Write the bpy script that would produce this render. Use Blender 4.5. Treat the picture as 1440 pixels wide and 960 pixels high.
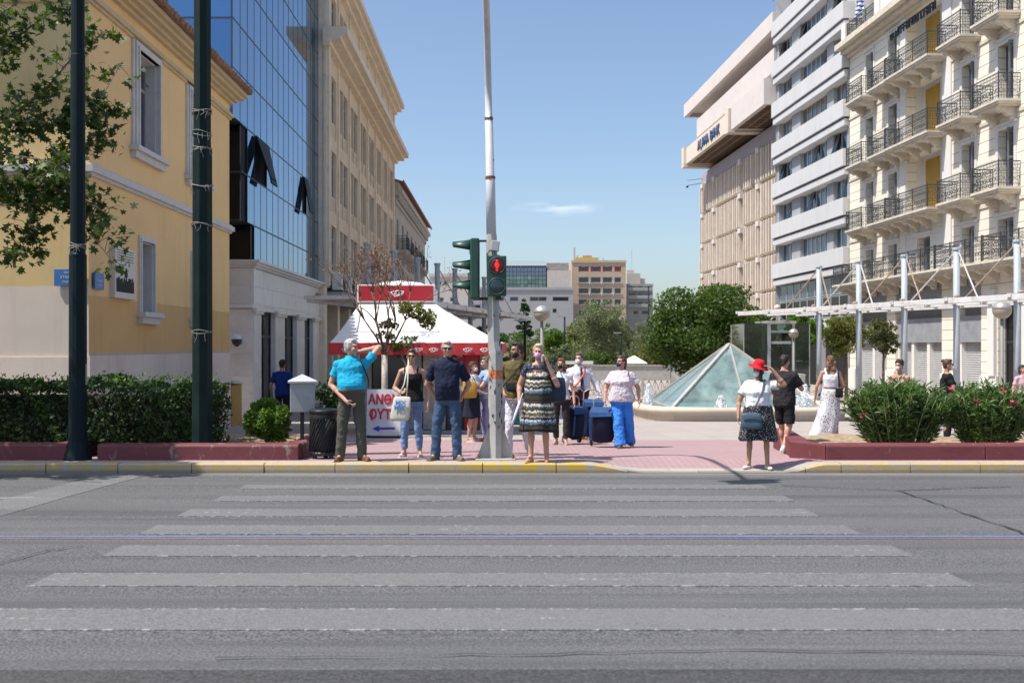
import bpy, math, random
import numpy as np
from mathutils import Vector, Matrix, Euler, Quaternion
random.seed(7); np.random.seed(7)
R = math.radians
scene = bpy.context.scene
for o in list(bpy.data.objects): bpy.data.objects.remove(o)
C = scene.collection
# ------------------------------------------------------------------ camera, sky, sun, exposure
F = 1400.0                     # focal length in pixels of the 1440 px wide photograph
VX, VY = 705.0, 487.0          # principal point
CAMZ = 1.57
cd = bpy.data.cameras.new('camera'); cam = bpy.data.objects.new('camera', cd); C.objects.link(cam)
cam.location = (0, 0, CAMZ); cam.rotation_euler = (R(90), 0, 0)
cd.sensor_width = 36.0; cd.lens = 35.0
cd.shift_x = (720 - VX) / 1440.0; cd.shift_y = (VY - 480) / 1440.0
cd.clip_start = 0.1; cd.clip_end = 5000
cd.dof.use_dof = True; cd.dof.focus_distance = 15.0; cd.dof.aperture_fstop = 2.8
scene.camera = cam
SUN = Vector((-0.465, -0.168, 0.87)).normalized()     # towards the sun
sd = bpy.data.lights.new('sun', 'SUN'); so = bpy.data.objects.new('sun', sd); C.objects.link(so)
sd.energy = 4.4; sd.angle = R(0.53); sd.color = (1.0, 0.955, 0.88)
so.rotation_euler = SUN.to_track_quat('Z', 'Y').to_euler()
so.location = (-30, -20, 60)
w = bpy.data.worlds.new('World'); scene.world = w; w.use_nodes = True
nt = w.node_tree; nt.nodes.clear()
sky = nt.nodes.new('ShaderNodeTexSky'); sky.sky_type = 'NISHITA'; sky.sun_disc = False
sky.sun_elevation = math.asin(SUN.z); sky.sun_rotation = math.atan2(SUN.x, SUN.y)
sky.altitude = 100; sky.air_density = 1.0; sky.dust_density = 1.9; sky.ozone_density = 2.2
bg = nt.nodes.new('ShaderNodeBackground'); wo = nt.nodes.new('ShaderNodeOutputWorld')
bg.inputs['Strength'].default_value = 0.125
# a thin fair-weather wisp in the sky
tc = nt.nodes.new('ShaderNodeTexCoord'); mp = nt.nodes.new('ShaderNodeMapping'); nz = nt.nodes.new('ShaderNodeTexNoise')
cdir = Vector(((785 - VX) / F, 1, (VY - 293) / F)).normalized()
mp.inputs['Scale'].default_value = (9, 9, 42); nz.inputs['Scale'].default_value = 3.0; nz.inputs['Detail'].default_value = 8
nt.links.new(tc.outputs['Generated'], mp.inputs['Vector']); nt.links.new(mp.outputs['Vector'], nz.inputs['Vector'])
sub = nt.nodes.new('ShaderNodeVectorMath'); sub.operation = 'SUBTRACT'; sub.inputs[1].default_value = cdir
sc = nt.nodes.new('ShaderNodeVectorMath'); sc.operation = 'MULTIPLY'; sc.inputs[1].default_value = (1 / .05, 1 / .05, 1 / .009)
ln = nt.nodes.new('ShaderNodeVectorMath'); ln.operation = 'LENGTH'
nt.links.new(tc.outputs['Generated'], sub.inputs[0]); nt.links.new(sub.outputs[0], sc.inputs[0]); nt.links.new(sc.outputs[0], ln.inputs[0])
mr = nt.nodes.new('ShaderNodeMapRange'); mr.inputs[1].default_value = 0.0; mr.inputs[2].default_value = 1.0; mr.inputs[3].default_value = .8; mr.inputs[4].default_value = 0.0
nt.links.new(ln.outputs['Value'], mr.inputs[0])
m2 = nt.nodes.new('ShaderNodeMapRange'); m2.inputs[1].default_value = .44; m2.inputs[2].default_value = .85
nt.links.new(nz.outputs['Fac'], m2.inputs[0])
mu = nt.nodes.new('ShaderNodeMath'); mu.operation = 'MULTIPLY'
nt.links.new(mr.outputs[0], mu.inputs[0]); nt.links.new(m2.outputs[0], mu.inputs[1])
mx = nt.nodes.new('ShaderNodeMix'); mx.data_type = 'RGBA'
nt.links.new(mu.outputs[0], mx.inputs[0]); nt.links.new(sky.outputs[0], mx.inputs[6]); mx.inputs[7].default_value = (7.6, 7.8, 8.2, 1)
nt.links.new(mx.outputs[2], bg.inputs['Color']); nt.links.new(bg.outputs[0], wo.inputs['Surface'])
vs = scene.view_settings; vs.view_transform = 'Standard'; vs.look = 'None'; vs.exposure = 0.52; vs.gamma = 1; vs.use_curve_mapping = False
scene.render.engine = 'CYCLES'

# ------------------------------------------------------------------ helpers
def P(px, py, D):              # a point of the photograph at distance D
    return Vector(((px - VX) / F * D, D, CAMZ - (py - VY) / F * D))
def XD(px, D): return (px - VX) / F * D
def ss(a, b, x):
    t = min(1, max(0, (x - a) / (b - a))); return t * t * (3 - 2 * t)
def road_z(y): return -0.015 * y if y > 0 else 0.0
def plaza_z(y):
    if y < 14.5: return -0.08
    if y > 32: return -0.08 - .042 * 17.5
    return -0.08 - .042 * (y - 14.5)
def ramp(x): return ss(1.15, 2.05, x) * (1 - ss(3.95, 4.6, x))
def gz(x, y):
    z = plaza_z(y)
    if y < 15.6: z -= (.122) * ramp(x) * (1 - ss(14.0, 15.5, y))
    return z
def tag(o, label, cat, group=None, kind=None):
    if label: o['label'] = label
    if cat: o['category'] = cat
    if group: o['group'] = group
    if kind: o['kind'] = kind
    return o
def thing(name, label, cat, loc=(0, 0, 0), rz=0, group=None):
    o = bpy.data.objects.new(name, None); C.objects.link(o); o.empty_display_size = .1
    o.location = loc; o.rotation_euler = (0, 0, rz)
    return tag(o, label, cat, group)
def inst(name, me, parent=None, loc=(0, 0, 0), rot=None, scale=None):
    o = bpy.data.objects.new(name, me); C.objects.link(o); o.parent = parent; o.location = loc
    if rot is not None: o.rotation_euler = rot
    if scale is not None: o.scale = scale
    return o
def copy_tree(o, parent=None):
    c = o.copy(); C.objects.link(c); c.parent = parent
    for ch in list(o.children): copy_tree(ch, c)
    return c

class MB:
    def __init__(s): s.v = []; s.f = []
    def add(s, vs, fs):
        b = len(s.v); s.v += [tuple(p) for p in vs]; s.f += [tuple(i + b for i in f) for f in fs]; return s
    def quad(s, *p): return s.add(p, [tuple(range(len(p)))])
    def box(s, x0, x1, y0, y1, z0, z1):
        return s.add([(x0, y0, z0), (x1, y0, z0), (x1, y1, z0), (x0, y1, z0), (x0, y0, z1), (x1, y0, z1), (x1, y1, z1), (x0, y1, z1)],
                     [(0, 3, 2, 1), (4, 5, 6, 7), (0, 1, 5, 4), (1, 2, 6, 5), (2, 3, 7, 6), (3, 0, 4, 7)])
    def obox(s, c, sz, M=None):
        c = Vector(c); M = M or Matrix.Identity(3); a, b, d = sz[0] / 2, sz[1] / 2, sz[2] / 2
        P8 = [(-a, -b, -d), (a, -b, -d), (a, b, -d), (-a, b, -d), (-a, -b, d), (a, -b, d), (a, b, d), (-a, b, d)]
        return s.add([c + M @ Vector(p) for p in P8], [(0, 3, 2, 1), (4, 5, 6, 7), (0, 1, 5, 4), (1, 2, 6, 5), (2, 3, 7, 6), (3, 0, 4, 7)])
    def bar(s, p, q, w, h=None):
        p, q = Vector(p), Vector(q); d = q - p
        if d.length < 1e-6: return s
        M = d.to_track_quat('Z', 'Y').to_matrix()
        return s.obox((p + q) / 2, (w, h or w, d.length), M)
    def tube(s, pts, rs, n=8, cap=True, flat=1.0):
        pts = [Vector(p) for p in pts]
        if not hasattr(rs, '__len__'): rs = [rs] * len(pts)
        b = len(s.v); up = None
        for i, p in enumerate(pts):
            d = (pts[min(i + 1, len(pts) - 1)] - pts[max(i - 1, 0)])
            d = d.normalized() if d.length > 1e-9 else Vector((0, 0, 1))
            if up is None:
                up = Vector((0, 0, 1)) if abs(d.z) < .9 else Vector((0, 1, 0))
            a = d.cross(up)
            if a.length < 1e-5: a = d.cross(Vector((1, .3, 0)))
            a.normalize(); up = a.cross(d).normalized()
            for k in range(n):
                t = 2 * math.pi * k / n
                s.v.append(tuple(p + a * (rs[i] * math.cos(t)) + up * (rs[i] * flat * math.sin(t))))
        for i in range(len(pts) - 1):
            for k in range(n):
                k2 = (k + 1) % n
                s.f.append((b + i * n + k, b + i * n + k2, b + (i + 1) * n + k2, b + (i + 1) * n + k))
        if cap:
            s.f.append(tuple(b + k for k in reversed(range(n)))); e = b + (len(pts) - 1) * n
            s.f.append(tuple(e + k for k in range(n)))
        return s
    def cap_(s, p, q, r0, r1, n=12):          # tapered capsule
        p, q = Vector(p), Vector(q); d = q - p; L = d.length
        if L < 1e-6: return s.ell(p, (r0, r0, r0))
        u = d / L; pts = []; rs = []
        for t in (1.0, .93, .75, .45): pts.append(p - u * (r0 * t)); rs.append(r0 * math.sqrt(max(0.0004, 1 - t * t)))
        pts.append(p); rs.append(r0); pts.append(q); rs.append(r1)
        for t in (.45, .75, .93, 1.0): pts.append(q + u * (r1 * t)); rs.append(r1 * math.sqrt(max(0.0004, 1 - t * t)))
        return s.tube(pts, rs, n)
    def lathe(s, prof, c=(0, 0, 0), n=16, sx=1, sy=1, cap=True, fn=None):
        b = len(s.v); c = Vector(c)
        for i, (r, z) in enumerate(prof):
            for k in range(n):
                t = 2 * math.pi * k / n; rr = r * (fn(t, i) if fn else 1)
                s.v.append((c.x + rr * sx * math.cos(t), c.y + rr * sy * math.sin(t), c.z + z))
        for i in range(len(prof) - 1):
            for k in range(n):
                k2 = (k + 1) % n
                s.f.append((b + i * n + k, b + i * n + k2, b + (i + 1) * n + k2, b + (i + 1) * n + k))
        if cap:
            s.f.append(tuple(b + k for k in reversed(range(n)))); e = b + (len(prof) - 1) * n
            s.f.append(tuple(e + k for k in range(n)))
        return s
    def ell(s, c, r, M=None, n=14, m=8):
        c = Vector(c); M = M or Matrix.Identity(3)
        if not hasattr(r, '__len__'): r = (r, r, r)
        b = len(s.v)
        vs = [Vector((0, 0, -r[2]))]
        for i in range(1, m):
            a = -math.pi / 2 + math.pi * i / m
            for k in range(n):
                t = 2 * math.pi * k / n
                vs.append(Vector((r[0] * math.cos(a) * math.cos(t), r[1] * math.cos(a) * math.sin(t), r[2] * math.sin(a))))
        vs.append(Vector((0, 0, r[2])))
        fs = [(0, 1 + (k + 1) % n, 1 + k) for k in range(n)]
        for i in range(m - 2):
            for k in range(n):
                k2 = (k + 1) % n; o = 1 + i * n
                fs.append((o + k, o + k2, o + n + k2, o + n + k))
        e = 1 + (m - 1) * n; o = 1 + (m - 2) * n
        fs += [(o + k, o + (k + 1) % n, e) for k in range(n)]
        return s.add([c + M @ p for p in vs], fs)
    def prism(s, poly, z0, z1):
        n = len(poly); vs = [(x, y, z0) for x, y in poly] + [(x, y, z1) for x, y in poly]
        return s.add(vs, [tuple(reversed(range(n))), tuple(range(n, 2 * n))] + [(i, (i + 1) % n, n + (i + 1) % n, n + i) for i in range(n)])
    def extr(s, poly, o, a, b, e):           # polygon in plane o + a*u + b*v, extruded by vector e
        o, a, b, e = Vector(o), Vector(a), Vector(b), Vector(e); n = len(poly)
        vs = [o + a * u + b * v for u, v in poly]; vs += [p + e for p in vs]
        return s.add(vs, [tuple(reversed(range(n))), tuple(range(n, 2 * n))] + [(i, (i + 1) % n, n + (i + 1) % n, n + i) for i in range(n)])
    def mesh(s, name, mat=None, smooth=False):
        me = bpy.data.meshes.new(name); me.from_pydata(s.v, [], s.f); me.update()
        if mat: me.materials.append(mat)
        if smooth: me.polygons.foreach_set('use_smooth', [True] * len(me.polygons))
        return me
    def obj(s, name, mat, parent=None, smooth=False, bevel=0, loc=(0, 0, 0)):
        o = inst(name, s.mesh(name, mat, smooth), parent, loc)
        if bevel:
            m = o.modifiers.new('bevel', 'BEVEL'); m.width = bevel; m.segments = 2; m.limit_method = 'ANGLE'; m.angle_limit = R(40)
        return o

def npmesh(name, V, Fq, mat, smooth=False):     # V (n,3), Fq (m,k) arrays
    me = bpy.data.meshes.new(name); k = Fq.shape[1]
    me.vertices.add(len(V)); me.vertices.foreach_set('co', V.astype(np.float32).ravel())
    me.loops.add(Fq.size); me.loops.foreach_set('vertex_index', Fq.astype(np.int32).ravel())
    me.polygons.add(len(Fq)); me.polygons.foreach_set('loop_start', np.arange(0, Fq.size, k, dtype=np.int32))
    me.update(calc_edges=True); me.materials.append(mat)
    if smooth: me.polygons.foreach_set('use_smooth', [True] * len(Fq))
    return me

# ------------------------------------------------------------------ materials
def nodes(name):
    m = bpy.data.materials.new(name); m.use_nodes = True; t = m.node_tree
    b = t.nodes['Principled BSDF']; return m, t, b
def N(t, typ, **kw):
    n = t.nodes.new('ShaderNode' + typ)
    for k, v in kw.items():
        if hasattr(n, k): setattr(n, k, v)
        else: n.inputs[k.replace('_', ' ')].default_value = v
    return n
def ramp_(t, src, lo, hi, a=0., b=1.):
    n = N(t, 'MapRange'); n.inputs[1].default_value = lo; n.inputs[2].default_value = hi; n.inputs[3].default_value = a; n.inputs[4].default_value = b
    t.links.new(src, n.inputs[0]); return n.outputs[0]
def mixc(t, fac, a, b):
    n = N(t, 'Mix', data_type='RGBA')
    for i, x in ((0, fac), (6, a), (7, b)):
        if hasattr(x, 'is_linked'): t.links.new(x, n.inputs[i])
        elif i == 0: n.inputs[0].default_value = x
        else: n.inputs[i].default_value = (*x[:3], 1)
    return n.outputs[2]
def math_(t, op, a, b=None):
    n = N(t, 'Math', operation=op)
    for i, x in enumerate((a, b)):
        if x is None: continue
        if hasattr(x, 'is_linked'): t.links.new(x, n.inputs[i])
        else: n.inputs[i].default_value = x
    return n.outputs[0]
def coord(t, scale=(1, 1, 1), kind='Object'):
    tc = N(t, 'TexCoord'); mp = N(t, 'Mapping'); mp.inputs['Scale'].default_value = scale
    t.links.new(tc.outputs[kind], mp.inputs['Vector']); return mp.outputs['Vector']
def noise(t, vec, scale, detail=4, rough=.55, rnd=True):
    n = N(t, 'TexNoise'); n.inputs['Scale'].default_value = scale; n.inputs['Detail'].default_value = detail; n.inputs['Roughness'].default_value = rough
    t.links.new(vec, n.inputs['Vector'])
    if rnd:
        n.noise_dimensions = '4D'; oi = N(t, 'ObjectInfo'); t.links.new(math_(t, 'MULTIPLY', oi.outputs['Random'], 37.0), n.inputs['W'])
    return n.outputs['Fac']
def setc(t, b, x):
    if hasattr(x, 'is_linked'): t.links.new(x, b.inputs['Base Color'])
    else: b.inputs['Base Color'].default_value = (*x[:3], 1)
def bump(t, b, h, strength, dist=.01):
    n = N(t, 'Bump'); n.inputs['Strength'].default_value = strength; n.inputs['Distance'].default_value = dist
    t.links.new(h, n.inputs['Height']); t.links.new(n.outputs[0], b.inputs['Normal'])
def M_(name, col, rough=.8, var=.15, scale=2.5, bmp=.25, bscale=45, metal=0., spec=.4, dirt=None, dirtc=None, streak=False, objvar=0.):
    m, t, b = nodes(name); v = coord(t)
    n1 = noise(t, v, scale, 5)
    c = mixc(t, ramp_(t, n1, .3, .7), [x * (1 - var) for x in col], [min(1, x * (1 + var)) for x in col])
    if dirt:
        vv = coord(t, (1.2, 1.2, .18)) if streak else v
        n2 = noise(t, vv, 2.6 if streak else scale * 2.3, 6, .65)
        c = mixc(t, ramp_(t, n2, .5, .78, 0, dirt), c, dirtc or [x * .45 for x in col])
    if objvar:
        oi = N(t, 'ObjectInfo'); c = mixc(t, ramp_(t, oi.outputs['Random'], 0, 1, 0, objvar), c, [x * .6 for x in col])
    setc(t, b, c); b.inputs['Metallic'].default_value = metal; b.inputs['Specular IOR Level'].default_value = spec
    n3 = noise(t, v, bscale, 3); t.links.new(ramp_(t, n1, .2, .8, max(.02, rough - .12), min(1, rough + .1)), b.inputs['Roughness'])
    if bmp: bump(t, b, n3, bmp, .006)
    return m
def glass_(name, col, rough=.06, metal=0., spec=.8, var=.3):
    m, t, b = nodes(name); v = coord(t)
    oi = N(t, 'ObjectInfo'); c = mixc(t, oi.outputs['Random'], [x * (1 - var) for x in col], [x * (1 + var) for x in col])
    setc(t, b, c); b.inputs['Roughness'].default_value = rough; b.inputs['Metallic'].default_value = metal; b.inputs['Specular IOR Level'].default_value = spec
    bump(t, b, noise(t, v, .5, 1), .04, .05)
    return m
def leaf_(name, col, col2, trans=.35, scale=1.3, rough=.5):
    m, t, b = nodes(name); v = coord(t)
    g = N(t, 'NewGeometry'); rp = g.outputs['Random Per Island']
    c = mixc(t, rp, col, col2)
    c = mixc(t, ramp_(t, noise(t, v, scale, 3), .35, .65, 0, .55), c, [x * .6 for x in col])
    setc(t, b, c); b.inputs['Roughness'].default_value = rough; b.inputs['Specular IOR Level'].default_value = .35
    tr = N(t, 'BsdfTranslucent'); ms = N(t, 'MixShader'); ms.inputs[0].default_value = trans
    c2 = mixc(t, .5, c, [col2[0] * 1.5, col2[1] * 1.5, col2[2] * .6]); t.links.new(c2, tr.inputs['Color'])
    out = t.nodes['Material Output']
    t.links.new(b.outputs[0], ms.inputs[1]); t.links.new(tr.outputs[0], ms.inputs[2]); t.links.new(ms.outputs[0], out.inputs['Surface'])
    return m
def cloth_(name, col, var=.12, wr=.5):
    m, t, b = nodes(name); v = coord(t)
    n1 = noise(t, v, 5, 3); c = mixc(t, n1, [x * (1 - var) for x in col], [min(1, x * (1 + var)) for x in col])
    setc(t, b, c); b.inputs['Roughness'].default_value = .88; b.inputs['Specular IOR Level'].default_value = .2
    h = math_(t, 'ADD', noise(t, coord(t, (1, 1, .6)), 14, 2), math_(t, 'MULTIPLY', noise(t, v, 260, 1), .08))
    bump(t, b, h, wr, .02); return m

wstone = M_('white_marble', (.62, .6, .57), .45, .06, 1.2, .08, 30, dirt=.35, dirtc=(.4, .39, .38))
concrete = M_('pale_concrete', (.46, .45, .43), .85, .14, 2, .3, 60, dirt=.4)
darkmetal = M_('dark_metal', (.03, .032, .035), .5, .2, 6, .1)
blackplastic = M_('black_plastic', (.02, .02, .022), .45, .2, 8, .1)
steel = M_('galvanised_steel', (.42, .44, .46), .42, .14, 5, .1, metal=.55, dirt=.3, dirtc=(.3, .25, .2))
paintw = M_('white_paint', (.78, .77, .75), .6, .04, 3, .08, dirt=.2, dirtc=(.5, .47, .42))
winglass = glass_('window_glass', (.03, .04, .05))
# ------------------------------------------------------------------ ground, road, pavement
def struct(name, me_or_mb, mat=None, label=None, smooth=False):
    o = me_or_mb.obj(name, mat, smooth=smooth) if isinstance(me_or_mb, MB) else inst(name, me_or_mb)
    o['kind'] = 'structure'
    if label: o['label'] = label
    return o
def asphalt(name, base=.099, patch=0.):
    m, t, b = nodes(name); v = coord(t)
    n1 = noise(t, v, 62, 3, .6, False); n2 = noise(t, v, 30, 3, .6, False); n3 = noise(t, coord(t, (.12, 1.1, 1)), 1.3, 5, .6, False); n4 = noise(t, v, .35, 4, .5, False)
    c = mixc(t, ramp_(t, n1, .36, .66), (base * .3, base * .305, base * .33), (base * 1.85, base * 1.83, base * 1.82))
    vo = N(t, 'TexVoronoi'); vo.inputs['Scale'].default_value = 70; t.links.new(v, vo.inputs['Vector'])
    spk = math_(t, 'MULTIPLY', ramp_(t, vo.outputs['Distance'], .05, .22, 1, 0), ramp_(t, n2, .5, .62))
    c = mixc(t, math_(t, 'MULTIPLY', spk, .55), c, (base * 2.9, base * 2.9, base * 2.9))
    c = mixc(t, ramp_(t, n3, .42, .68, 0, .5), c, (base * 1.45, base * 1.43, base * 1.42))
    c = mixc(t, ramp_(t, n4, .4, .7, 0, .35), c, (base * .75, base * .76, base * .8))
    n6 = noise(t, coord(t, (.05, 1.6, 1)), 2.1, 5, .62, False)
    c = mixc(t, ramp_(t, n6, .5, .66, 0, .62), c, (base * .55, base * .56, base * .6))
    # dust that gathers along the gutter
    sx = N(t, 'SeparateXYZ'); t.links.new(v, sx.inputs[0])
    wob = math_(t, 'ADD', sx.outputs['Y'], math_(t, 'MULTIPLY', noise(t, coord(t, (.3, 1, 1)), 1.2, 4, .6, False), .7))
    c = mixc(t, math_(t, 'MULTIPLY', ramp_(t, wob, 13.95, 14.45), .6), c, (.27, .255, .24))
    setc(t, b, c); b.inputs['Roughness'].default_value = .82; b.inputs['Specular IOR Level'].default_value = .35
    bump(t, b, n1, .5, .006); return m
m_asph = asphalt('asphalt')
big = MB(); big.quad((-3000, -40, -1.6), (3000, -40, -1.6), (3000, 3500, -1.6), (-3000, 3500, -1.6))
struct('ground', big, M_('far_ground', (.22, .2, .17), .95, .2, .05, 0))
rd = MB(); rd.quad((-90, -14, 0), (90, -14, 0), (90, 0, 0), (-90, 0, 0)); rd.quad((-90, 0, 0), (90, 0, 0), (90, 14.05, road_z(14.05)), (-90, 14.05, road_z(14.05)))
struct('road', rd, m_asph)
def rd_sheet(name, pts, mat, lift, label=None):
    n = len(pts); q = MB(); q.add([(x, y, road_z(y) + lift) for x, y in pts] + [(x, y, road_z(y) - .01) for x, y in pts], [tuple(range(n))] + [(i, n + i, n + (i + 1) % n, (i + 1) % n) for i in range(n)]); return struct(name, q, mat, label)
def RP(px, py):
    D = F * CAMZ / (py - 508.0); return ((px - VX) / F * D, D)
def worn_paint(name, col, keep, base=.13, fleck=True, sc=7.):
    m, t, b = nodes(name); v = coord(t); g = coord(t, kind='Generated')
    n1 = noise(t, v, 62, 3, .6, False); c0 = mixc(t, ramp_(t, n1, .36, .66), (base * .42, base * .425, base * .45), (base * 1.62, base * 1.6, base * 1.6))
    n2 = noise(t, coord(t, (.35, 1, 1)), sc, 7, .72); n5 = noise(t, coord(t, (.25, .5, 1)), 1.1, 4, .6)
    k0 = math_(t, 'MULTIPLY', ramp_(t, n2, .36, .66, keep - .3, keep + .2), ramp_(t, n5, .34, .66, .3, 1.15))
    if fleck:
        s0 = N(t, 'SeparateXYZ'); t.links.new(g, s0.inputs[0]); ey_ = math_(t, 'ABSOLUTE', math_(t, 'SUBTRACT', s0.outputs['Y'], .5)); k0 = math_(t, 'MULTIPLY', k0, ramp_(t, math_(t, 'ADD', ey_, math_(t, 'MULTIPLY', n2, .12)), .5, .555, 1, .15))
    c = mixc(t, k0, c0, col)
    if fleck:
        s = N(t, 'SeparateXYZ'); t.links.new(g, s.inputs[0])
        ed = math_(t, 'ABSOLUTE', math_(t, 'SUBTRACT', s.outputs['Y'], .5))
        mid = ramp_(t, math_(t, 'ABSOLUTE', math_(t, 'SUBTRACT', s.outputs['Y'], .52)), .0, .05, 1, 0)
        e = math_(t, 'MAXIMUM', ramp_(t, ed, .45, .495), math_(t, 'MULTIPLY', mid, ramp_(t, noise(t, coord(t, (.7, .7, 1)), 1.1, 2), .55, .62)))
        k = math_(t, 'MULTIPLY', e, ramp_(t, noise(t, coord(t, (1, .6, 1)), 16, 5, .75), .52, .6))
        c = mixc(t, math_(t, 'MULTIPLY', k, .8), c, (.52, .51, .5))
    setc(t, b, c); b.inputs['Roughness'].default_value = .75; bump(t, b, n1, .35, .005); return m
m_zebra = worn_paint('worn_zebra_paint', (.15, .146, .142), .62)
for i, (a, c_) in enumerate([(856, 886), (806, 824), (767, 782), (739, 751), (716, 726), (697, 704.5), (681.5, 687)]):
    y1 = RP(0, a)[1]; y0 = RP(0, c_)[1]; rr = random.Random(i)
    xl = -3.27 + rr.uniform(-.05, .05); xr = 3.27 + rr.uniform(-.06, .06)
    rd_sheet('crosswalk_stripe', [(xl, y0), (xr, y0), (xr, y1), (xl, y1)], m_zebra, .005)
m_new = asphalt('newer_asphalt', .05)
yb = RP(0, 941)[1]
rd_sheet('asphalt_strip', [(-90, 1.0), (90, 1.0), (90, yb - .02), (20, yb + .015), (3, yb), (-2, yb - .015), (-90, yb)], m_new, .004)
m_old = asphalt('worn_pale_asphalt', .135)
rd_sheet('asphalt_patch', [RP(-60, 745), RP(0, 726), RP(110, 694), RP(210, 667), RP(150, 667), RP(0, 703), RP(-60, 716)], m_old, .004)
m_blue = worn_paint('blue_line_paint', (.085, .16, .5), .8, fleck=False, sc=9); m_or = worn_paint('orange_line_paint', (.42, .24, .08), .75, fleck=False, sc=5)
def line_pts(y0, y1, x0, x1, n=60, seed=1):
    rr = random.Random(seed); o = [rr.uniform(-.006, .006) for _ in range(n + 1)]
    a = [(x0 + (x1 - x0) * i / n, y0 + o[i]) for i in range(n + 1)]; b = [(x0 + (x1 - x0) * i / n, y1 + o[i] * .5) for i in range(n, -1, -1)]
    return a + b
rd_sheet('blue_line', line_pts(8.865, 8.925, -20, 20), m_blue, .009)
rd_sheet('orange_line', line_pts(8.80, 8.828, -20, 20, seed=3), m_or, .009)
m_white = worn_paint('faded_white_paint', (.36, .35, .34), .55, fleck=False, sc=10)
rd_sheet('lane_mark', [RP(-60, 700), RP(0, 700), RP(48, 699.6), RP(48, 701), RP(0, 701.8), RP(-60, 702)], m_white, .009)

m_crack_shadow = M_('tar_crack_and_shadow', (.035, .035, .038), .9, .3, 20, .3)
def crack_shadow(pts, w, seed):
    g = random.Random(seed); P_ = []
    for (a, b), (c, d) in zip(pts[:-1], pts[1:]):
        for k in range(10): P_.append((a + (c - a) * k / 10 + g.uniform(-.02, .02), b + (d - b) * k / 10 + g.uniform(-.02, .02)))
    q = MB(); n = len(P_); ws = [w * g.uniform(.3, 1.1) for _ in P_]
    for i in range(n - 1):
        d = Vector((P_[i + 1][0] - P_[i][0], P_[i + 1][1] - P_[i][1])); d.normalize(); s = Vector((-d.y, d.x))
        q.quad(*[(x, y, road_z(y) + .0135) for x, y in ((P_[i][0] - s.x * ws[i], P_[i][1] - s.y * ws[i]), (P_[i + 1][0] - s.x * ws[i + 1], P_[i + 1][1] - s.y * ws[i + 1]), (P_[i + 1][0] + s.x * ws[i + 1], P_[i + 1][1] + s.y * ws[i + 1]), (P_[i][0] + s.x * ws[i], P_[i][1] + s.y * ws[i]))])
    struct('road_crack_and_shadow', q, m_crack_shadow)
crack_shadow([RP(1262, 690), RP(1330, 713), RP(1432, 748), RP(1500, 775)], .014, 1); crack_shadow([RP(-20, 798), RP(40, 783), RP(66, 775), RP(120, 768)], .009, 2); crack_shadow([RP(1100, 683), RP(1262, 690), RP(1440, 684)], .016, 3); crack_shadow([RP(-40, 676), RP(60, 673), RP(150, 680)], .016, 4); crack_shadow([RP(300, 928), RP(700, 922), RP(1100, 916), RP(1500, 921)], .007, 5)  # first strip paints an overhead wire's cast shadow as dark colour; others are cracks
# pink pavers
def pavers(name, cA, cB, cM, bw, bh, scale, mortar=.02, bmp=.5):
    m, t, b = nodes(name); v = coord(t)
    br = N(t, 'TexBrick'); br.offset = 0; br.inputs['Scale'].default_value = scale; br.inputs['Brick Width'].default_value = bw; br.inputs['Row Height'].default_value = bh
    br.inputs['Mortar Size'].default_value = mortar; br.inputs['Color1'].default_value = (*cA, 1); br.inputs['Color2'].default_value = (*cB, 1); br.inputs['Mortar'].default_value = (*cM, 1)
    t.links.new(v, br.inputs['Vector'])
    n1 = noise(t, v, 1.1, 6, .6, False); n2 = noise(t, v, 24, 4, .6, False)
    c = mixc(t, ramp_(t, n1, .42, .72, 0, .4), br.outputs['Color'], [x * .78 for x in cB])
    c = mixc(t, ramp_(t, n2, .55, .75, 0, .3), c, [x * .6 for x in cB])
    setc(t, b, c); b.inputs['Roughness'].default_value = .8; b.inputs['Specular IOR Level'].default_value = .3
    h = math_(t, 'ADD', math_(t, 'MULTIPLY', br.outputs['Fac'], -1.0), math_(t, 'MULTIPLY', n2, .3)); bump(t, b, h, bmp, .006); return m
m_pink = pavers('pink_pavers', (.375, .255, .262), (.35, .237, .242), (.30, .2, .205), .1, .1, 1.0, .01, .25)
m_pale = pavers('pale_plaza_slabs', (.385, .337, .312), (.355, .31, .287), (.29, .25, .23), .9, .6, 1.0, .012)
m_greyb = pavers('grey_kerb_border', (.40, .36, .33), (.36, .33, .3), (.27, .25, .23), .8, .3, 1.0, .01)
def gridsheet(x0, x1, y0, y1, nx, ny, fz):
    xs = np.linspace(x0, x1, nx + 1); ys = np.linspace(y0, y1, ny + 1)
    V = np.array([(x, y, fz(x, y)) for y in ys for x in xs]); I = np.arange((nx + 1) * (ny + 1)).reshape(ny + 1, nx + 1)
    return V, np.stack([I[:-1, :-1], I[:-1, 1:], I[1:, 1:], I[1:, :-1]], -1).reshape(-1, 4)
V, Q = gridsheet(-14, 14, 14.36, 20.1, 112, 28, gz)
struct('pavement', npmesh('pavement', V, Q, m_pink, True))
V, Q = gridsheet(-14, 14, 14.12, 14.36, 112, 4, gz)
struct('pavement_border', npmesh('pavement_border', V, Q, m_greyb, True))
pz = MB()
for a, c_ in ((20.1, 32), (32, 700)):
    pz.quad((-60, a, plaza_z(a)), (60, a, plaza_z(a)), (60, c_, plaza_z(c_)), (-60, c_, plaza_z(c_)))
for sx_ in (-1, 1):
    x0, x1 = sorted((14 * sx_, 60 * sx_)); pz.quad((x0, 14.12, -.08), (x1, 14.12, -.08), (x1, 14.5, -.08), (x0, 14.5, -.08)); pz.quad((x0, 14.5, -.08), (x1, 14.5, -.08), (x1, 20.1, plaza_z(20.1)), (x0, 20.1, plaza_z(20.1)))
struct('plaza', pz, m_pale)

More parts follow.
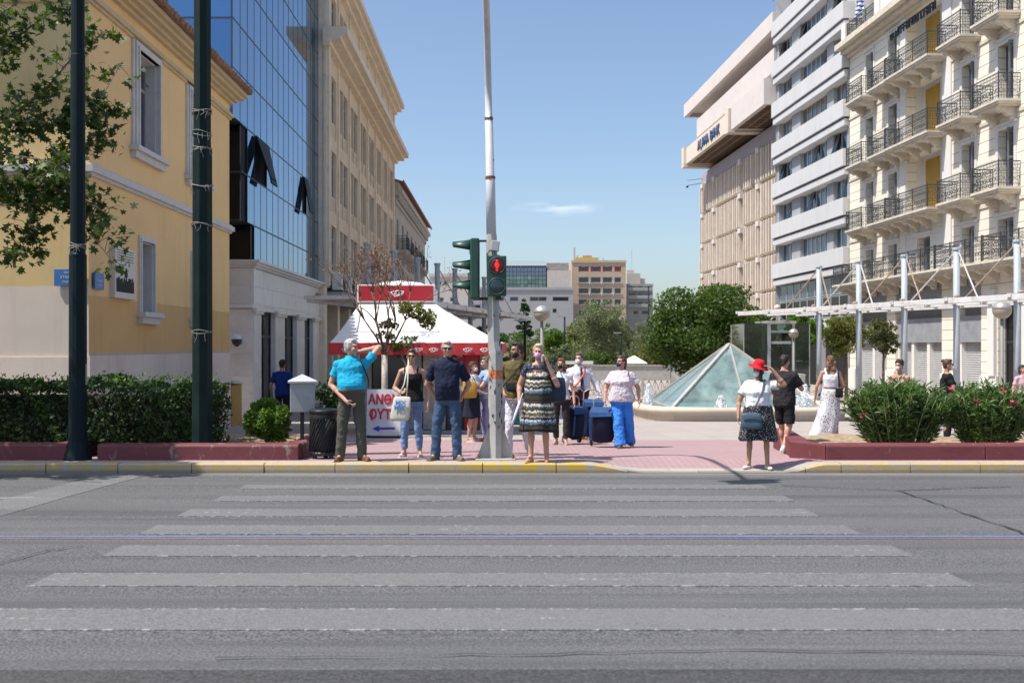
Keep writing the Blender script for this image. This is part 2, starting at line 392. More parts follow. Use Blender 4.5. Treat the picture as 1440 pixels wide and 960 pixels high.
# kerb of single stones
def kerb_mat():
    m, t, b = nodes('kerb_yellow_paint'); v = coord(t); n1 = noise(t, v, 6, 6, .7); n2 = noise(t, v, 55, 3)
    s = N(t, 'SeparateXYZ'); t.links.new(N(t, 'NewGeometry').outputs['Position'], s.inputs[0])
    yel = mixc(t, ramp_(t, n2, .3, .7), (.41, .30, .13), (.5, .375, .18))
    hot = ramp_(t, math_(t, 'ABSOLUTE', math_(t, 'SUBTRACT', s.outputs['X'], .55)), .6, 1.2, 1, 0)
    yel = mixc(t, hot, yel, (.55, .36, .04))
    conc = mixc(t, n2, (.3, .275, .24), (.42, .39, .35))
    # worn back edge and dirty foot; the ramp stones are bare
    wear = ramp_(t, math_(t, 'ADD', math_(t, 'MULTIPLY', n1, .35), s.outputs['Y']), 14.27, 14.31)
    foot = ramp_(t, math_(t, 'ADD', s.outputs['Z'], math_(t, 'MULTIPLY', n1, .05)), -.16, -.12, .85, 0)
    bare = ramp_(t, math_(t, 'ABSOLUTE', math_(t, 'SUBTRACT', s.outputs['X'], 2.95)), 1.15, 1.5, 1, 0)
    chip = ramp_(t, n1, .5, .6, 0, .8)
    k = math_(t, 'MAXIMUM', math_(t, 'MAXIMUM', wear, bare), chip)
    c = mixc(t, k, yel, conc); c = mixc(t, foot, c, (.2, .17, .13))
    setc(t, b, c); b.inputs['Roughness'].default_value = .8; bump(t, b, n2, .3, .006); return m
m_kerb = kerb_mat()
kb = bpy.data.objects.new('kerb', None); C.objects.link(kb); kb['kind'] = 'structure'
rk = random.Random(4); x = -13.4
while x < 13.5:
    L = 1.0 + rk.uniform(-.05, .05) if not 1 < x < 4.6 else .5
    mb = MB(); n = 8; z0 = -.35; dz = rk.uniform(-.004, .004); dy = rk.uniform(-.006, .006); xs = [x + .006 + (L - .012) * i / n for i in range(n + 1)]
    ring = []
    for xx in xs:
        zt = gz(xx, 14.06) + .006 + dz; e = .02 if zt > -.17 else .006
        ring.append([(xx, 14.0 + dy, z0), (xx, 14.0 + dy, zt - e), (xx, 14.0 + dy + e, zt), (xx, 14.15, zt), (xx, 14.15, z0)])
    vs_ = [p for r_ in ring for p in r_]; fs_ = [tuple(range(5)), tuple(n * 5 + k for k in reversed(range(5)))]
    for i in range(n):
        for k in range(5): k2 = (k + 1) % 5; fs_.append((i * 5 + k, (i + 1) * 5 + k, (i + 1) * 5 + k2, i * 5 + k2))
    mb.add(vs_, fs_).obj('kerbstone', m_kerb, kb); x += L

# ------------------------------------------------------------------ planters
def red_mat():
    m, t, b = nodes('oxblood_painted_concrete'); v = coord(t); n1 = noise(t, v, 3.2, 7, .7); n2 = noise(t, v, 40, 3)
    c = mixc(t, ramp_(t, n1, .3, .7), (.115, .024, .03), (.16, .04, .045))
    c = mixc(t, ramp_(t, noise(t, coord(t, (1, 1, .4)), 5, 7, .75), .575, .64, 0, .85), c, (.27, .19, .17))
    c = mixc(t, ramp_(t, n1, .62, .8, 0, .5), c, (.08, .03, .03))
    setc(t, b, c); b.inputs['Roughness'].default_value = .7; bump(t, b, math_(t, 'ADD', n2, n1), .4, .01); return m
m_red = red_mat(); m_soil = M_('dry_soil', (.30, .22, .14), .95, .35, 9, 1., 60, dirt=.6, dirtc=(.14, .1, .06))
def planter(name, label, path, th, top, soilpoly, brk=()):
    t = thing(name, label, 'planter', (path[0][0], path[0][1], -.1)); o0 = Vector((path[0][0], path[0][1], -.1)); g = random.Random(len(name))
    for i in range(len(path) - 1):
        a, b = Vector((*path[i], 0)), Vector((*path[i + 1], 0)); d = (b - a); L = d.length; d.normalize(); nrm = Vector((-d.y, d.x, 0))
        n = max(1, round(L / 2.6)); 
        for k in range(n):
            s0, s1 = L * k / n, L * (k + 1) / n
            p0, p1 = a + d * (s0 + .004), a + d * (s1 - .004 if k < n - 1 else s1)
            if i > 0 and k == 0: p0 = p0 + d * (th + .004)
            mb = MB(); zt = top + g.uniform(-.01, .01); zb = -.5; e = .03
            prof = [(0, zb), (0, zt - e), (e, zt), (th - e, zt + .004), (th, zt - e), (th, zb)]
            mb.extr([(u, w_) for u, w_ in prof], p0 - o0, nrm, Vector((0, 0, 1)), p1 - p0)
            mb.obj('wall', m_red, t, bevel=.012)
    if soilpoly:
        V = []; xs = [p[0] for p in soilpoly]; ys = [p[1] for p in soilpoly]
        V, Q = gridsheet(min(xs) - o0.x, max(xs) - o0.x, min(ys) - o0.y, max(ys) - o0.y, 60, 24, lambda x, y: .12 + .03 * math.sin(x * 5 + y * 3) + g.uniform(-.012, .012))
        inst('soil', npmesh('soil', V, Q, m_soil, True), t)
    return t
planter('low_planter', 'long dark red planter wall under the hedge, left of the slim green pole', [(-13, 14.47), (-6.32, 14.47), (-6.32, 17.2)], .24, .15, [(-13, 14.65), (-6.5, 17.2)])
planter('low_planter', 'dark red planter around the thick green pole and the round bush', [(-5.88, 14.47), (-2.95, 14.47), (-2.9, 15.55), (-2.9, 17.6)], .24, .15, [(-5.86, 14.65), (-3.1, 17.4)])
planter('low_planter', 'chipped dark red planter holding the flowering oleanders', [(4.72, 14.47), (14, 14.47)], .26, .15, [(4.75, 14.7), (14, 17.4)])
pe = [o for o in bpy.data.objects if o.name.startswith('low_planter')][-1]; mb = MB(); q0 = Vector((4.72, 14.47, 0)); mb.prism([(x_ - q0.x, y_ - q0.y) for x_, y_ in ((4.716, 14.47), (4.716, 14.72), (4.62, 15.0), (4.72, 15.4), (5.0, 17.3), (4.75, 17.4), (4.43, 15.3), (4.36, 15.08))], -.4, .25); mb.obj('wall', m_red, pe, bevel=.025)

# ------------------------------------------------------------------ foliage tools
def leafset(pts, size, seed=0, elong=1.7, jit=.4, up=0.0, fold=0.0):
    r = np.random.RandomState(seed); n = len(pts); pts = np.asarray(pts, float)
    a = r.normal(size=(n, 3)); a[:, 2] += up; a /= np.linalg.norm(a, axis=1)[:, None]
    h = r.normal(size=(n, 3)); b = np.cross(a, h); b /= np.linalg.norm(b, axis=1)[:, None] + 1e-9
    l = size * (1 + jit * r.uniform(-1, 1, n)); w_ = l / elong
    v = np.empty((n, 4, 3)); v[:, 0] = pts - a * l[:, None] * .5; v[:, 1] = pts + b * w_[:, None] * .5; v[:, 2] = pts + a * l[:, None] * .5; v[:, 3] = pts - b * w_[:, None] * .5
    if fold:
        nn = np.cross(a, b) * (fold * w_)[:, None]; v[:, 1] += nn; v[:, 3] += nn
    return v.reshape(-1, 3), np.arange(n * 4).reshape(n, 4)
def clump_pts(ells, n, seed, clump=.28, nc=60, shell=.55):
    """points in leaf clumps spread over a set of ellipsoids (cx,cy,cz,rx,ry,rz)"""
    r = np.random.RandomState(seed); E = np.array(ells, float); vol = (E[:, 3] * E[:, 4] * E[:, 5]) ** (2 / 3); k = r.choice(len(E), nc, p=vol / vol.sum())
    d = r.normal(size=(nc, 3)); d /= np.linalg.norm(d, axis=1)[:, None]; rad = shell + (1 - shell) * r.uniform(0, 1, nc) ** .6
    cc = E[k, :3] + d * E[k, 3:] * rad[:, None]; cs = clump * r.uniform(.55, 1.3, nc) * (vol[k] / vol.mean()) ** .25
    j = r.choice(nc, n, p=cs ** 2 / (cs ** 2).sum()); q = r.normal(size=(n, 3)); q /= np.linalg.norm(q, axis=1)[:, None]
    q *= (r.uniform(.25, 1, n) ** .5)[:, None]; q[:, 2] *= .75
    return cc[j] + q * cs[j][:, None]
m_bark = M_('bark', (.17, .13, .1), .9, .35, 7, .8, 30); m_barkg = M_('pale_bark', (.42, .37, .31), .85, .3, 6, .5, 30, dirt=.5, dirtc=(.2, .17, .14))
lf_dark = leaf_('dark_hedge_leaf', (.012, .03, .01), (.035, .085, .018), .2)
lf_green = leaf_('green_leaf', (.03, .07, .016), (.12, .2, .04), .35)
lf_olive = leaf_('grey_green_leaf', (.11, .14, .08), (.25, .29, .17), .3)
lf_bright = leaf_('bright_green_leaf', (.05, .12, .015), (.17, .29, .045), .4)
lf_yel = leaf_('yellow_green_leaf', (.09, .12, .025), (.24, .26, .07), .38)
lf_brown = leaf_('dry_brown_leaf', (.13, .07, .05), (.28, .18, .12), .25)
lf_ole = leaf_('oleander_leaf', (.045, .1, .025), (.15, .25, .075), .3, rough=.4)
def tree(name, label, base, h, ells, n, leaf, size, mat, seed, trunk_r=.2, nc=60, clump=.6, group=None, limbs=5, cat='tree', elong=1.7, bark=None, shell=.55):
    """ells are relative to the base; limbs run from the trunk into the crown"""
    t = thing(name, label, cat, base, 0, group); r = random.Random(seed); mb = MB(); zt = min(e[2] for e in ells)
    top = Vector((ells[0][0] * .4, ells[0][1] * .4, zt))
    mb.tube([(0, 0, -.1), (r.uniform(-.1, .1), 0, zt * .5), top], [trunk_r * 1.25, trunk_r, trunk_r * .8], 9)
    for i in range(limbs):
        e = ells[i % len(ells)]; q = Vector((e[0] + r.uniform(-.5, .5) * e[3], e[1] + r.uniform(-.5, .5) * e[4], e[2] + r.uniform(-.1, .6) * e[5])); s0 = top * r.uniform(.7, 1)
        md = s0.lerp(q, .5) + Vector((0, 0, .15 * e[5])); mb.tube([s0, md, q], [trunk_r * .6, trunk_r * .35, trunk_r * .1], 6)
    mb.obj('trunk', bark or m_bark, t, True)
    V, Q = leafset(clump_pts(ells, n, seed, clump, nc, shell), leaf, seed, elong)
    inst('crown', npmesh('crown', V, Q, mat), t); return t
def hedge_pts(x0, x1, y0, y1, z0, z1, n, seed, rough=.06):
    r = np.random.RandomState(seed); A = np.array([(x1 - x0) * (z1 - z0), (x1 - x0) * (y1 - y0), (y1 - y0) * (z1 - z0)]); f = r.choice(3, n, p=A / A.sum())
    p = np.stack([r.uniform(x0, x1, n), r.uniform(y0, y1, n), r.uniform(z0, z1, n)], 1); dep = np.abs(r.normal(0, .07, n))
    p[f == 0, 1] = y0 + dep[f == 0]; p[f == 1, 2] = z1 - dep[f == 1]; sd_ = r.choice([0, 1], n)
    p[f == 2, 0] = np.where(sd_[f == 2] == 1, x1 - dep[f == 2], x0 + dep[f == 2])
    w_ = np.sin(p[:, 0] * 3.1 + 1) * np.cos(p[:, 2] * 4 + p[:, 0]) * rough + np.sin(p[:, 0] * 9 + p[:, 2] * 7) * rough * .6
    p[:, 1] += w_; p[:, 2] += w_ * .7; return p

# clipped hedge behind the left planters
hd = thing('clipped_hedge', 'long dark green clipped hedge in front of the yellow house', 'hedge', (-8.5, 15.6, .05))
V, Q = leafset(hedge_pts(-4.5, 4.05, -.35, .75, -.05, .96, 26000, 3, .1), .066, 3, 1.7, jit=.6)
inst('foliage', npmesh('foliage', V, Q, leaf_('hedge_leaf', (.014, .034, .012), (.06, .12, .028), .2, 2.2)), hd)
r_ = np.random.RandomState(5); V2, Q2 = leafset(np.stack([r_.uniform(-4.5, 4, 700), r_.uniform(-.3, .7, 700), .97 + np.abs(r_.normal(0, .055, 700))], 1), .07, 6, 2.2, up=1.2)
inst('young_shoot', npmesh('young_shoot', V2, Q2, lf_bright), hd)['kind'] = 'stuff'
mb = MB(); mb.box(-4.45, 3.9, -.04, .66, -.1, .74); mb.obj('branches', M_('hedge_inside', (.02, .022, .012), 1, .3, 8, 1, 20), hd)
bs = thing('round_bush', 'round light green bush in the red planter beside the grey box', 'bush', (XD(377, 15.3), 15.3, .05))
E = [(0, 0, .44, .3, .3, .26), (-.1, 0, .3, .25, .26, .22), (.12, 0, .28, .22, .26, .22)]
V, Q = leafset(clump_pts(E, 5200, 9, .1, 120, .6), .06, 9, 1.5, fold=.3); inst('foliage', npmesh('foliage', V, Q, lf_bright), bs)
mb = MB()
for i in range(9):
    a = i * .7; mb.tube([(0, 0, -.02), (.1 * math.cos(a), .1 * math.sin(a), .2), (.25 * math.cos(a), .25 * math.sin(a), .42)], [.014, .01, .005], 6)
mb.obj('stem', m_bark, bs, True)
def ground_litter(x0, x1, y0, y1, n, z, mat, name, label, seed):
    r = np.random.RandomState(seed); p = np.stack([r.uniform(x0, x1, n), r.uniform(y0, y1, n), z + r.uniform(0, .05, n)], 1)
    V, Q = leafset(p, .05, seed, 2.2); o = inst(name, npmesh(name, V, Q, mat)); tag(o, label, None, kind='stuff')
ground_litter(-5.7, -3.1, 14.72, 15.5, 900, .03, lf_dark, 'ground_cover', 'low dark weeds and litter on the planter soil', 3)
ground_litter(4.9, 9, 14.75, 15.3, 500, .03, lf_brown, 'fallen_leaves', 'dry fallen leaves under the oleanders', 4)
rg = thing('wire_hoop', 'low rusty wire ring around the round bush', 'hoop', (XD(377, 15.3), 15.3, .03)); 
for k in range(2):
    mb = MB(); mb.tube([(.42 * math.cos(a), .4 * math.sin(a), .05 + .05 * k) for a in np.linspace(0, 6.283, 33)], .007, 6, False); mb.obj('ring', M_('rust%d' % k, (.14, .08, .05), .9, .3), rg, True)
for k in range(5):
    a = k * 1.25; mb = MB(); mb.tube([(.42 * math.cos(a), .4 * math.sin(a), -.03), (.42 * math.cos(a), .4 * math.sin(a), .13)], .007, 6); mb.obj('stake', bpy.data.materials['rust0'], rg)

# oleanders: upright long leaves on bare stems, a few pink flowers
m_pet = M_('pink_petal', (.62, .05, .14), .6, .2, 20, 0); m_stem = M_('grey_stem', (.2, .17, .11), .9, .3, 10, .4)
def oleander(label, x, y, rx, ry, h, nst, seed, fl):
    r = random.Random(seed); t = thing('oleander_bush', label, 'bush', (x, y, 0), 0, None); mb = MB(); pts = []; dirs = []
    for i in range(nst):
        a = r.uniform(0, 6.283); d = math.sqrt(r.random()); tx, ty = rx * d * math.cos(a), ry * d * math.sin(a); hh = h * (1 - .22 * d * d) * r.uniform(.72, 1.0)
        b0 = Vector((tx * .45, ty * .4, -.05)); b1 = Vector((tx * .75, ty * .7, hh * .5)); b2 = Vector((tx, ty, hh - .05)); mb.tube([b0, b1, b2], [.011, .008, .004], 5)
        for k in range(62):
            u = r.uniform(.12 if d > .5 else .35, 1) ** .9; q = (b0.lerp(b1, u * 2) if u < .5 else b1.lerp(b2, u * 2 - 1)); dd = (b2 - b1).normalized()
            o = Vector((r.gauss(0, 1), r.gauss(0, 1), r.gauss(0, .5))).normalized(); v = (dd * r.uniform(.35, 1.1) + o * .9).normalized(); pts.append(q); dirs.append(v)
    mb.obj('stem', m_stem, t, True)
    A = np.array([tuple(v) for v in dirs]); B = np.array([tuple(p) for p in pts]); rs = np.random.RandomState(seed); n = len(A)
    s = np.cross(A, rs.normal(size=(n, 3))); s /= np.linalg.norm(s, axis=1)[:, None]; L = rs.uniform(.1, .18, n)[:, None]; W = .0135 * rs.uniform(.8, 1.3, n)[:, None]
    v = np.empty((n, 6, 3)); dr = np.array([0, 0, -.012]); v[:, 0] = B; v[:, 1] = B + A * L * .5 + s * W; v[:, 2] = B + A * L + dr; v[:, 3] = B + A * L * .5 - s * W
    v = v[:, :4]; Q = np.arange(n * 4).reshape(n, 4); inst('foliage', npmesh('foliage', v.reshape(-1, 3), Q, lf_ole), t)
    for (fx, fz) in fl:
        fm = MB(); c = Vector((fx, -ry * .75 - .08, fz))
        for j in range(5):
            cc = c + Vector((r.uniform(-.045, .045), r.uniform(-.03, .03), r.uniform(-.04, .04))); tilt = Euler((r.uniform(-.7, .9), r.uniform(-.7, .7), r.uniform(0, 3))).to_matrix()
            for k in range(5):
                a = k * 1.2566; u = tilt @ Vector((math.cos(a), math.sin(a), .25)); w_ = tilt @ Vector((-math.sin(a), math.cos(a), 0))
                fm.quad(cc, cc + u * .018 + w_ * .013, cc + u * .03, cc + u * .018 - w_ * .013)
        fm.obj('flower', m_pet, t)
    return t
def ofl(px, py, D, cx): p = P(px, py, D); return (p.x - cx, p.z)
cx1, cx2, cx3 = XD(1268, 15.4), XD(1395, 15.4), XD(1478, 15.5)
oleander('broad oleander bush at the chipped corner of the red planter', cx1, 15.55, .9, .5, 1.12, 185, 1, [ofl(1215, 583, 15.1, cx1), ofl(1337, 549, 15.1, cx1)])
oleander('oleander bush with most of the pink flowers', cx2, 15.55, .72, .45, 1.08, 110, 2, [ofl(1374, 564, 15.1, cx2), ofl(1413, 550, 15.1, cx2), ofl(1424, 564, 15.1, cx2), ofl(1432, 567, 15.1, cx2)])
oleander('oleander bush furthest from the crossing', cx3, 15.6, .5, .45, 1.05, 70, 3, [])
# ------------------------------------------------------------------ building tools (local frame: x along the facade, y into the building, z up)
def facade(mb, u0, u1, z0, z1, ops, dep=.3, ends=True):
    us = sorted({u0, u1, *[o[0] for o in ops], *[o[1] for o in ops]}); zs = sorted({z0, z1, *[o[2] for o in ops], *[o[3] for o in ops]})
    us = [u for u in us if u0 <= u <= u1]; zs = [z for z in zs if z0 <= z <= z1]
    for j in range(len(zs) - 1):
        i = 0
        while i < len(us) - 1:
            def hole(i): 
                a, b = (us[i] + us[i + 1]) / 2, (zs[j] + zs[j + 1]) / 2; return any(o[0] < a < o[1] and o[2] < b < o[3] for o in ops)
            if hole(i): i += 1; continue
            k = i
            while k < len(us) - 1 and not hole(k): k += 1
            mb.quad((us[i], 0, zs[j]), (us[k], 0, zs[j]), (us[k], 0, zs[j + 1]), (us[i], 0, zs[j + 1])); i = k
    for a, b, c, d in ops:
        mb.quad((a, 0, c), (a, 0, d), (a, dep, d), (a, dep, c)); mb.quad((b, 0, c), (b, dep, c), (b, dep, d), (b, 0, d))
        mb.quad((a, 0, d), (b, 0, d), (b, dep, d), (a, dep, d)); mb.quad((a, 0, c), (a, dep, c), (b, dep, c), (b, 0, c))
    return mb
def shell(mb, u0, u1, y0, y1, z0, z1):        # ends, back and top of a block whose front is a facade
    mb.quad((u0, y1, z0), (u0, y0, z0), (u0, y0, z1), (u0, y1, z1)); mb.quad((u1, y0, z0), (u1, y1, z0), (u1, y1, z1), (u1, y0, z1))
    mb.quad((u1, y1, z0), (u0, y1, z0), (u0, y1, z1), (u1, y1, z1)); mb.quad((u0, y0, z1), (u1, y0, z1), (u1, y1, z1), (u0, y1, z1)); return mb
_cache = {}
def cmesh(key, fn):
    if key not in _cache: _cache[key] = fn()
    return _cache[key]
def frame_mesh(w, h, t, d, mat, mull=0, tr=0, name='frame'):
    def f():
        m = MB(); m.box(0, t, 0, d, 0, h); m.box(w - t, w, 0, d, 0, h); m.box(t, w - t, 0, d, h - t, h); m.box(t, w - t, 0, d, 0, t)
        for i in range(mull): x = w * (i + 1) / (mull + 1); m.box(x - t * .4, x + t * .4, .004, d - .004, t, h - t)
        for z in ([tr] if tr else []): m.box(t, w - t, .006, d - .006, z - t * .4, z + t * .4)
        return m.mesh(name, mat)
    return cmesh((name, round(w, 3), round(h, 3), t, d, mat.name, mull, tr), f)
def box_mesh(name, w, d, h, mat):
    def f(): m = MB(); m.box(0, w, 0, d, 0, h); return m.mesh(name, mat)
    return cmesh((name, round(w, 3), round(d, 3), round(h, 3), mat.name), f)
def window(par, u, z, w, h, y, fmat, gmat, t=.07, mull=1, tr=0, d=.06, name='window'):
    o = inst(name, frame_mesh(w, h, t, d, fmat, mull, tr, name), par, (u, y, z))
    inst('pane', box_mesh('pane', w - t, .012, h - t, gmat), o, (t / 2, d * .5, t / 2)); return o
def slabs(par, mat, u0, u1, z0, z1, nu, nz, y=-.015, th=.03, gap=.008, name='stone_slab', plane='y', stag=False):
    for j in range(nz):
        for i in range(nu):
            a = u0 + (u1 - u0) * i / nu; w = (u1 - u0) / nu - gap; z = z0 + (z1 - z0) * j / nz; h = (z1 - z0) / nz - gap
            if plane == 'y': inst(name, box_mesh(name, w, th, h, mat), par, (a, y + random.uniform(-.002, .002), z))
            else: inst(name, box_mesh(name + '_x', th, w, h, mat), par, (y + random.uniform(-.002, .002), a, z))
def wall_mat(name, zones, wob=.02, var=.08, dirt=.25, groove=None, rough=.9):
    """zones: [(z_top, colour)...] from the ground up: coats of paint"""
    m, t, b = nodes(name); v = coord(t); s = N(t, 'SeparateXYZ'); t.links.new(v, s.inputs[0])
    z = math_(t, 'ADD', s.outputs['Z'], math_(t, 'MULTIPLY', math_(t, 'SUBTRACT', noise(t, v, 2.2, 6, .7), .5), wob * 4))
    c = zones[0][1]
    for i in range(1, len(zones)): c = mixc(t, ramp_(t, z, zones[i - 1][0] - .006, zones[i - 1][0] + .006), c, zones[i][1])
    n1 = noise(t, v, .9, 6, .6)
    dk = N(t, 'Mix', data_type='RGBA', blend_type='MULTIPLY'); t.links.new(ramp_(t, n1, .35, .7, 0, 1), dk.inputs[0]); dk.inputs[7].default_value = (1 - var * 1.6, 1 - var * 1.7, 1 - var * 1.9, 1)
    if hasattr(c, 'is_linked'): t.links.new(c, dk.inputs[6])
    else: dk.inputs[6].default_value = (*c, 1)
    c = dk.outputs[2]
    st = noise(t, coord(t, (1.6, 1.6, .12)), 2.2, 6, .65); dk2 = N(t, 'Mix', data_type='RGBA', blend_type='MULTIPLY'); t.links.new(ramp_(t, st, .52, .8, 0, dirt), dk2.inputs[0]); t.links.new(c, dk2.inputs[6]); dk2.inputs[7].default_value = (.45, .42, .38, 1)
    c = dk2.outputs[2]; h = noise(t, v, 30, 5, .6)
    if groove:
        g = math_(t, 'FRACT', math_(t, 'DIVIDE', s.outputs['Z'], groove)); gr = ramp_(t, math_(t, 'ABSOLUTE', math_(t, 'SUBTRACT', g, .5)), .455, .475, 1, 0)
        h = math_(t, 'ADD', math_(t, 'MULTIPLY', h, .12), math_(t, 'MULTIPLY', gr, 1.0)); c = mixc(t, gr, [zones[-1][1][0] * .5, zones[-1][1][1] * .47, zones[-1][1][2] * .42], c)
    setc(t, b, c); b.inputs['Roughness'].default_value = rough; b.inputs['Specular IOR Level'].default_value = .25
    bump(t, b, h, .5 if groove else .3, .03 if groove else .008); return m
def moulding(mb, prof, u0, u1, y=0, ex=0):   # stepped profile [(out, z0, z1)]
    for o, a, b in prof: mb.box(u0 - ex * o, u1 + ex * o, y - o, y + .02, a, b)
    return mb
def rail_mesh(L, h, depth, style, mat):
    """front + two returns of a wrought-iron balcony rail"""
    def f():
        m = MB(); g = .012
        def run(p, q):
            p, q = Vector(p), Vector(q); d = q - p; n = max(2, int(d.length / .11)); dn = d.normalized()
            for z, r in ((h, .022), (h - .14, .012), (.12, .012), (h * .52, .009)): m.bar(p + Vector((0, 0, z)), q + Vector((0, 0, z)), r * 1.6)
            for i in range(n + 1): a = p + d * (i / n); m.bar(a + Vector((0, 0, .02)), a + Vector((0, 0, h)), g)
            for i in range(0, n - 1, 2):
                a = p + d * ((i + 1) / n)
                for zc, rr in ((h * .33, .085), (h * .68, .075)):
                    pts = [a + dn * (rr * math.cos(t_)) + Vector((0, 0, zc + rr * math.sin(t_))) for t_ in np.linspace(0, 6.283, 9)]
                    for k in range(8): m.bar(pts[k], pts[k + 1], .013)
        run((0, 0, 0), (L, 0, 0)); run((0, 0, 0), (0, depth, 0)); run((L, 0, 0), (L, depth, 0))
        for x in (0, L): m.bar((x, 0, 0), (x, 0, h + .06), .04)
        if L > 3:
            for i in range(1, int(L / 1.2)): x = L * i / int(L / 1.2); m.bar((x, 0, 0), (x, 0, h + .05), .035)
        return m.mesh('railing', mat)
    return cmesh(('rail', round(L, 2), h, depth, style), f)
def bracket_mesh(dep, h, w, mat):
    def f():
        m = MB(); pr = [(0, 0), (-dep, 0), (-dep, -h * .22), (-dep * .8, -h * .4), (-dep * .62, -h * .38), (-dep * .45, -h * .62), (-dep * .25, -h * .7), (-dep * .12, -h), (0, -h)]
        m.extr(pr, (-w / 2, 0, 0), (0, 1, 0), (0, 0, 1), (w, 0, 0)); m.ell((0, -dep * .78, -h * .3), (w * .6, h * .16, h * .16), n=10, m=6); m.ell((0, -dep * .2, -h * .8), (w * .6, h * .14, h * .18), n=10, m=6)
        return m.mesh('bracket', mat)
    return cmesh(('brk', dep, h, w, mat.name), f)
def balcony(par, u0, u1, z, dep, smat, rmat, nb=2, h=1.0):
    def f():
        m = MB(); L = u1 - u0; m.box(0, L, -dep, .02, -.1, 0); m.box(.05, L - .05, -dep + .05, .015, -.19, -.1); m.box(.12, L - .12, -dep + .12, .01, -.26, -.19); return m.mesh('balcony', smat)
    o = inst('balcony', cmesh(('bal', round(u1 - u0, 2), dep, smat.name), f), par, (u0, 0, z))
    inst('railing', rail_mesh(u1 - u0 - .1, h, dep - .06, 'a', rmat), o, (.05, -dep + .06, 0))
    for i in range(nb):
        t = (i + .5) / nb if nb > 2 else (.2, .8)[i]; inst('bracket', bracket_mesh(dep * .85, .55, .22, smat), o, ((u1 - u0) * t, 0, -.24))
    return o
m_wf = M_('weathered_white_frame', (.6, .58, .56), .7, .08, 3, .15, dirt=.35, dirtc=(.33, .3, .27))
m_iron = M_('wrought_iron', (.045, .05, .055), .55, .2, 10, .1)
m_black = glass_('black_glass', (.006, .007, .008), .12, spec=.35)
m_inside = M_('dark_interior', (.015, .015, .017), .9, .2, 2, 0)

# ------------------------------------------------------------------ yellow house
yb_ = thing('yellow_house', 'two-storey ochre yellow house with white window surrounds and a tiled eave', 'building', (-7.46, 18, 0), R(90))
m_yel = wall_mat('yellow_stucco', [(1.46, (.56, .46, .36)), (2.5, (.70, .45, .2)), (99, (.87, .6, .295))], .012, .06, .3)
m_yelf = wall_mat('yellow_stucco_front', [(1.42, (.68, .58, .48)), (2.66, (.74, .64, .56)), (99, (.74, .55, .28))], .02, .08, .3)
ops = [(2.3, 3.5, 5.62, 7.62), (5.75, 6.95, 5.62, 7.62), (2.55, 3.3, 2.28, 3.75), (6.0, 6.75, 2.28, 3.75)]
mb = MB(); facade(mb, 0, 9.3, -.9, 8.2, ops, .38); mb.quad((9.3, 0, -.9), (9.3, 12, -.9), (9.3, 12, 8.2), (9.3, 0, 8.2)); mb.obj('side_wall', m_yel, yb_)
mb = MB(); mb.quad((0, 12, -.9), (0, 0, -.9), (0, 0, 8.2), (0, 12, 8.2)); mb.obj('front_wall', m_yelf, yb_)
mb = MB(); mb.box(-.035, 9.33, -.035, .01, -.9, 1.4); mb.box(-.035, .0, .01, 12, -.9, 1.38); mb.obj('plinth', wall_mat('beige_plinth', [(99, (.78, .67, .58))], .01, .08, .35), yb_)
mb = MB()
moulding(mb, [(.05, 7.78, 7.84), (.1, 7.84, 7.92), (.06, 7.92, 7.97), (.1, 8.2, 8.28), (.2, 8.28, 8.36), (.32, 8.36, 8.45), (.42, 8.45, 8.55)], 0, 9.3, ex=1)
for o_, a, b in [(.05, 7.78, 7.84), (.1, 7.84, 7.92), (.06, 7.92, 7.97), (.1, 8.2, 8.28), (.2, 8.28, 8.36), (.32, 8.36, 8.45), (.42, 8.45, 8.55)]: mb.box(-o_ - .002, .01, .022, 12, a + .001, b - .001)
mb.obj('cornice', M_('cornice_stucco', (.6, .47, .28), .85, .1, 2, .2, dirt=.4), yb_)
mb = MB(); moulding(mb, [(.06, 4.66, 4.72), (.12, 4.72, 4.84), (.07, 4.84, 4.88)], 0, 9.3, ex=1)
for o_, a, b in [(.06, 4.66, 4.72), (.12, 4.72, 4.84), (.07, 4.84, 4.88)]: mb.box(-o_ - .002, .01, .022, 12, a + .001, b - .001)
mb.obj('string_course', m_wf, yb_)
m_tile = M_('roof_tile', (.30, .17, .11), .9, .3, 5, .4, dirt=.5, dirtc=(.12, .1, .08), objvar=.5)
rf = MB(); rf.quad((-.5, -.5, 8.58), (9.8, -.5, 8.58), (7.5, 6, 10.4), (2.5, 6, 10.4)); rf.quad((-.5, 12, 8.58), (-.5, -.5, 8.58), (2.5, 6, 10.4)); rf.quad((9.8, -.5, 8.58), (9.8, 12, 8.58), (7.5, 6, 10.4)); ro = rf.obj('roof', m_tile, yb_)
tm = MB(); tm.tube([(0, 0, 0), (0, .9, .25)], [.085, .07], 8); tme = tm.mesh('roof_tile', m_tile, True)
for i in range(54): inst('roof_tile', tme, ro, (-.48 + .19 * i, -.56 + random.uniform(-.02, .02), 8.6))
for i in range(40): inst('roof_tile', tme, ro, (-.56, -.4 + .19 * i, 8.6), (0, 0, R(-90)))
m_pl = M_('grey_window_frame', (.33, .33, .34), .6, .1, 4, .1)
m_lace = glass_('curtained_glass', (.07, .085, .11), .1)
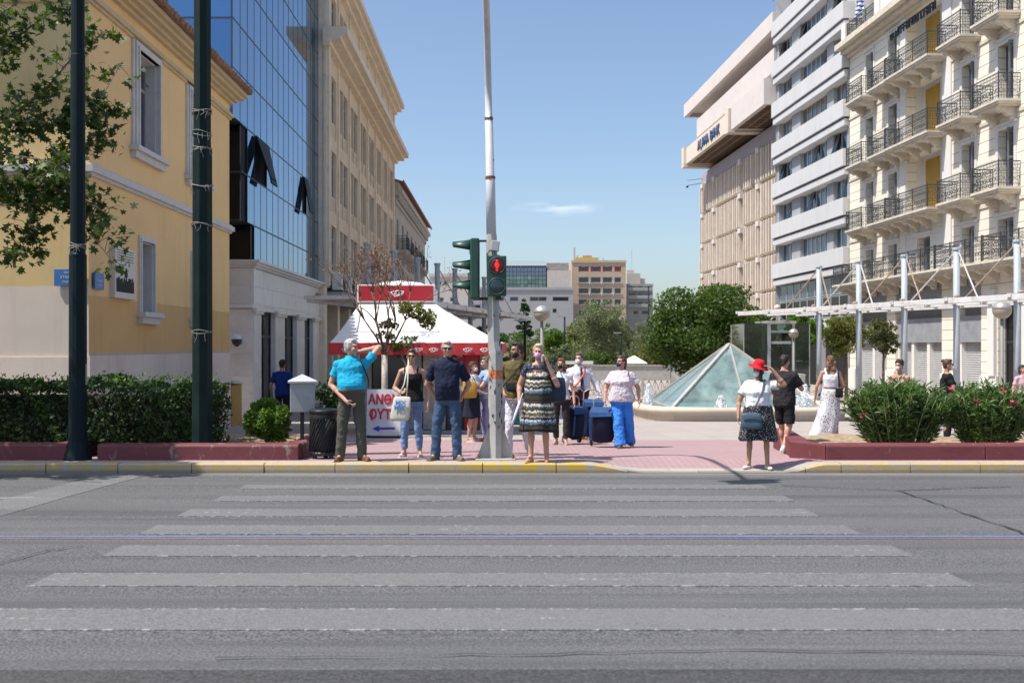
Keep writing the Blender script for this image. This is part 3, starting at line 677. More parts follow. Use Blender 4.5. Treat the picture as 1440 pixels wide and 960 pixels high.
for (a, b, c, d) in ops:
    big_ = d - c > 1.8; wo_ = inst('window', frame_mesh(b - a, d - c, .08, .07, m_pl, 1, (d - c) * .7), yb_, (a, .2, c)); inst('pane', box_mesh('pane', b - a - .06, .012, d - c - .06, m_lace), wo_, (.03, .035, .03))
    f = MB(); t_ = .24 if big_ else .11
    for k, (t2, o2) in enumerate(((t_, .05), (t_ * .62, .085), (t_ * .25, .11)) if big_ else ((t_, .04), (t_ * .5, .06))):
        f.box(a - t2, a + .001 * k, -o2, .01, c, d + t2); f.box(b - .001 * k, b + t2, -o2, .01, c, d + t2); f.box(a + .002, b - .002, -o2, .01, d, d + t2 - .001 * k)
    f.box(a - .005, a + .03, .0, .21, c, d); f.box(b - .03, b + .005, .0, .21, c, d); f.box(a, b, .0, .21, d - .03, d + .004); f.obj('window_surround', m_wf, yb_)
    f = MB(); f.box(a - t_ - .1, b + t_ + .1, -.2, .05, c - .1, c); f.box(a - t_ - .04, b + t_ + .04, -.12, .02, c - .24, c - .1); f.obj('window_sill', m_wf, yb_)
# street name signs and marble plaque
def text_mesh(s, size, mat, ext=.004, bold=0., bev=0.):
    cu = bpy.data.curves.new('text', 'FONT'); cu.body = s; cu.size = size; cu.extrude = ext; cu.align_x = 'CENTER'; cu.align_y = 'CENTER'; cu.offset = bold; cu.bevel_depth = bev; cu.resolution_u = 3
    o = bpy.data.objects.new('text', cu); C.objects.link(o); dg = bpy.context.evaluated_depsgraph_get(); me = bpy.data.meshes.new_from_object(o.evaluated_get(dg)); bpy.data.objects.remove(o); me.materials.clear(); me.materials.append(mat); return me
m_sb = M_('blue_enamel', (.05, .17, .45), .35, .1, 6, .05); m_ltr = M_('white_lettering', (.75, .78, .82), .5, .04, 4, 0)
for rz_, loc, lab in ((0, (.12, -.05, 2.62), 'blue street name sign on the side of the yellow house'), (1, (-.05, .1, 2.66), 'blue street name sign on the front of the yellow house')):
    s = thing('street_sign', lab, 'sign', Matrix.Translation((-7.46, 18, 0)) @ Matrix.Rotation(R(90), 4, 'Z') @ Vector(loc), R(90) if rz_ == 0 else 0)
    w_ = .42 if rz_ == 0 else .5; sgn = 1 if rz_ == 0 else -1; mb = MB(); mb.box(0 if sgn > 0 else -w_, w_ if sgn > 0 else 0, -.015, .02, 0, .3); mb.obj('plate', m_sb, s, bevel=.004)
    for k, (tx, sz) in enumerate((('ΟΔΟΣ', .05), ('ΣΤΑΔΙΟΥ', .062), ('STADIOU', .045))): inst('lettering', text_mesh(tx, sz, m_ltr, .001), s, (sgn * w_ / 2, -.018, .24 - .085 * k), (R(90), 0, 0))
pq = thing('marble_plaque', 'white marble plaque with dark carved figures on the yellow house', 'plaque', (-7.44, 18.95, 2.5), R(90))
mb = MB(); mb.box(0, 1.05, -.09, .03, 0, .98); mb.obj('slab', wstone, pq, bevel=.008)
m_carv = M_('dark_relief', (.05, .045, .04), .7, .3, 20, .3)
rr = random.Random(3); mb = MB()
for i in range(24):
    x = .08 + .037 * i + rr.uniform(-.01, .01); h = rr.uniform(.17, .27); mb.cap_((x, -.092, .13), (x + rr.uniform(-.02, .02), -.092, .13 + h), .012, .016, 6)
mb.obj('figures', m_carv, pq); mb = MB(); mb.cap_((.52, -.092, .45), (.55, -.092, .58), .045, .02, 8); mb.cap_((.48, -.092, .5), (.6, -.092, .47), .014, .012, 6); mb.obj('emblem', m_carv, pq)
for k in range(5): mb = MB(); mb.box(.1, .95 - .05 * (k % 2), -.094, -.088, .72 + .05 * k, .732 + .05 * k); mb.obj('inscription', m_carv, pq)
lw = thing('low_wall', 'short ochre wall with pale coping beside the yellow house', 'wall', (-7.4, 27.33, -.8), R(90))
mb = MB(); mb.box(0, 1.05, 0, .3, 0, 1.3); mb.obj('wall', M_('ochre_render', (.44, .27, .085), .9, .12, 2, .3, dirt=.4), lw); mb = MB(); mb.add([(-.0, -.05, 1.36), (1.1, -.05, 1.3), (1.1, .35, 1.3), (0, .35, 1.36), (0, -.05, 1.44), (1.1, -.05, 1.38), (1.1, .35, 1.38), (0, .35, 1.44)], [(0, 3, 2, 1), (4, 5, 6, 7), (0, 1, 5, 4), (1, 2, 6, 5), (2, 3, 7, 6), (3, 0, 4, 7)]); mb.obj('coping', m_wf, lw)

# ------------------------------------------------------------------ blue glass office on a marble base
gb = thing('glass_office', 'blue mirror glass office block on a white marble base', 'building', (-7.8, 29.1, 0), R(90))
m_blu = glass_('blue_mirror_glass', (.145, .265, .43), .035, metal=.92, var=.08); m_mul = M_('dark_mullion', (.035, .055, .08), .4, .1, 5, 0)
mb = MB(); mb.box(.06, 13.6, .12, 11, 8.28, 18.4); mb.box(1.06, 13.6, .12, 11, 5.4, 8.28); mb.box(2.36, 13.6, .12, 11, 4.3, 5.4); mb.obj('core', m_inside, gb)
ph = 1.447; pw = .85; z0 = 4.0 + .0; rows = [3.95 + ph * k for k in range(10)]
pane_m = box_mesh('glass_pane', pw - .008, .03, ph - .03, m_blu); opened = {(3, 2): 19, (4, 2): 12, (12, 2): 10}
for j, z in enumerate(rows):
    for i in range(16):
        u = i * pw
        if z + .1 < 5.3 and u < 2.3: continue
        if z + .1 < 8.2 and u < .9: continue
        zz = max(z, 4.28); me = pane_m if zz == z else box_mesh('glass_pane', pw - .03, .03, ph - .045 - (zz - z), m_blu)
        if (i, j) in opened: 
            o = inst('open_sash', cmesh('sash', lambda: MB().box(0, pw - .03, 0, .04, -(ph - .045), 0).mesh('open_sash', glass_('dark_sash', (.006, .01, .012), .5, spec=.1))), gb, (u + .015, -.02, z + ph - .02), (R(-opened[(i, j)]), 0, 0)); continue
        inst('glass_pane', me, gb, (u + .004, .06, zz + .02))
for j, z in enumerate(rows[1:]):
    inst('transom', box_mesh('transom', 13.6 - (2.3 if z < 5.5 else 1.0 if z < 8.3 else 0), .05, .04, m_mul), gb, ((2.3 if z < 5.5 else 1.0 if z < 8.3 else 0), .05, z - .012))
for i in range(17): 
    zb = 4.28 if i * pw > 2.2 else 5.4 if i * pw > .9 else 8.28
    inst('mullion', box_mesh('mullion', .01, .012, 18.4 - zb, m_mul), gb, (i * pw - .001, .052, zb))
front = box_mesh('front_pane', .03, 1.87, ph - .045, glass_('front_blue_glass', (.12, .24, .42), .04, metal=.85, var=.1)); fb_ = box_mesh('front_black_pane', .03, 1.87, ph - .045, m_black)
for j, z in enumerate(rows):
    u = 0.02 if z > 8.2 else 1.0 if z > 5.3 else 2.3
    for i in range(4): inst('front_pane' if z > 8.2 else 'front_dark_pane', front if z > 8.2 else fb_, gb, (u, .1 + 1.9 * i, max(z, 4.3) + .02), scale=(1, 1, 1 if z > 4.28 else .75))
    inst('transom', box_mesh('transom_f', .05, 7.6, .05, m_mul), gb, (u - .01, .1, z - .03))
for i in range(4): inst('mullion', box_mesh('mullion_f', .03, .04, 18.4 - 8.28, m_mul), gb, (.0, .07 + 1.9 * i, 8.28))
# marble base
mb = MB(); bops = [(3.2, 5.2, -.8, 2.72), (6.7, 8.8, -.8, 2.72), (10.3, 12.1, -.8, 2.72)]
m_marb = M_('grey_marble', (.74, .71, .68), .4, .1, 1.1, .05, 30, dirt=.45, dirtc=(.36, .35, .36), objvar=.18)
base = MB(); facade(base, 2.2, 13.6, -.9, 4.05, bops, .45); base.quad((2.2, 8, -.9), (2.2, 0, -.9), (2.2, 0, 4.05), (2.2, 8, 4.05)); bo = base.obj('marble_base', m_marb, gb)
mb = MB(); moulding(mb, [(.1, 4.05, 4.12), (.18, 4.12, 4.2), (.26, 4.2, 4.28)], 2.2, 13.6, ex=1)
for o_, a, b in [(.1, 4.05, 4.12), (.18, 4.12, 4.2), (.26, 4.2, 4.28)]: mb.box(2.2 - o_ - .002, 2.2, .022, 8, a + .001, b - .001)
mb.obj('cornice', m_marb, gb)
slabs(bo, m_marb, 2.2, 13.6, 2.92, 4.03, 9, 2, -.02, .02)
slabs(bo, m_marb, 0.02, 3.6, 2.92, 4.03, 3, 2, 2.18, .02, plane='x', name='stone_slab')
slabs(bo, m_marb, 0.02, 3.6, -.75, 2.75, 3, 5, 2.18, .02, plane='x', name='stone_slab')
for a, b in ((2.2, 3.2), (5.2, 6.7), (8.8, 10.3), (12.1, 13.6)):
    slabs(bo, m_marb, a + .01, b - .01, -.75, 2.6, 1, 5, -.02, .02)
    mb = MB(); mb.box(a - .05, b + .05, -.09, .0, 2.6, 2.68); mb.box(a - .1, b + .1, -.14, .0, 2.68, 2.78); mb.obj('capital', m_marb, gb)
mb = MB(); mb.box(2.06, 2.18, -.02, 5, 2.78, 2.9); mb.obj('moulding', m_marb, gb)
for a, b, c, d in bops: window(gb, a, c, b - a, d - c, .14, darkmetal, m_black, .1, 1, 2.7, name='door')
wl = thing('wall_lamp', 'round wall lamp in a dark bracket on the marble base', 'lamp', P(333, 478, 31.1)); mb = MB(); mb.ell((0, 0, .04), (.15, .15, .15)); mb.obj('globe', M_('lamp_globe', (.75, .75, .74), .3, .05, 3, 0), wl, True)
mb = MB(); mb.lathe([(.04, -.2), (.15, -.1), (.165, .02), (.15, .03)], n=14); mb.bar((-.26, .22, 0), (0, 0, 0), .02); mb.bar((0, .22, -.1), (0, 0, -.12), .04); mb.obj('bracket', darkmetal, wl)

# ------------------------------------------------------------------ tan stone office
tb = thing('stone_office', 'tall tan stone office with paired windows and a deep cornice', 'building', (-7.6, 42.85, 0), R(90))
m_tan = wall_mat('tan_stone', [(99, (.78, .64, .48))], .01, .08, .35); m_tan2 = M_('tan_trim', (.80, .67, .51), .85, .1, 1.5, .2, dirt=.4)
bay = 3.4; nb_ = 8; ops = []; lev = [(5.0, 7.0), (8.35, 10.35), (11.7, 13.7), (15.85, 17.3)]
for k in range(nb_):
    for q in (.35, 1.75):
        for a, b in lev: ops.append((k * bay + q, k * bay + q + 1.25, a - (.75 if a < 15 else 0), b))
mb = MB(); facade(mb, 0, 27.3, 4.15, 18.1, ops, .24); shell(mb, 0, 27.3, 0, 14, 4.15, 18.1); mb.box(.1, 27.2, .26, 13.9, 4.2, 18); mb.obj('wall', m_tan, tb)
mb = MB(); moulding(mb, [(.3, 14.45, 14.65), (.75, 14.65, 14.85), (1.05, 14.85, 15.2)], -.4, 27.5); mb.obj('cornice', m_tan2, tb)
mb = MB(); moulding(mb, [(.25, 17.9, 18.1), (.55, 18.1, 18.3), (.75, 18.3, 18.6)], -.1, 27.5); mb.obj('roof_cornice', m_tan2, tb)
for k in range(nb_ + 1):
    mb = MB(); mb.box(k * bay - .18, k * bay + .12, -.09, .02, 4.15, 14.45); mb.box(k * bay - .14, k * bay + .08, -.1, .02, 15.2, 17.9); mb.obj('pilaster', m_tan2, tb)
m_gr = glass_('grey_window_glass', (.13, .135, .135), .2, var=.5)
def grille():
    m = MB(); m.box(0, 1.25, 0, .05, 0, .07); m.box(0, 1.25, 0, .05, .64, .7)
    for i in range(5):
        x = .02 + .25 * i; m.bar((x, .02, .05), (x + .22, .02, .66), .04); m.bar((x + .22, .025, .05), (x, .025, .66), .04); m.bar((x, .02, .05), (x, .02, .66), .05)
    return m.mesh('stone_grille', m_tan2)
gme = grille()
for k in range(nb_):
    for q in (.35, 1.75):
        for a, b in lev:
            window(tb, k * bay + q, a, 1.25, b - a, .13, m_pl, m_gr, .06, 0, (b - a) * .72)
            if a < 15 and k < 6: inst('stone_grille', gme, tb, (k * bay + q, .05, a - .73)); inst('panel', box_mesh('panel', 1.25, .05, .72, m_tan2), tb, (k * bay + q, .13, a - .74))
mb = MB(); mb.box(-.12, .2, -.22, .3, 4.2, 18.0); mb.obj('corner_pier', m_tan2, tb)
mb = MB(); mb.box(.0, 27.3, .6, 14, -.9, 4.15); mb.obj('shopfront', m_inside, tb)
for k in range(nb_ + 1): mb = MB(); mb.box(k * bay - .3, k * bay + .3, -.05, .6, -.9, 4.15); mb.obj('pier', m_tan2, tb)
mb = MB(); mb.box(.35, 27, -.7, .6, 3.45, 3.95); mb.obj('canopy', M_('grey_canopy', (.36, .36, .36), .7, .1, 2, .1, dirt=.3), tb); mb = MB(); mb.box(.3, 27.05, -.75, .62, 3.96, 4.02); mb.obj('canopy_flashing', darkmetal, tb)
def ac_unit(par, u, y, z, s=1.0):
    o = inst('air_conditioner', cmesh('ac', lambda: MB().box(0, .85, 0, .32, 0, .6).mesh('air_conditioner', paintw)), par, (u, y, z), scale=(s, s, s))
    def f():
        m = MB()
        for r in (.24, .17, .1): m.tube([(.52 + r * math.cos(a), -.012, .3 + r * math.sin(a)) for a in np.linspace(0, 6.283, 17)], .012, 5, False)
        m.tube([(.52, .0, .3), (.52, -.006, .3)], [.25, .25], 16); return m.mesh('fan_grille', darkmetal)
    inst('fan_grille', cmesh('acg', f), o); return o
ac_unit(tb, 1.1, -.55, 4.03, 1.3); ac_unit(tb, 3.9, -.55, 4.03, 1.3)

# ------------------------------------------------------------------ far neoclassical house
nb2 = thing('neoclassical_house', 'pale neoclassical house with red roof edge and small dark balconies', 'building', (-7.55, 70.4, 0), R(90))
m_nc = wall_mat('pale_plaster', [(99, (.50, .46, .40))], .01, .08, .4); ops = []
for k in range(7):
    for a, b in ((1.2, 3.6), (5, 7.2), (8.6, 10.8)): ops.append((1.4 + 3.8 * k, 2.7 + 3.8 * k, a, b))
mb = MB(); facade(mb, 0, 28, -.9, 12.4, ops, .35); shell(mb, 0, 28, 0, 12, -.9, 12.4); mb.box(.1, 27.9, .4, 11.9, -.8, 12.3); mb.obj('wall', m_nc, nb2)
mb = MB(); moulding(mb, [(.15, 11.7, 11.9), (.35, 12.25, 12.4), (.55, 12.4, 12.7), (.3, 12.7, 13.2)], -.1, 28.1)
for k in range(70): mb.box(.2 + k * .4, .4 + k * .4, -.33, 0, 11.95, 12.24)
mb.obj('cornice', M_('pale_trim', (.5, .47, .42), .85, .1, 2, .2, dirt=.4), nb2)
mb = MB(); mb.quad((-.2, -.65, 13.2), (28.2, -.65, 13.2), (28.2, 6, 15.3), (-.2, 6, 15.3)); mb.quad((-.2, -.65, 13.2), (-.2, 6, 15.3), (-.2, 12.65, 13.2)); mb.box(-.2, 28.2, -.68, -.6, 13.1, 13.3); mb.obj('roof', M_('red_roof', (.28, .1, .06), .9, .2, 4, .3), nb2)
for a, b, c, d in ops: window(nb2, a, c, b - a, d - c, .25, m_wf, m_gr, .08, 1, 0)
for k in range(6):
    balcony(nb2, 1.0 + 3.8 * k, 3.1 + 3.8 * k, 8.5, .8, bpy.data.materials['pale_trim'], m_iron)
    balcony(nb2, 1.0 + 3.8 * k, 3.1 + 3.8 * k, 4.9, .8, bpy.data.materials['pale_trim'], m_iron)
# ------------------------------------------------------------------ right side of the street: facades along one line
RA = math.atan2(-1, .0464)
def rline(D): return Vector((22.2 - .0464 * D, D, 0))
def rthing(name, label, Dfar, off=0.): p = rline(Dfar); return thing(name, label, 'building', (p.x + off, p.y, 0), RA)
# hotel
ho = rthing('balcony_hotel', 'cream neoclassical hotel with iron balconies and grey shutters', 56.0)
CR = (.80, .74, .635)
m_cr = wall_mat('cream_rusticated_stucco', [(99, CR)], .01, .06, .22, groove=.46); m_wp = wall_mat('white_stucco', [(99, (.70, .68, .65))], .01, .04, .2)
m_bal = M_('balcony_stone', (.60, .54, .45), .85, .12, 3, .3, dirt=.6, dirtc=(.3, .25, .18)); m_must = M_('mustard_wall', (.42, .26, .055), .9, .08, 2, .1)
wins = [(2.25, 3.2), (5.05, 6.05), (12.45, 13.5), (15.35, 16.5)]; levels = [7.85, 11.3, 14.75]
ops = [(a, b, L + .04, L + 2.5) for a, b in wins for L in levels] + [(a, b, 5.04, 6.75) for a, b in wins] + [(8.25, 9.55, 5.04, 6.75)]
ops += [(7.05, 10.75, L + .02, L + 3.0) for L in levels]
sh_ops = [(.9, 4.8, -.9, 4.5), (5.8, 10.6, -.9, 4.5), (11.95, 14.0, -.9, 4.5), (15.3, 17.1, -.9, 3.6)]
mb = MB(); facade(mb, 0, 24, -.9, 18.2, ops + sh_ops, .5); shell(mb, 0, 24, 0, 13, -.9, 18.2); mb.obj('wall', m_cr, ho)
mb = MB(); mb.box(.05, 6.9, .95, 12.9, -.85, 18.15); mb.box(10.9, 23.95, .95, 12.9, -.85, 18.15); mb.box(6.9, 10.9, 2.2, 12.9, 4.7, 18.15); mb.box(6.9, 10.9, .95, 12.9, -.85, 4.6); mb.obj('rooms', m_inside, ho)
for L in levels:      # loggias
    mb = MB(); mb.quad((7.04, .8, L), (10.76, .8, L), (10.76, .8, L + 3.05), (7.04, .8, L + 3.05)); mb.quad((7.04, .4, L), (7.04, .8, L), (7.04, .8, L + 3.02), (7.04, .4, L + 3.02)); mb.quad((10.76, .4, L), (10.76, .8, L), (10.76, .8, L + 3.02), (10.76, .4, L + 3.02))
    mb.quad((7.04, .4, L + 3.02), (10.76, .4, L + 3.02), (10.76, 1.7, L + 3.02), (7.04, 1.7, L + 3.02)); mb.quad((7.04, .4, L + .01), (10.76, .4, L + .01), (10.76, 1.7, L + .01), (7.04, 1.7, L + .01)); mb.obj('loggia', m_wp, ho)
    mb = MB(); mb.box(7.5, 8.8, .74, .79, L + .02, L + 2.75); mb.obj('mustard_panel', m_must, ho)
for a, b in ((6.5, 7.05), (10.75, 11.55)): mb = MB(); mb.box(a, b, -.07, .0, 4.65, 18.15); mb.obj('white_pier', m_wp, ho)
mb = MB(); mb.box(7.05, 10.75, -.03, .0, 6.8, 7.6); mb.box(7.05, 8.2, -.032, .0, 4.7, 6.79); mb.box(9.6, 10.75, -.032, .0, 4.7, 6.79); mb.obj('white_panel', m_wp, ho)
for L in levels + [5.0]: mb = MB(); mb.box(0, 24, -.05, 0, L - .5 if L > 6 else 4.55, L - .36 if L > 6 else 4.66); mb.obj('string_course', m_bal, ho)
mb = MB(); moulding(mb, [(.2, 17.75, 17.95), (.5, 17.95, 18.15), (.85, 18.15, 18.45)], -.1, 24); mb.obj('cornice', m_bal, ho)
mb = MB(); mb.box(.3, 24, 1.3, 12, 18.2, 24); mb.obj('attic_wall', m_cr, ho); mb = MB(); mb.box(.0, .6, -.5, .1, 18.45, 19.6); mb.box(4.4, 5, -.5, .1, 18.45, 19.6); mb.box(5.0, 24, -.4, .0, 18.46, 19.55); mb.obj('parapet', m_wp, ho)
inst('railing', rail_mesh(3.7, 1.0, .5, 'a', m_iron), ho, (.65, -.4, 18.45))
m_shut = M_('grey_shutter', (.14, .15, .165), .6, .12, 4, .1)
def shutter_mesh(w, h):
    def f():
        m = MB(); m.box(0, .06, 0, .04, 0, h); m.box(w - .06, w, 0, .04, 0, h)
        for z in (0, h * .5 - .05, h - .1): m.box(.06, w - .06, .002, .038, z, z + .1)
        n = int(h / .07)
        for i in range(n): z = .1 + (h - .2) * i / n; m.add([(.06, .006, z), (w - .06, .006, z), (w - .06, .034, z + .04), (.06, .034, z + .04)], [(0, 1, 2, 3)])
        return m.mesh('shutter', m_shut)
    return cmesh(('sh', round(w, 2), round(h, 2)), f)
rr = random.Random(11)
def hwin(a, b, z, h):
    w = b - a; o = window(ho, a, z, w, h, .38, m_wf, winglass, .07, 1, h * .78, name='balcony_door')
    ao = rr.choice((75, 82, 88, 60)); bo_ = rr.choice((70, 85, 30, 88))
    inst('shutter', shutter_mesh(w * .48, h - .06), ho, (a + .02, .3, z + .03), (0, 0, R(-ao) * .25)); inst('shutter', shutter_mesh(w * .48, h - .06), ho, (b - .02, .34, z + .03), (0, 0, R(180 + bo_)))
    mb = MB(); mb.box(a - .18, a, -.04, .0, z, z + h + .15); mb.box(b, b + .18, -.04, .0, z, z + h + .15); mb.box(a, b, -.04, 0, z + h, z + h + .15); mb.box(a - .22, b + .22, -.12, .0, z + h + .152, z + h + .24); mb.obj('window_surround', m_wp, ho)
for L in levels:
    for a, b in wins: hwin(a, b, L + .05, 2.43); c = (a + b) / 2; balcony(ho, c - 1.05, c + 1.05, L, .95, m_bal, m_iron)
    balcony(ho, 6.72, 11.2, L, 1.0, m_bal, m_iron, 4)
for a, b in wins + [(8.25, 9.55)]: hwin(a, b, 5.05, 1.68)
for k in range(6): balcony(ho, .2 + 3.95 * k, .2 + 3.95 * (k + 1) - .02, 4.98, 1.1, m_bal, m_iron, 3)
# hotel sign letters: dark band of lettering under the cornice
m_sign = M_('dark_sign_letters', (.03, .035, .05), .5, .1, 5, 0)
rr2 = random.Random(2); 
for k in range(16):      # the lettering cannot be read in the photograph: upright strokes only
    x = 5.4 + .3 * k; mb = MB(); mb.box(x, x + .07, -.12, -.05, 17.1, 17.5); q_ = rr2.sample((0, 1, 2), rr2.choice((1, 2, 2))); [mb.box(x + .07, x + .21, -.115, -.055, (17.1, 17.27, 17.43)[j], (17.17, 17.34, 17.5)[j]) for j in q_]; (mb.box(x + .21, x + .27, -.12, -.05, 17.1, 17.5) if rr2.random() < .5 else None); mb.obj('sign_letter', m_sign, ho)
# shop fronts
m_roll = M_('roller_shutter_grey', (.40, .40, .40), .5, .08, 3, .05, dirt=.3); m_lint = M_('grey_slate_lintel', (.27, .28, .30), .6, .15, 2, .1, dirt=.35)
def roller(par, a, b, z0, z1, y, mat):
    m = MB(); n = int((z1 - z0) / .1)
    for i in range(n): z = z0 + (z1 - z0) * i / n; h = (z1 - z0) / n; m.add([(a, y, z), (b, y, z), (b, y - .025, z + h * .5), (a, y - .025, z + h * .5), (b, y, z + h), (a, y, z + h)], [(0, 1, 2, 3), (3, 2, 4, 5)])
    return m.obj('roller_shutter', mat, par)
for a, b, nsp in ((.9, 4.8, 2), (5.8, 10.6, 3), (11.95, 14.0, 1)):
    mb = MB(); mb.box(a, b, .1, .5, 1.75, 2.9); mb.obj('slate_lintel', m_lint, ho, bevel=.01)
    w_ = (b - a) / nsp
    for k in range(nsp):
        roller(ho, a + w_ * k + .14, a + w_ * (k + 1) - .14, -.85, 1.75, .35, m_roll); mb = MB(); mb.box(a + w_ * k - .14 + (.14 if k == 0 else 0), a + w_ * k + .14, .15, .5, -.9, 1.75); mb.obj('shop_post', m_wp, ho)
    roller(ho, a + .05, b - .05, 2.9, 3.7, .4, M_('louvre_brown_grey', (.22, .20, .18), .6, .1)); mb = MB(); mb.box(a, b, .05, .5, 3.7, 4.5); mb.obj('shutter_box', m_lint, ho, bevel=.01)
for a, b in ((0, .9), (4.8, 5.8), (10.6, 11.95), (14.0, 15.3), (17.1, 18)): mb = MB(); mb.box(a - .01, b + .01, -.09, 0, -.9, .35); mb.obj('plinth', m_wp, ho)
for a in (14.75, 17.12): mb = MB(); mb.box(a, a + .5, -.16, .0, .36, 3.7); mb.box(a - .06, a + .56, -.2, 0, 3.7, 3.9); mb.obj('door_pilaster', m_wp, ho)
dr = window(ho, 15.32, -.85, 1.76, 4.4, .3, darkmetal, m_black, .12, 1, 2.6, name='entrance_door')
mb = MB()
for i in range(9): mb.bar((.15 + .18 * i, -.02, .3), (.15 + .18 * i, -.02, 2.4), .02)
mb.obj('door_grille', m_iron, dr)
fl = thing('flag', 'small blue and white flag on a leaning pole at the hotel parapet', 'flag', P(1206, 30, 55.5)); mb = MB(); mb.tube([(.2, 0, -.9), (-.15, 0, 1.3)], .025, 6); mb.obj('pole', m_wf, fl)
mb = MB(); V, Q = gridsheet(0, .45, 0, 1.1, 8, 12, lambda x, y: 0); mb.add([(-.1 + a * .9 + .16 * (b - .5) * -1, .07 * math.sin(a * 20 + b * 4), 1.15 - b) for a, b, c in V], [tuple(q) for q in Q])
def flagm():
    m, t, b = nodes('striped_flag_cloth'); g = N(t, 'SeparateXYZ'); t.links.new(coord(t, kind='Generated'), g.inputs[0]); s_ = math_(t, 'GREATER_THAN', math_(t, 'FRACT', math_(t, 'MULTIPLY', g.outputs['Z'], 4.5)), .5); setc(t, b, mixc(t, s_, (.04, .09, .35), (.7, .7, .72))); b.inputs['Roughness'].default_value = .9; return m
mb.obj('cloth', flagm(), fl, True)

# white banded office
wb = rthing('banded_office', 'white office block with projecting bands and blue ribbon windows', 68.75)
m_bw = wall_mat('white_concrete_bands', [(99, (.575, .577, .588))], .01, .05, .25); m_col = M_('grey_column', (.33, .34, .36), .7, .08, 3, .1); m_bluew = glass_('blue_window_glass', (.05, .085, .13), .07, spec=.9)
mb = MB(); mb.box(.05, 12.6, 1.0, 12, -.9, 25.8); mb.obj('core', m_inside, wb)
fl_z = [6.2 + 2.77 * k for k in range(7)]; m_al = M_('aluminium', (.5, .5, .5), .4, .05, 4, 0, metal=.4); m_och = M_('ochre_wood_frame', (.42, .28, .1), .6, .1, 4, .1)
mb = MB(); mb.quad((0, 12, -.9), (0, -.05, -.9), (0, -.05, 25.7), (0, 12, 25.7)); mb.quad((12.65, -.02, -.9), (12.65, 12, -.9), (12.65, 12, 25.7), (12.65, -.02, 25.7)); mb.obj('end_wall', m_bw, wb)
for k, z in enumerate(fl_z):
    mb = MB(); mb.box(.0, 12.7, -.38, .85, z, z + .98); mb.obj('parapet_band', m_bw, wb, bevel=.02)
    mb = MB(); mb.box(.06, 12.6, -.22, .85, z - .09, z - .001); mb.obj('shadow_gap', m_inside, wb)
    mb = MB(); mb.box(.04, 12.65, -.28, .85, z - .48, z - .091); mb.obj('soffit_band', m_bw, wb, bevel=.015)
    if k == 6: continue
    zw = z + .98; h = 2.77 - .98 - .48
    for a, b in ((.12, .5), (2.75, 4.4), (9.0, 10.05), (12.4, 12.62)): mb = MB(); mb.box(a, b, .12 if b - a > .5 else .0, .84, zw, zw + h); mb.obj('column', m_col, wb)
    for a, b, n in ((.5, 2.75, 3), (4.4, 9.0, 6), (10.05, 12.4, 3)):
        w_ = (b - a) / n
        for i in range(n): window(wb, a + i * w_, zw, w_, h, .3, m_och if k == 3 else m_al, m_bluew, .05, 0)
        if (k * 7 + n) % 3 != 0: inst('open_sash', cmesh(('osash', round(w_, 2)), lambda: MB().box(0, w_ - .1, 0, .04, -h + .1, 0).mesh('open_sash', m_black)), wb, (a + w_ * ((k + 1) % n) + .05, .26, zw + h - .05), (R(-16), 0, 0))
for a, b, c, d in ((.4, 12.3, 3.2, 5.6),):
    for i in range(9): w_ = (b - a) / 9; window(wb, a + i * w_, 4.6, w_, 1.05, .1, m_al, m_bluew, .05, 0); window(wb, a + i * w_, 3.3, w_, 1.25, .1, m_al, m_black, .05, 0)
mb = MB(); mb.box(.0, 12.7, -.1, .9, 2.6, 3.25); mb.obj('shop_fascia', m_bw, wb); mb = MB(); mb.box(.2, 12.4, .2, .9, -.9, 2.6); mb.obj('shopfront', m_inside, wb)
for k in range(4): mb = MB(); mb.box(.05 + 4.05 * k, .5 + 4.05 * k, -.05, .6, -.9, 2.6); mb.obj('pier', m_bw, wb)
mb = MB()
for i in range(16): mb.bar((.2 + .8 * i, -.3, 25.7 - .4), (.2 + .8 * i, -.3, 25.4 + .5), .03)
mb.bar((.1, -.3, 25.9), (12.5, -.3, 25.9), .04); mb.obj('roof_rail', m_iron, wb)

# ribbed concrete bank with cantilevered upper tiers
bk = rthing('ribbed_bank', 'pinkish concrete bank with vertical fins and cantilevered top storeys', 95.5, 1.3)
m_fin = M_('fin_concrete', (.60, .52, .44), .85, .1, 1.5, .25, dirt=.35, dirtc=(.36, .29, .23)); m_pk = M_('pink_concrete', (.62, .56, .53), .85, .05, 1, .12, dirt=.15); m_cof = M_('coffered_soffit', (.27, .2, .14), .9, .12, 2, .2); m_lav = M_('lavender_concrete', (.36, .32, .36), .85, .06, 1, .1)
mb = MB(); mb.box(0, 26.6, .25, 16, -.9, 16.9); mb.obj('wall', M_('fin_backing', (.42, .36, .3), .9, .1, 1.5, .2), bk)
mb = MB(); mb.box(-.02, 26.65, .1, 16, 16.9, 18.0); mb.obj('plain_band', m_lav, bk)
def fin_mesh(h, w):
    def f(): m = MB(); m.add([(0, .3, .1), (0, .02, .18), (w * .45, -.12, .22), (w, -.12, .22), (w, .3, .1), (0, .3, h - .02), (0, .02, h - .05), (w * .45, -.12, h - .12), (w, -.12, h - .12), (w, .3, h - .02)], [(0, 4, 3, 2, 1), (5, 6, 7, 8, 9), (0, 1, 6, 5), (1, 2, 7, 6), (2, 3, 8, 7), (3, 4, 9, 8)]); return m.mesh('fin', m_fin)
    return cmesh(('fin', round(h, 2), round(w, 2)), f)
zr = [0.2, 2.9, 5.65, 8.4, 11.2, 14.05, 16.85]; rf_ = random.Random(8)
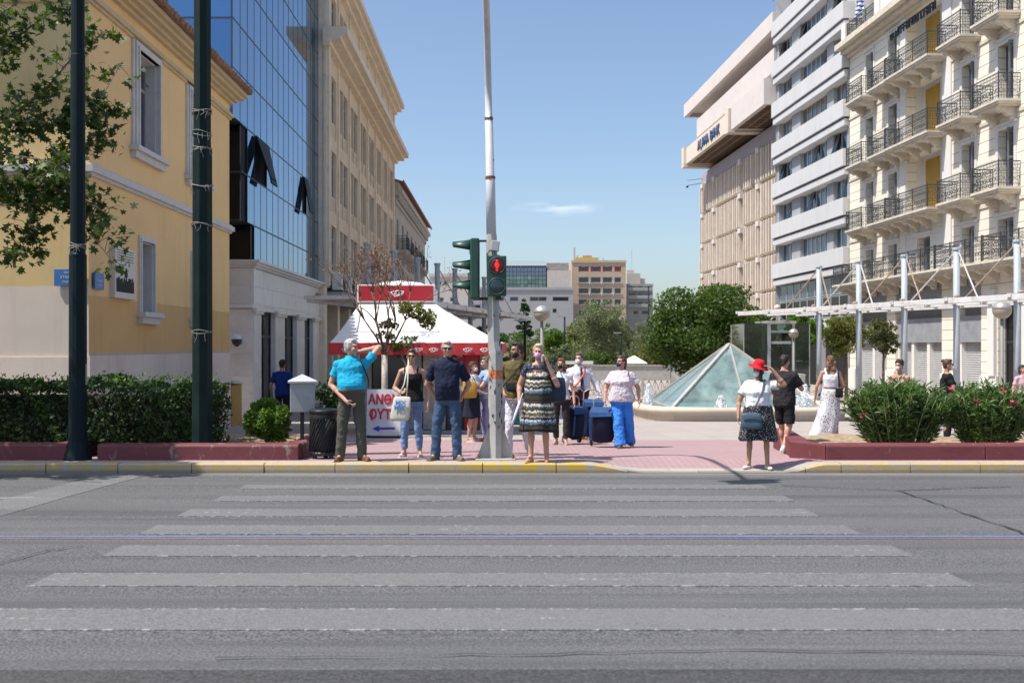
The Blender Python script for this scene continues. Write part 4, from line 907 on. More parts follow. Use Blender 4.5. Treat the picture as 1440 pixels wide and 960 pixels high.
for j in range(6):
    u = .1; i = 0
    while u < 26.2:
        w = (.34, .5, .28, .62)[(i * 3 + j * 0) % 4]
        if abs(u - 13.6) < .32: u += .75; i += 1; continue
        inst('fin', fin_mesh(zr[j + 1] - zr[j], w), bk, (u, 0, zr[j])); u += w + .22; i += 1
    for u in (1.0, 5.1, 13.4, 18.2, 24.4): mb = MB(); mb.box(u, u + .75, -.22, .3, zr[j + 1] - .35, zr[j + 1] + .05); mb.obj('bracket_block', m_pk, bk)
mb = MB(); mb.box(.3, 26.4, 1.2, 15.5, 18.0, 24); mb.obj('glazed_core', m_black, bk)
for i in range(26): mb = MB(); mb.box(.4 + .98 * i, .5 + .98 * i, 1.12, 1.19, 18.0, 23.4); mb.obj('mullion', m_mul, bk)
m_ivory = M_('ivory_concrete', (.64, .56, .47), .85, .06, 2, .15)
def tier(u0, u1, out, z0, z1, mat, soff=True, name='tier'):
    mb = MB(); mb.box(u0, u1, -out, -out + .35, z0, z1); mb.box(u0, u0 + .35, -out + .35, 1.3, z0, z1); mb.box(u1 - .35, u1, -out + .35, 1.3, z0, z1); mb.box(u0 + .35, u1 - .35, -out + .35, 1.3, z0 + .35, z1 - .2); o = mb.obj(name, mat, bk)
    if soff:
        n = int((u1 - u0 - .7) / .8)
        for i in range(n):
            w = (u1 - u0 - .7) / n; mb = MB(); a = u0 + .35 + w * i; mb.box(a, a + .12, -out + .36, 1.29, z0 + .02, z0 + .36); mb.obj('soffit_rib', m_cof, bk)
        for y in (-out + 1.0, -out + 1.7): mb = MB(); mb.box(u0 + .36, u1 - .36, y, y + .12, z0 + .03, z0 + .355); mb.obj('soffit_rib', m_cof, bk)
    return o
tier(3.2, 17.6, 2.1, 18.45, 19.9, m_ivory, name='sign_tier'); tier(18.4, 26.6, 2.15, 18.3, 20.1, m_pk, name='balcony_tier')
tier(4.6, 26.6, 1.45, 20.6, 22.2, m_pk, False, name='middle_tier'); tier(-.1, 26.6, 1.55, 23.5, 24.7, m_pk, False, name='roof_slab')
for u in (2.4, 17.4):
    mb = MB(); pr = [(0, 0), (.9, 0)]; mb.box(u, u + .9, -2.35, 1.2, 18.15, 18.44); 
    arc = [(-2.35, 18.45), (-2.0, 18.45)] + [(-2.0 + .28 - .28 * math.cos(t_), 18.75 + .4 * math.sin(t_)) for t_ in np.linspace(-.2, 3.14, 9)] + [(-1.44, 18.45), (-1.2, 18.45), (-1.2, 20.0), (-2.35, 20.0)]
    mb.extr(arc, (u, 0, 0), (0, 1, 0), (0, 0, 1), (.9, 0, 0)); mb.obj('end_block', m_ivory, bk)
m_blet = M_('blue_grey_letters', (.06, .09, .17), .45, .1, 4, 0)
x = 8.2
for ch in 'ALPHA BANK':
    if ch != ' ': inst('sign_letter', text_mesh(ch, 1.2, m_blet, .05, .0), bk, (x, -2.16, 19.12), (R(90), 0, 0))
    x += .74 if ch != ' ' else .5
mb = MB(); mb.tube([(0, 0, 0), (-1.6, -1.0, 0)], .03, 6); mb.tube([(.6, 0, .35), (-.6, -1.2, .35)], .025, 6); mb.ell((-1.6, -1.0, -.1), (.12, .12, .12)); mb.obj('floodlight', darkmetal, bk, loc=(.1, .1, 17.2))

# ------------------------------------------------------------------ far buildings across the square
def far_block(name, label, px0, px1, ytop, D, mat, rows, fmat, gm, depth=14, base=-1.5):
    x0, x1 = XD(px0, D), XD(px1, D); zt = P(0, ytop, D).z; t = thing(name, label, 'building', (x0, D, 0)); W = x1 - x0; ops = []
    for (ya, yb, cols) in rows:
        for (a, b) in cols: ops.append((XD(a, D) - x0, XD(b, D) - x0, P(0, yb, D).z, P(0, ya, D).z))
    mb = MB(); facade(mb, 0, W, base, zt, ops, .5); shell(mb, 0, W, 0, depth, base, zt); mb.box(.1, W - .1, .55, depth - .1, base, zt - .1); mb.obj('wall', mat, t)
    for a, b, c, d in ops: window(t, a, c, b - a, d - c, .25, fmat, gm, .12, max(0, round((b - a) / 3.0) - 1), 0)
    mb = MB(); mb.box(-.15, W + .15, -.25, 0, zt - .5, zt + .2); mb.obj('coping', mat, t); return t, x0, W, zt
m_ft = wall_mat('far_tan_stone', [(99, (.50, .385, .285))], .02, .05, .2); m_fg = wall_mat('far_grey_render', [(99, (.33, .33, .335))], .02, .05, .2); m_fw = wall_mat('far_pale_render', [(99, (.50, .46, .42))], .02, .05, .3)
cols4 = [(813.5, 828), (830.5, 845), (847.5, 861), (864, 873.5)]
t, x0, W, zt = far_block('far_office', 'tan office block with five rows of windows beyond the square', 804, 880, 367, 290, m_ft, [(374.5, 382, cols4), (389.5, 397.5, cols4), (405, 413, cols4), (420.5, 428.5, cols4), (436, 444, cols4), (451, 459, cols4)], m_al, winglass)
m_rp = M_('red_blind', (.25, .05, .05), .8, .1)
for a, b in cols4:
    for q in (a + .5, b - 3.2): mb = MB(); u = XD(q, 290) - x0; z = P(0, 381.8, 290).z; mb.box(u, u + .65, .1, .2, z, P(0, 374.8, 290).z); mb.obj('red_shutter', m_rp, t)
for k, yy in enumerate((397.5, 413, 428.5)):
    for q in (828.5, 845.5, 861.8): ac_unit(t, XD(q, 290) - x0, -.35, P(0, yy + 2, 290).z, .8)
    mb = MB(); mb.box(XD(812, 290) - x0, XD(875, 290) - x0, -.25, 0, P(0, yy + .8, 290).z, P(0, yy + .1, 290).z); mb.obj('ledge', m_fw, t)
mb = MB(); mb.box(1, 8, 2, 10, zt, zt + 1.2); mb.obj('roof_hut', M_('yellow_hut', (.5, .36, .08), .8, .1), t); mb = MB(); mb.box(3.5, 6.2, 3, 9, zt + 1.2, zt + 1.9); mb.obj('roof_box', M_('pink_hut', (.45, .25, .25), .8, .1), t)
mb = MB(); mb.bar((1.0, 3, zt), (1.0, 3, zt + 4.2), .5); mb.bar((1.9, 3, zt), (1.9, 3, zt + 2), .4); mb.bar((7.2, 4, zt), (8.8, 4, zt + 1.8), .12); mb.bar((9.5, 3, zt), (9.5, 3, zt + 1.2), .3); mb.obj('antenna', m_al, t)
t, x0, W, zt = far_block('far_grey_building', 'wide pale grey building with a green glass storey beyond the square', 640, 806, 405, 270, m_fg, [(417, 423.5, [(700, 709), (717, 729), (745, 769), (777, 800)]), (433.5, 440, [(777, 783)]), (428, 436, [(652, 660), (668, 676)])], m_al, winglass, 20)
x1, x2 = XD(706, 270) - x0, XD(768.5, 270) - x0; z1, z2 = P(0, 405, 270).z, P(0, 373, 270).z
mb = MB(); mb.box(x1, x2, 1.0, 18, z1, z2); mb.obj('glass_storey', m_inside, t); m_grn = glass_('green_curtain_glass', (.12, .2, .19), .12, spec=.6)
m_sc = M_('blue_grey_screen', (.12, .16, .22), .5, .2, 3, .1)
for i in range(12):
    for j in range(5): w = (x2 - x1) / 12; h = (z2 - z1) / 5.4; inst('glass_pane', box_mesh('far_pane', w - .1, .05, h - .1, m_grn if j < 3 else m_sc), t, (x1 + w * i, .9, z1 + h * j))
mb = MB(); 
for i in range(20): mb.bar((x1 + (x2 - x1) * i / 19, 1, z2 - .5), (x1 + (x2 - x1) * i / 19, 1, z2 + 1.2), .06)
mb.bar((x1, 1, z2 + 1.1), (x2, 1, z2 + 1.1), .08); mb.bar((x1, 1, z2 + .5), (x2, 1, z2 + .5), .06); mb.obj('roof_rail', m_al, t)
x3, x4 = XD(769.5, 270) - x0, XD(803, 270) - x0; mb = MB(); mb.box(x3, x4, 1.0, 18, z1, P(0, 379.5, 270).z); mb.obj('penthouse', m_fw, t); mb = MB(); mb.box(x3, x4 - .5, 1.5, 18, P(0, 379, 270).z, P(0, 369, 270).z); mb.obj('plant_room', M_('stained_plant_room', (.3, .27, .25), .9, .3, 2, .3), t)
t, x0, W, zt = far_block('far_apartment', 'weathered grey apartment block with balconies next to the tan office', 881, 918, 400, 305, wall_mat('far_grey_apartment', [(99, (.36, .35, .34))], .02, .08, .35), [(402, 407, [(884, 893), (896, 904), (907, 915)]), (412, 418, [(884, 893), (896, 904), (907, 915)]), (424, 430, [(884, 893), (896, 904), (907, 915)]), (436, 442, [(890, 898), (902, 912)])], m_al, winglass)
for yy in (409, 420, 432): z = P(0, yy, 305).z; mb = MB(); mb.box(.3, W - .2, -1.3, 0, z, z + .15); o = mb.obj('balcony', m_fw, t); mb = MB(); mb.box(.3, W - .2, -1.32, -1.25, z + .16, z + 1.0); mb.obj('balcony_front', M_('grey_balcony_front', (.33, .35, .37), .6, .1), o)
mb = MB(); mb.box(0.2, 4.4, 1, 12, zt, P(0, 384, 305).z); mb.box(0.4, 2.6, 2, 10, P(0, 384, 305).z, P(0, 379, 305).z); mb.box(4.4, 6, 1.5, 10, zt, zt + 2); mb.obj('roof_storey', m_fw, t)
mb = MB(); mb.bar((2, 3, zt + 5), (2, 3, zt + 11), .12); mb.obj('antenna', m_al, t)
t, x0, W, zt = far_block('far_white_house', 'plain cream apartment house behind the left canopy', 604, 660, 386, 210, m_fw, [(395, 401, [(616, 621), (624, 630)]), (418, 424, [(618, 624), (633, 639)])], m_al, winglass, 10)
mb = MB(); mb.bar((3, 3, zt), (3, 3, zt + 4), .1); mb.obj('antenna', m_al, t)
# ------------------------------------------------------------------ street furniture
m_gp = M_('dark_green_pole_paint', (.006, .018, .016), .6, .25, 4, .12, 25, spec=.18, dirt=.35, dirtc=(.03, .045, .04), streak=True)
m_navy = M_('blue_green_pole_paint', (.005, .014, .018), .6, .25, 4, .12, 25, spec=.18, dirt=.3, dirtc=(.02, .03, .035), streak=True)
m_wire = M_('grey_wire', (.24, .235, .22), .7, .2)
def wire_wrap(par, r, z, seed, n=3):
    g = random.Random(seed); mb = MB()
    for k in range(n):
        dz = g.uniform(-.03, .03); ph = g.uniform(0, 6); mb.tube([((r + .006) * math.cos(a), (r + .006) * math.sin(a), z + dz + .02 * math.sin(a * 2 + ph)) for a in np.linspace(0, 6.283, 17)], .006, 5, False)
    for k in range(4):
        a = g.uniform(3.6, 5.9); p = Vector(((r + .01) * math.cos(a), (r + .01) * math.sin(a), z)); mb.tube([p, p + Vector((g.uniform(-.03, .03), -.02, -.05)), p + Vector((g.uniform(-.05, .05), -.015, -g.uniform(.08, .16)))], .004, 4)
    mb.obj('wire_tie', m_wire, par)
lp = thing('lamp_post', 'thick octagonal dark green post wrapped with wire ties in the red planter', 'post', (XD(284.5, 14.95), 14.95, .03))
prof = [(.158, 0), (.152, 1.5), (.148, 4.5), (.13, 4.52), (.127, 8.2)]
mb = MB(); mb.lathe(prof, n=8); mb.obj('shaft', m_gp, lp); mb = MB(); mb.box(-.55, .5, -.3, .45, -.12, .03); mb.obj('footing', concrete, lp, bevel=.02)
for k, (z, s) in enumerate(((5.06, 1), (4.72, 2), (4.5, 3), (3.95, 4), (3.35, 5), (1.75, 6))): wire_wrap(lp, .15 if z < 4.5 else .135, z, s, 2 if k % 2 else 3)
lp2 = thing('signal_post', 'slim dark blue-green post with a flared foot between the planters', 'post', (XD(109.5, 14.55), 14.55, -.09))
mb = MB(); mb.lathe([(.2, 0), (.19, .04), (.135, .28), (.127, .4), (.122, 3), (.106, 3.02), (.10, 5.9), (.094, 5.92), (.09, 8.5)], n=14); mb.obj('shaft', m_navy, lp2, False); wire_wrap(lp2, .108, 3.13, 9, 4)
mb = MB(); mb.box(.085, .13, -.02, .02, 1.1, 1.4); mb.obj('service_hatch', steel, lp2)

# traffic signal mast: grey pole, arm over the road, vehicle head and pedestrian head
m_pole = M_('grey_mast_paint', (.40, .39, .37), .7, .14, 4, .3, 40, dirt=.5, dirtc=(.2, .17, .14)); m_sig = M_('signal_green_plastic', (.022, .065, .05), .42, .15, 5, .08)
bx, by = XD(697, 14.6), 14.6; zb = -.085
ts = thing('traffic_signal', 'tall grey signal mast at the kerb with green traffic light heads', 'traffic light', (bx, by, zb))
def mz(py): return P(0, py, 14.6).z - zb
def mx_(px): return XD(px, 14.6) - bx
mb = MB(); mb.lathe([(.112, 0), (.108, .8), (.1, 1.6)], n=8); mb.obj('base_shaft', m_pole, ts)
mb = MB(); mb.tube([(0, 0, 1.58), (mx_(694.5), 0, mz(480)), (mx_(693), 0, mz(420)), (mx_(691), 0, mz(330))], [.1, .09, .085, .078], 8); mb.obj('lower_shaft', m_pole, ts)
tip = Vector((mx_(685) - .06, -2.75, 6.42))
mb = MB(); mb.tube([(mx_(691), 0, mz(331)), (mx_(689.5), 0, mz(250)), (mx_(689.3), 0, mz(249)), (mx_(687.5), 0, mz(170)), (mx_(687.3), -.002, mz(169)), (mx_(686.6), -.1, 5.45), (mx_(686), -.4, 5.95), (mx_(685.6), -.85, 6.22), (mx_(685.4), -1.4, 6.36), (mx_(685.2), -2.0, 6.42), tip], [.072, .068, .062, .058, .053, .05, .048, .046, .044, .04, .038], 10); mb.obj('mast_arm', M_('pale_mast_paint', (.56, .56, .58), .6, .1, 3, .2, dirt=.35, dirtc=(.3, .2, .14)), ts, True)
m_rust = M_('rusty_band', (.22, .1, .05), .9, .3, 10, .4)
for py, r in ((252, .075), (169, .062)): mb = MB(); mb.lathe([(r, 0), (r, .04)], (mx_(689.5 if py > 200 else 687.4), 0, mz(py)), 10); mb.obj('collar', m_rust, ts)
mb = MB(); mb.bar((mx_(684), -.02, mz(225)), (mx_(695), -.02, mz(225)), .02); mb.obj('bolt', m_rust, ts)
for sgn in (-1, 1):
    mb = MB(); mb.extr([(.09, 0), (.26, 0), (.26, .05), (.09, .5)], (0, -.012, .02), (sgn, 0, 0), (0, 0, 1), (0, .024, 0)); mb.obj('foot_fin', m_pole, ts)
mb = MB(); mb.box(-.29, .29, -.2, .2, -.02, .025); mb.obj('base_plate', m_pole, ts, bevel=.006)
for x_ in (-.25, .25): mb = MB(); mb.tube([(x_, -.12, .02), (x_, -.12, .09)], .018, 6); mb.obj('anchor_bolt', m_rust, ts)
m_orng = M_('torn_orange_poster', (.55, .17, .06), .8, .25, 9, .1, dirt=.8, dirtc=(.5, .46, .42)); m_scr = M_('black_marker', (.03, .03, .03), .7, .2)
for py0, py1 in ((520, 538), (556, 572)): mb = MB(); mb.lathe([(.1045, mz(py1)), (.1035, mz(py0))], n=8, cap=False); mb.obj('torn_sticker', m_orng, ts)
g = random.Random(5)
for k in range(26):
    z = g.uniform(mz(600), mz(440)); a = g.uniform(3.5, 5.9); r = .107 if z < 1.6 else .098; mb = MB(); pts = [(r * math.cos(a + q) + mx_(696) * (z / 1.6) * .6, r * math.sin(a + q), z + g.uniform(-.05, .05)) for q in np.linspace(-.14, .14, 4)]; mb.tube(pts, .0045, 4); mb.obj('scribble', m_scr, ts)
# vehicle head seen from the side, lamps towards the left
vx0, vx1 = mx_(661.5), mx_(674.5); vz0, vz1 = mz(421), mz(336)
vh = MB(); vh.box(vx0, vx1, -.16, .16, vz0, vz1); vo = vh.obj('vehicle_signal', m_sig, ts, bevel=.025); hh = (vz1 - vz0) / 3
m_lens = glass_('dark_lens', (.03, .01, .01), .15)
for k in range(3):
    zc = vz0 + hh * (k + .5) + .02; r = .115; n = 14; v = []; f = []
    for i, (xx, cut) in enumerate(((vx0, 3.6), (vx0 - .1, 3.3), (vx0 - .26, 2.7))):
        for q in range(n + 1):
            t_ = math.pi / 2 - cut / 2 + cut * q / n; v.append((xx, r * math.cos(t_), zc + (r - .035 * i / 2) * math.sin(t_)))
    for i in range(2):
        for q in range(n): f.append((i * (n + 1) + q, i * (n + 1) + q + 1, (i + 1) * (n + 1) + q + 1, (i + 1) * (n + 1) + q))
    o = MB().add(v, f).obj('visor', m_sig, vo, True); so_ = o.modifiers.new('s', 'SOLIDIFY'); so_.thickness = .006
    mb = MB(); mb.tube([(vx0 - .012, 0, zc), (vx0 + .002, 0, zc)], [.1, .105], 16); mb.obj('lens', m_lens, vo)
mb = MB(); mb.bar((vx1 - .05, 0, vz1 - .03), (mx_(688), 0, vz1 - .03), .03); mb.bar((vx1 - .1, 0, vz0 + .01), (mx_(693), 0, vz0 + .01), .045); mb.obj('bracket', darkmetal, ts)
mb = MB(); mb.obox((mx_(696.5), -.1, mz(347)), (.12, .1, .15), Matrix.Rotation(.12, 3, 'Y')); mb.obj('junction_box', M_('grey_box', (.4, .4, .4), .6, .1), ts, bevel=.01)
mb = MB(); mb.tube([(mx_(690), -.1, mz(352)), (mx_(685), -.1, mz(358)), (mx_(690), -.1, mz(362)), (mx_(697), -.1, mz(360))], .008, 5); mb.obj('cable', blackplastic, ts)
px0, px1, pz0, pz1 = mx_(686), mx_(712), mz(417.5), mz(362.5); pc = (px0 + px1) / 2
ph_ = MB(); ph_.box(px0, px1, -.34, -.12, pz0, pz1); pho = ph_.obj('pedestrian_signal', m_sig, ts, bevel=.012)
mb = MB(); mb.box(pc - .04, pc + .04, -.14, 0, pz1 - .02, pz1 + .03); mb.box(pc - .02, pc + .06, -.14, 0, pz0 - .05, pz0 + .02); mb.obj('clamp', m_sig, ts)
m_redl, t_, b_ = nodes('lit_red_lens'); b_.inputs['Base Color'].default_value = (.05, .006, .01, 1); b_.inputs['Emission Color'].default_value = (.35, .012, .02, 1); b_.inputs['Emission Strength'].default_value = .06; b_.inputs['Roughness'].default_value = .25
m_redm, t_, b_ = nodes('lit_red_figure'); b_.inputs['Base Color'].default_value = (.3, .01, .01, 1); b_.inputs['Emission Color'].default_value = (1, .03, .03, 1); b_.inputs['Emission Strength'].default_value = .5
m_grl = glass_('dark_green_lens', (.006, .025, .03), .15)
for k, (py, mat) in enumerate(((376, m_redl), (404.5, m_grl))):
    z = mz(py); mb = MB(); mb.tube([(pc, -.337, z), (pc, -.352, z), (pc, -.358, z)], [.112, .105, .07], 22); lo = mb.obj('lens', mat, pho, True)
    mb = MB(); mb.tube([(pc + .116 * math.cos(a), -.345, z + .116 * math.sin(a)) for a in np.linspace(0, 6.283, 25)], .012, 6, False); mb.obj('lens_ring', m_sig, pho, True)
z = mz(376); mb = MB(); mb.ell((pc, -.36, z + .062), (.02, .006, .022)); mb.ell((pc, -.36, z + .005), (.034, .006, .042)); mb.box(pc - .016, pc - .002, -.366, -.354, z - .085, z - .02); mb.box(pc + .002, pc + .016, -.366, -.354, z - .085, z - .02); mb.obj('red_figure', m_redm, pho)
# signal head hung at the tip of the arm, above the picture
mb = MB(); mb.obox(tip + Vector((.0, 0, .1)), (.42, .1, .85)); mb.obj('overhead_board', blackplastic, ts); mb = MB(); mb.obox(tip + Vector((0, -.12, .1)), (.3, .4, .8)); mb.obj('overhead_signal', m_sig, ts, bevel=.03)

# letter box on a post
gb2 = thing('post_box', 'grey metal box with a hipped lid on a black post beside the bin', 'box', (XD(425, 15.15), 15.15, 0), R(12))
m_gb = M_('grey_box_paint', (.34, .345, .36), .5, .08, 4, .1, dirt=.25)
mb = MB(); mb.box(-.18, .19, -.13, .2, .58, 1.02); mb.obj('body', m_gb, gb2, bevel=.008); mb = MB(); mb.add([(-.215, -.165, 1.02), (.225, -.165, 1.02), (.225, .235, 1.02), (-.215, .235, 1.02), (-.215, -.165, 1.045), (.225, -.165, 1.045), (.225, .235, 1.045), (-.215, .235, 1.045), (.0, .035, 1.15)], [(0, 3, 2, 1), (0, 1, 5, 4), (1, 2, 6, 5), (2, 3, 7, 6), (3, 0, 4, 7), (4, 5, 8), (5, 6, 8), (6, 7, 8), (7, 4, 8)]); mb.obj('lid', M_('pale_lid', (.46, .46, .47), .5, .08), gb2)
mb = MB(); mb.box(-.03, .03, -.01, .05, -.2, .58); mb.obj('post', darkmetal, gb2)
# litter bin with slanted slats
bn = thing('litter_bin', 'black round litter bin with slanted metal slats at the kerb', 'bin', (XD(456, 14.8), 14.8, gz(-2.6, 14.8)))
m_bin = M_('black_bin_metal', (.03, .032, .036), .42, .2, 6, .1, metal=.3)
for k in range(26):
    mb = MB(); pts = []
    for q in np.linspace(0, 1, 9): a = k * 6.283 / 26 + q * 1.5; pts.append((.205 * math.cos(a), .205 * math.sin(a), .08 + .62 * q))
    mb.tube(pts, .017, 4, True, .45); mb.obj('slat', m_bin, bn)
mb = MB(); mb.lathe([(.185, .07), (.185, .68)], n=24); mb.obj('liner', M_('bin_liner', (.05, .05, .055), .7, .15), bn, True)
mb = MB(); mb.lathe([(.19, .68), (.222, .68), (.226, .72), (.2, .735), (.17, .72)], n=28, cap=False); mb.lathe([(.215, .06), (.222, .08), (.215, .11)], n=28); mb.lathe([(.212, .6), (.216, .63), (.212, .66)], n=28, cap=False); mb.obj('rim', m_bin, bn, True)
for x_, y_ in ((-.12, -.1), (.12, -.1), (0, .14)): mb = MB(); mb.box(x_ - .03, x_ + .03, y_ - .03, y_ + .03, -.02, .08); mb.obj('foot', m_bin, bn)
E = [(0, 0, .75, .4, .35, .38)]; sh = thing('dark_shrub', 'dark shrub standing behind the litter bin', 'bush', (XD(462, 18.5), 18.5, plaza_z(18.5))); V, Q = leafset(clump_pts(E, 3500, 3, .13, 70, .5), .07, 3, 2); inst('foliage', npmesh('foliage', V, Q, lf_dark), sh); mb = MB(); mb.tube([(0, 0, -.02), (0, 0, .6)], .03, 6); mb.obj('stem', m_bark, sh)

# flower shop board
bd = thing('flower_board', 'white board with red Greek lettering and a blue arrow', 'sign', (XD(539, 20.8), 20.8, plaza_z(20.8)), R(-4))
m_bd = M_('white_board', (.60, .60, .63), .6, .05, 4, .05, dirt=.25, dirtc=(.42, .42, .44)); m_rt = M_('red_paint_letters', (.50, .02, .05), .6, .1, 6, 0); m_bt = M_('blue_paint_arrow', (.03, .06, .45), .6, .1, 6, 0)
TI = Matrix.Rotation(R(-5), 4, 'X'); 
def bpart(o): o.rotation_euler = (R(-5), 0, 0); return o
mb = MB(); mb.box(-.36, .36, 0, .03, .05, 1.02); bpart(mb.obj('panel', m_bd, bd)); mb = MB(); mb.box(-.34, -.3, .0, .45, -.02, .06); mb.box(.3, .34, 0, .45, -.02, .06); mb.box(-.36, .36, .02, .06, .0, .06); mb.obj('foot', darkmetal, bd)
for tx, z in (('ΑΝΘΗ', .8), ('ΟΥΤΑ', .49)):
    o = inst('lettering', text_mesh(tx, .275, m_rt, .003, .0, .0085), bd, (0, 0, 0)); o.matrix_local = TI @ Matrix.Translation((.0, -.006, z)) @ Matrix.Rotation(R(90), 4, 'X') @ Matrix.Diagonal((.82, 1, 1, 1))
mb = MB(); mb.box(-.262, -.23, -.0105, -.001, .37, .61); bpart(mb.obj('lettering', m_rt, bd)); mb = MB(); mb.extr([(-.24, .2), (-.09, .265), (-.09, .222), (.24, .23), (.24, .19), (-.09, .178), (-.09, .135)], (0, -.003, 0), (1, 0, 0), (0, 0, 1), (0, -.004, 0)); bpart(mb.obj('arrow', m_bt, bd))

# ------------------------------------------------------------------ kiosk with a tent roof
zk = plaza_z(23.5)
ki = thing('street_kiosk', 'street kiosk with white tent roof, red valance and red sign box', 'kiosk', (-1.9, 24, zk))
def kp(x, y, z): return (x + 1.9, y - 24, z - zk)
m_tent = M_('white_tent_fabric', (.78, .77, .76), .7, .04, 1.2, .1, 8); m_rv = M_('red_valance', (.55, .04, .045), .6, .12, 3, .1); m_rs = M_('red_sign', (.42, .025, .035), .45, .12, 3, .05)
ev = [(-3.8, 22.0), (-.2, 22.0), (.12, 26.8), (-3.8, 26.8)]; z_e = 1.64; tp = [(-3.42, 24.1), (-1.62, 24.1), (-1.62, 25.4), (-3.42, 25.4)]; z_t = 2.62
mb = MB(); rings = []
for q in np.linspace(0, 1, 7):
    zz = z_e + (z_t - z_e) * (.16 * math.sin(q * math.pi * .0) + q ** 1.12); rings.append([kp(ev[i][0] + (tp[i][0] - ev[i][0]) * q, ev[i][1] + (tp[i][1] - ev[i][1]) * q, zz) for i in range(4)])
n = 8; vv = []; ff = []
for r_ in rings:
    for i in range(4):
        a, b = Vector(r_[i]), Vector(r_[(i + 1) % 4])
        for k in range(n): vv.append(a.lerp(b, k / n))
L = 4 * n
for j in range(len(rings) - 1):
    for k in range(L): k2 = (k + 1) % L; ff.append((j * L + k, j * L + k2, (j + 1) * L + k2, (j + 1) * L + k))
ff.append(tuple((len(rings) - 1) * L + k for k in range(L))); MB().add(vv, ff).obj('tent_roof', m_tent, ki)
for i in range(4):      # wavy valance
    a, b = Vector(kp(*ev[i], z_e)), Vector(kp(*ev[(i + 1) % 4], z_e)); d = b - a; nn = Vector((d.y, -d.x, 0)).normalized(); m = MB(); K = 40; v = []
    for k in range(K + 1): w_ = nn * (.012 + .018 * math.sin(k * 1.1 + i)); p = a + d * (k / K); v += [p + nn * .004 + Vector((0, 0, .012)), p + w_ * .6 + Vector((0, 0, -.12)), p + w_ + Vector((0, 0, -.255))]
    f = []
    for k in range(K): f += [(k * 3, k * 3 + 1, k * 3 + 4, k * 3 + 3), (k * 3 + 1, k * 3 + 2, k * 3 + 5, k * 3 + 4)]
    o = m.add(v, f).obj('valance', m_rv, ki, True)
m_lg = M_('white_print', (.75, .72, .72), .6, .05)
def logo(par, c, s, name='logo_print'):     # small looping white emblem
    mb = MB(); c = Vector(c)
    for dx, rr_ in ((-.5, .3), (0, .38), (.5, .3)):
        mb.tube([c + Vector((s * (dx + rr_ * math.cos(a)), -.004, s * rr_ * .8 * math.sin(a))) for a in np.linspace(0, 6.283, 13)], s * .07, 4, False)
    mb.tube([c + Vector((s * x_, -.004, s * z_)) for x_, z_ in ((-.95, .1), (-.4, -.5), (.2, -.35), (.9, .2))], s * .08, 4); mb.obj(name, m_lg, par, True)
for px in (487, 515, 588, 610, 658, 682): logo(ki, kp(XD(px, 21.96), 21.96, 1.5), .11)
mb = MB(); mb.box(*[kp(-3.48, 0, 0)[0], kp(-1.6, 0, 0)[0]], *[kp(0, 24.02, 0)[1], kp(0, 24.12, 0)[1]], *[kp(0, 0, 2.63)[2], kp(0, 0, 3.06)[2]]); mb.obj('sign_frame', paintw, ki, bevel=.01)
mb = MB(); mb.box(kp(-3.44, 0, 0)[0], kp(-1.64, 0, 0)[0], kp(0, 24.0, 0)[1], kp(0, 24.019, 0)[1], kp(0, 0, 2.67)[2], kp(0, 0, 3.03)[2]); mb.obj('sign_panel', m_rs, ki)
logo(ki, kp(-2.5, 23.99, 2.86), .17)
mb = MB(); mb.box(kp(-3.46, 0, 0)[0], kp(-1.62, 0, 0)[0], kp(0, 24.125, 0)[1], kp(0, 25.3, 0)[1], kp(0, 0, 2.6)[2], kp(0, 0, 3.0)[2]); mb.lathe([(.0, .2), (.5, .15), (.8, .0)], kp(-2.5, 24.7, 3.0), 16, 1, .5); mb.obj('sign_box', paintw, ki, bevel=.02)
def onroof(u, q):     # front slope
    z = z_e + (z_t - z_e) * q ** 1.12; a = ev[0][0] + (tp[0][0] - ev[0][0]) * q; b = ev[1][0] + (tp[1][0] - ev[1][0]) * q; return Vector(kp(a + (b - a) * u, 22.0 + 2.1 * q - .03, z + .015))
m_seam = M_('grey_panel_edge', (.45, .44, .44), .7, .05); mb = MB(); c4 = [onroof(.13, .3), onroof(.74, .3), onroof(.86, .88), onroof(.05, .88)]
for i in range(4): mb.bar(c4[i], c4[(i + 1) % 4], .02)
mb.obj('panel_edge', m_seam, ki)
m_kg = M_('kiosk_grey_metal', (.33, .33, .33), .5, .12, 2, .1, dirt=.5, dirtc=(.18, .16, .14)); m_kd = M_('kiosk_dark', (.05, .05, .055), .5, .2, 3, .1)
mb = MB(); mb.box(kp(-3.3, 0, 0)[0], kp(-.5, 0, 0)[0], kp(0, 23.2, 0)[1], kp(0, 26.2, 0)[1], .0, 2.1); mb.obj('cabin', m_kd, ki)
m_dp = M_('posters', (.4, .38, .36), .6, .4, 3.5, .05, dirt=.7, dirtc=(.12, .09, .08))
for k, (a, b, z0, z1, mt) in enumerate(((-3.28, -3.02, .12, 1.9, m_kg), (-2.98, -2.2, .55, 1.9, glass_('kiosk_glass', (.06, .065, .07), .15)), (-2.98, -2.2, .1, .53, m_kg), (-2.16, -1.86, .1, 1.9, m_kg), (-1.82, -1.3, .1, 1.92, m_dp), (-1.26, -.9, .75, 1.92, m_dp), (-1.26, -.9, .1, .72, m_kd), (-.86, -.54, .1, 1.9, m_rs))):
    mb = MB(); mb.box(kp(a, 0, 0)[0], kp(b, 0, 0)[0], kp(0, 23.15, 0)[1], kp(0, 23.198, 0)[1], z0, z1); mb.obj(('panel', 'window', 'panel', 'panel', 'poster_panel', 'poster_panel', 'panel', 'red_panel')[k], mt, ki, bevel=.006)
mb = MB(); mb.box(kp(-3.35, 0, 0)[0], kp(-.45, 0, 0)[0], kp(0, 23.1, 0)[1], kp(0, 26.3, 0)[1], -.08, .08); mb.obj('floor_slab', concrete, ki)
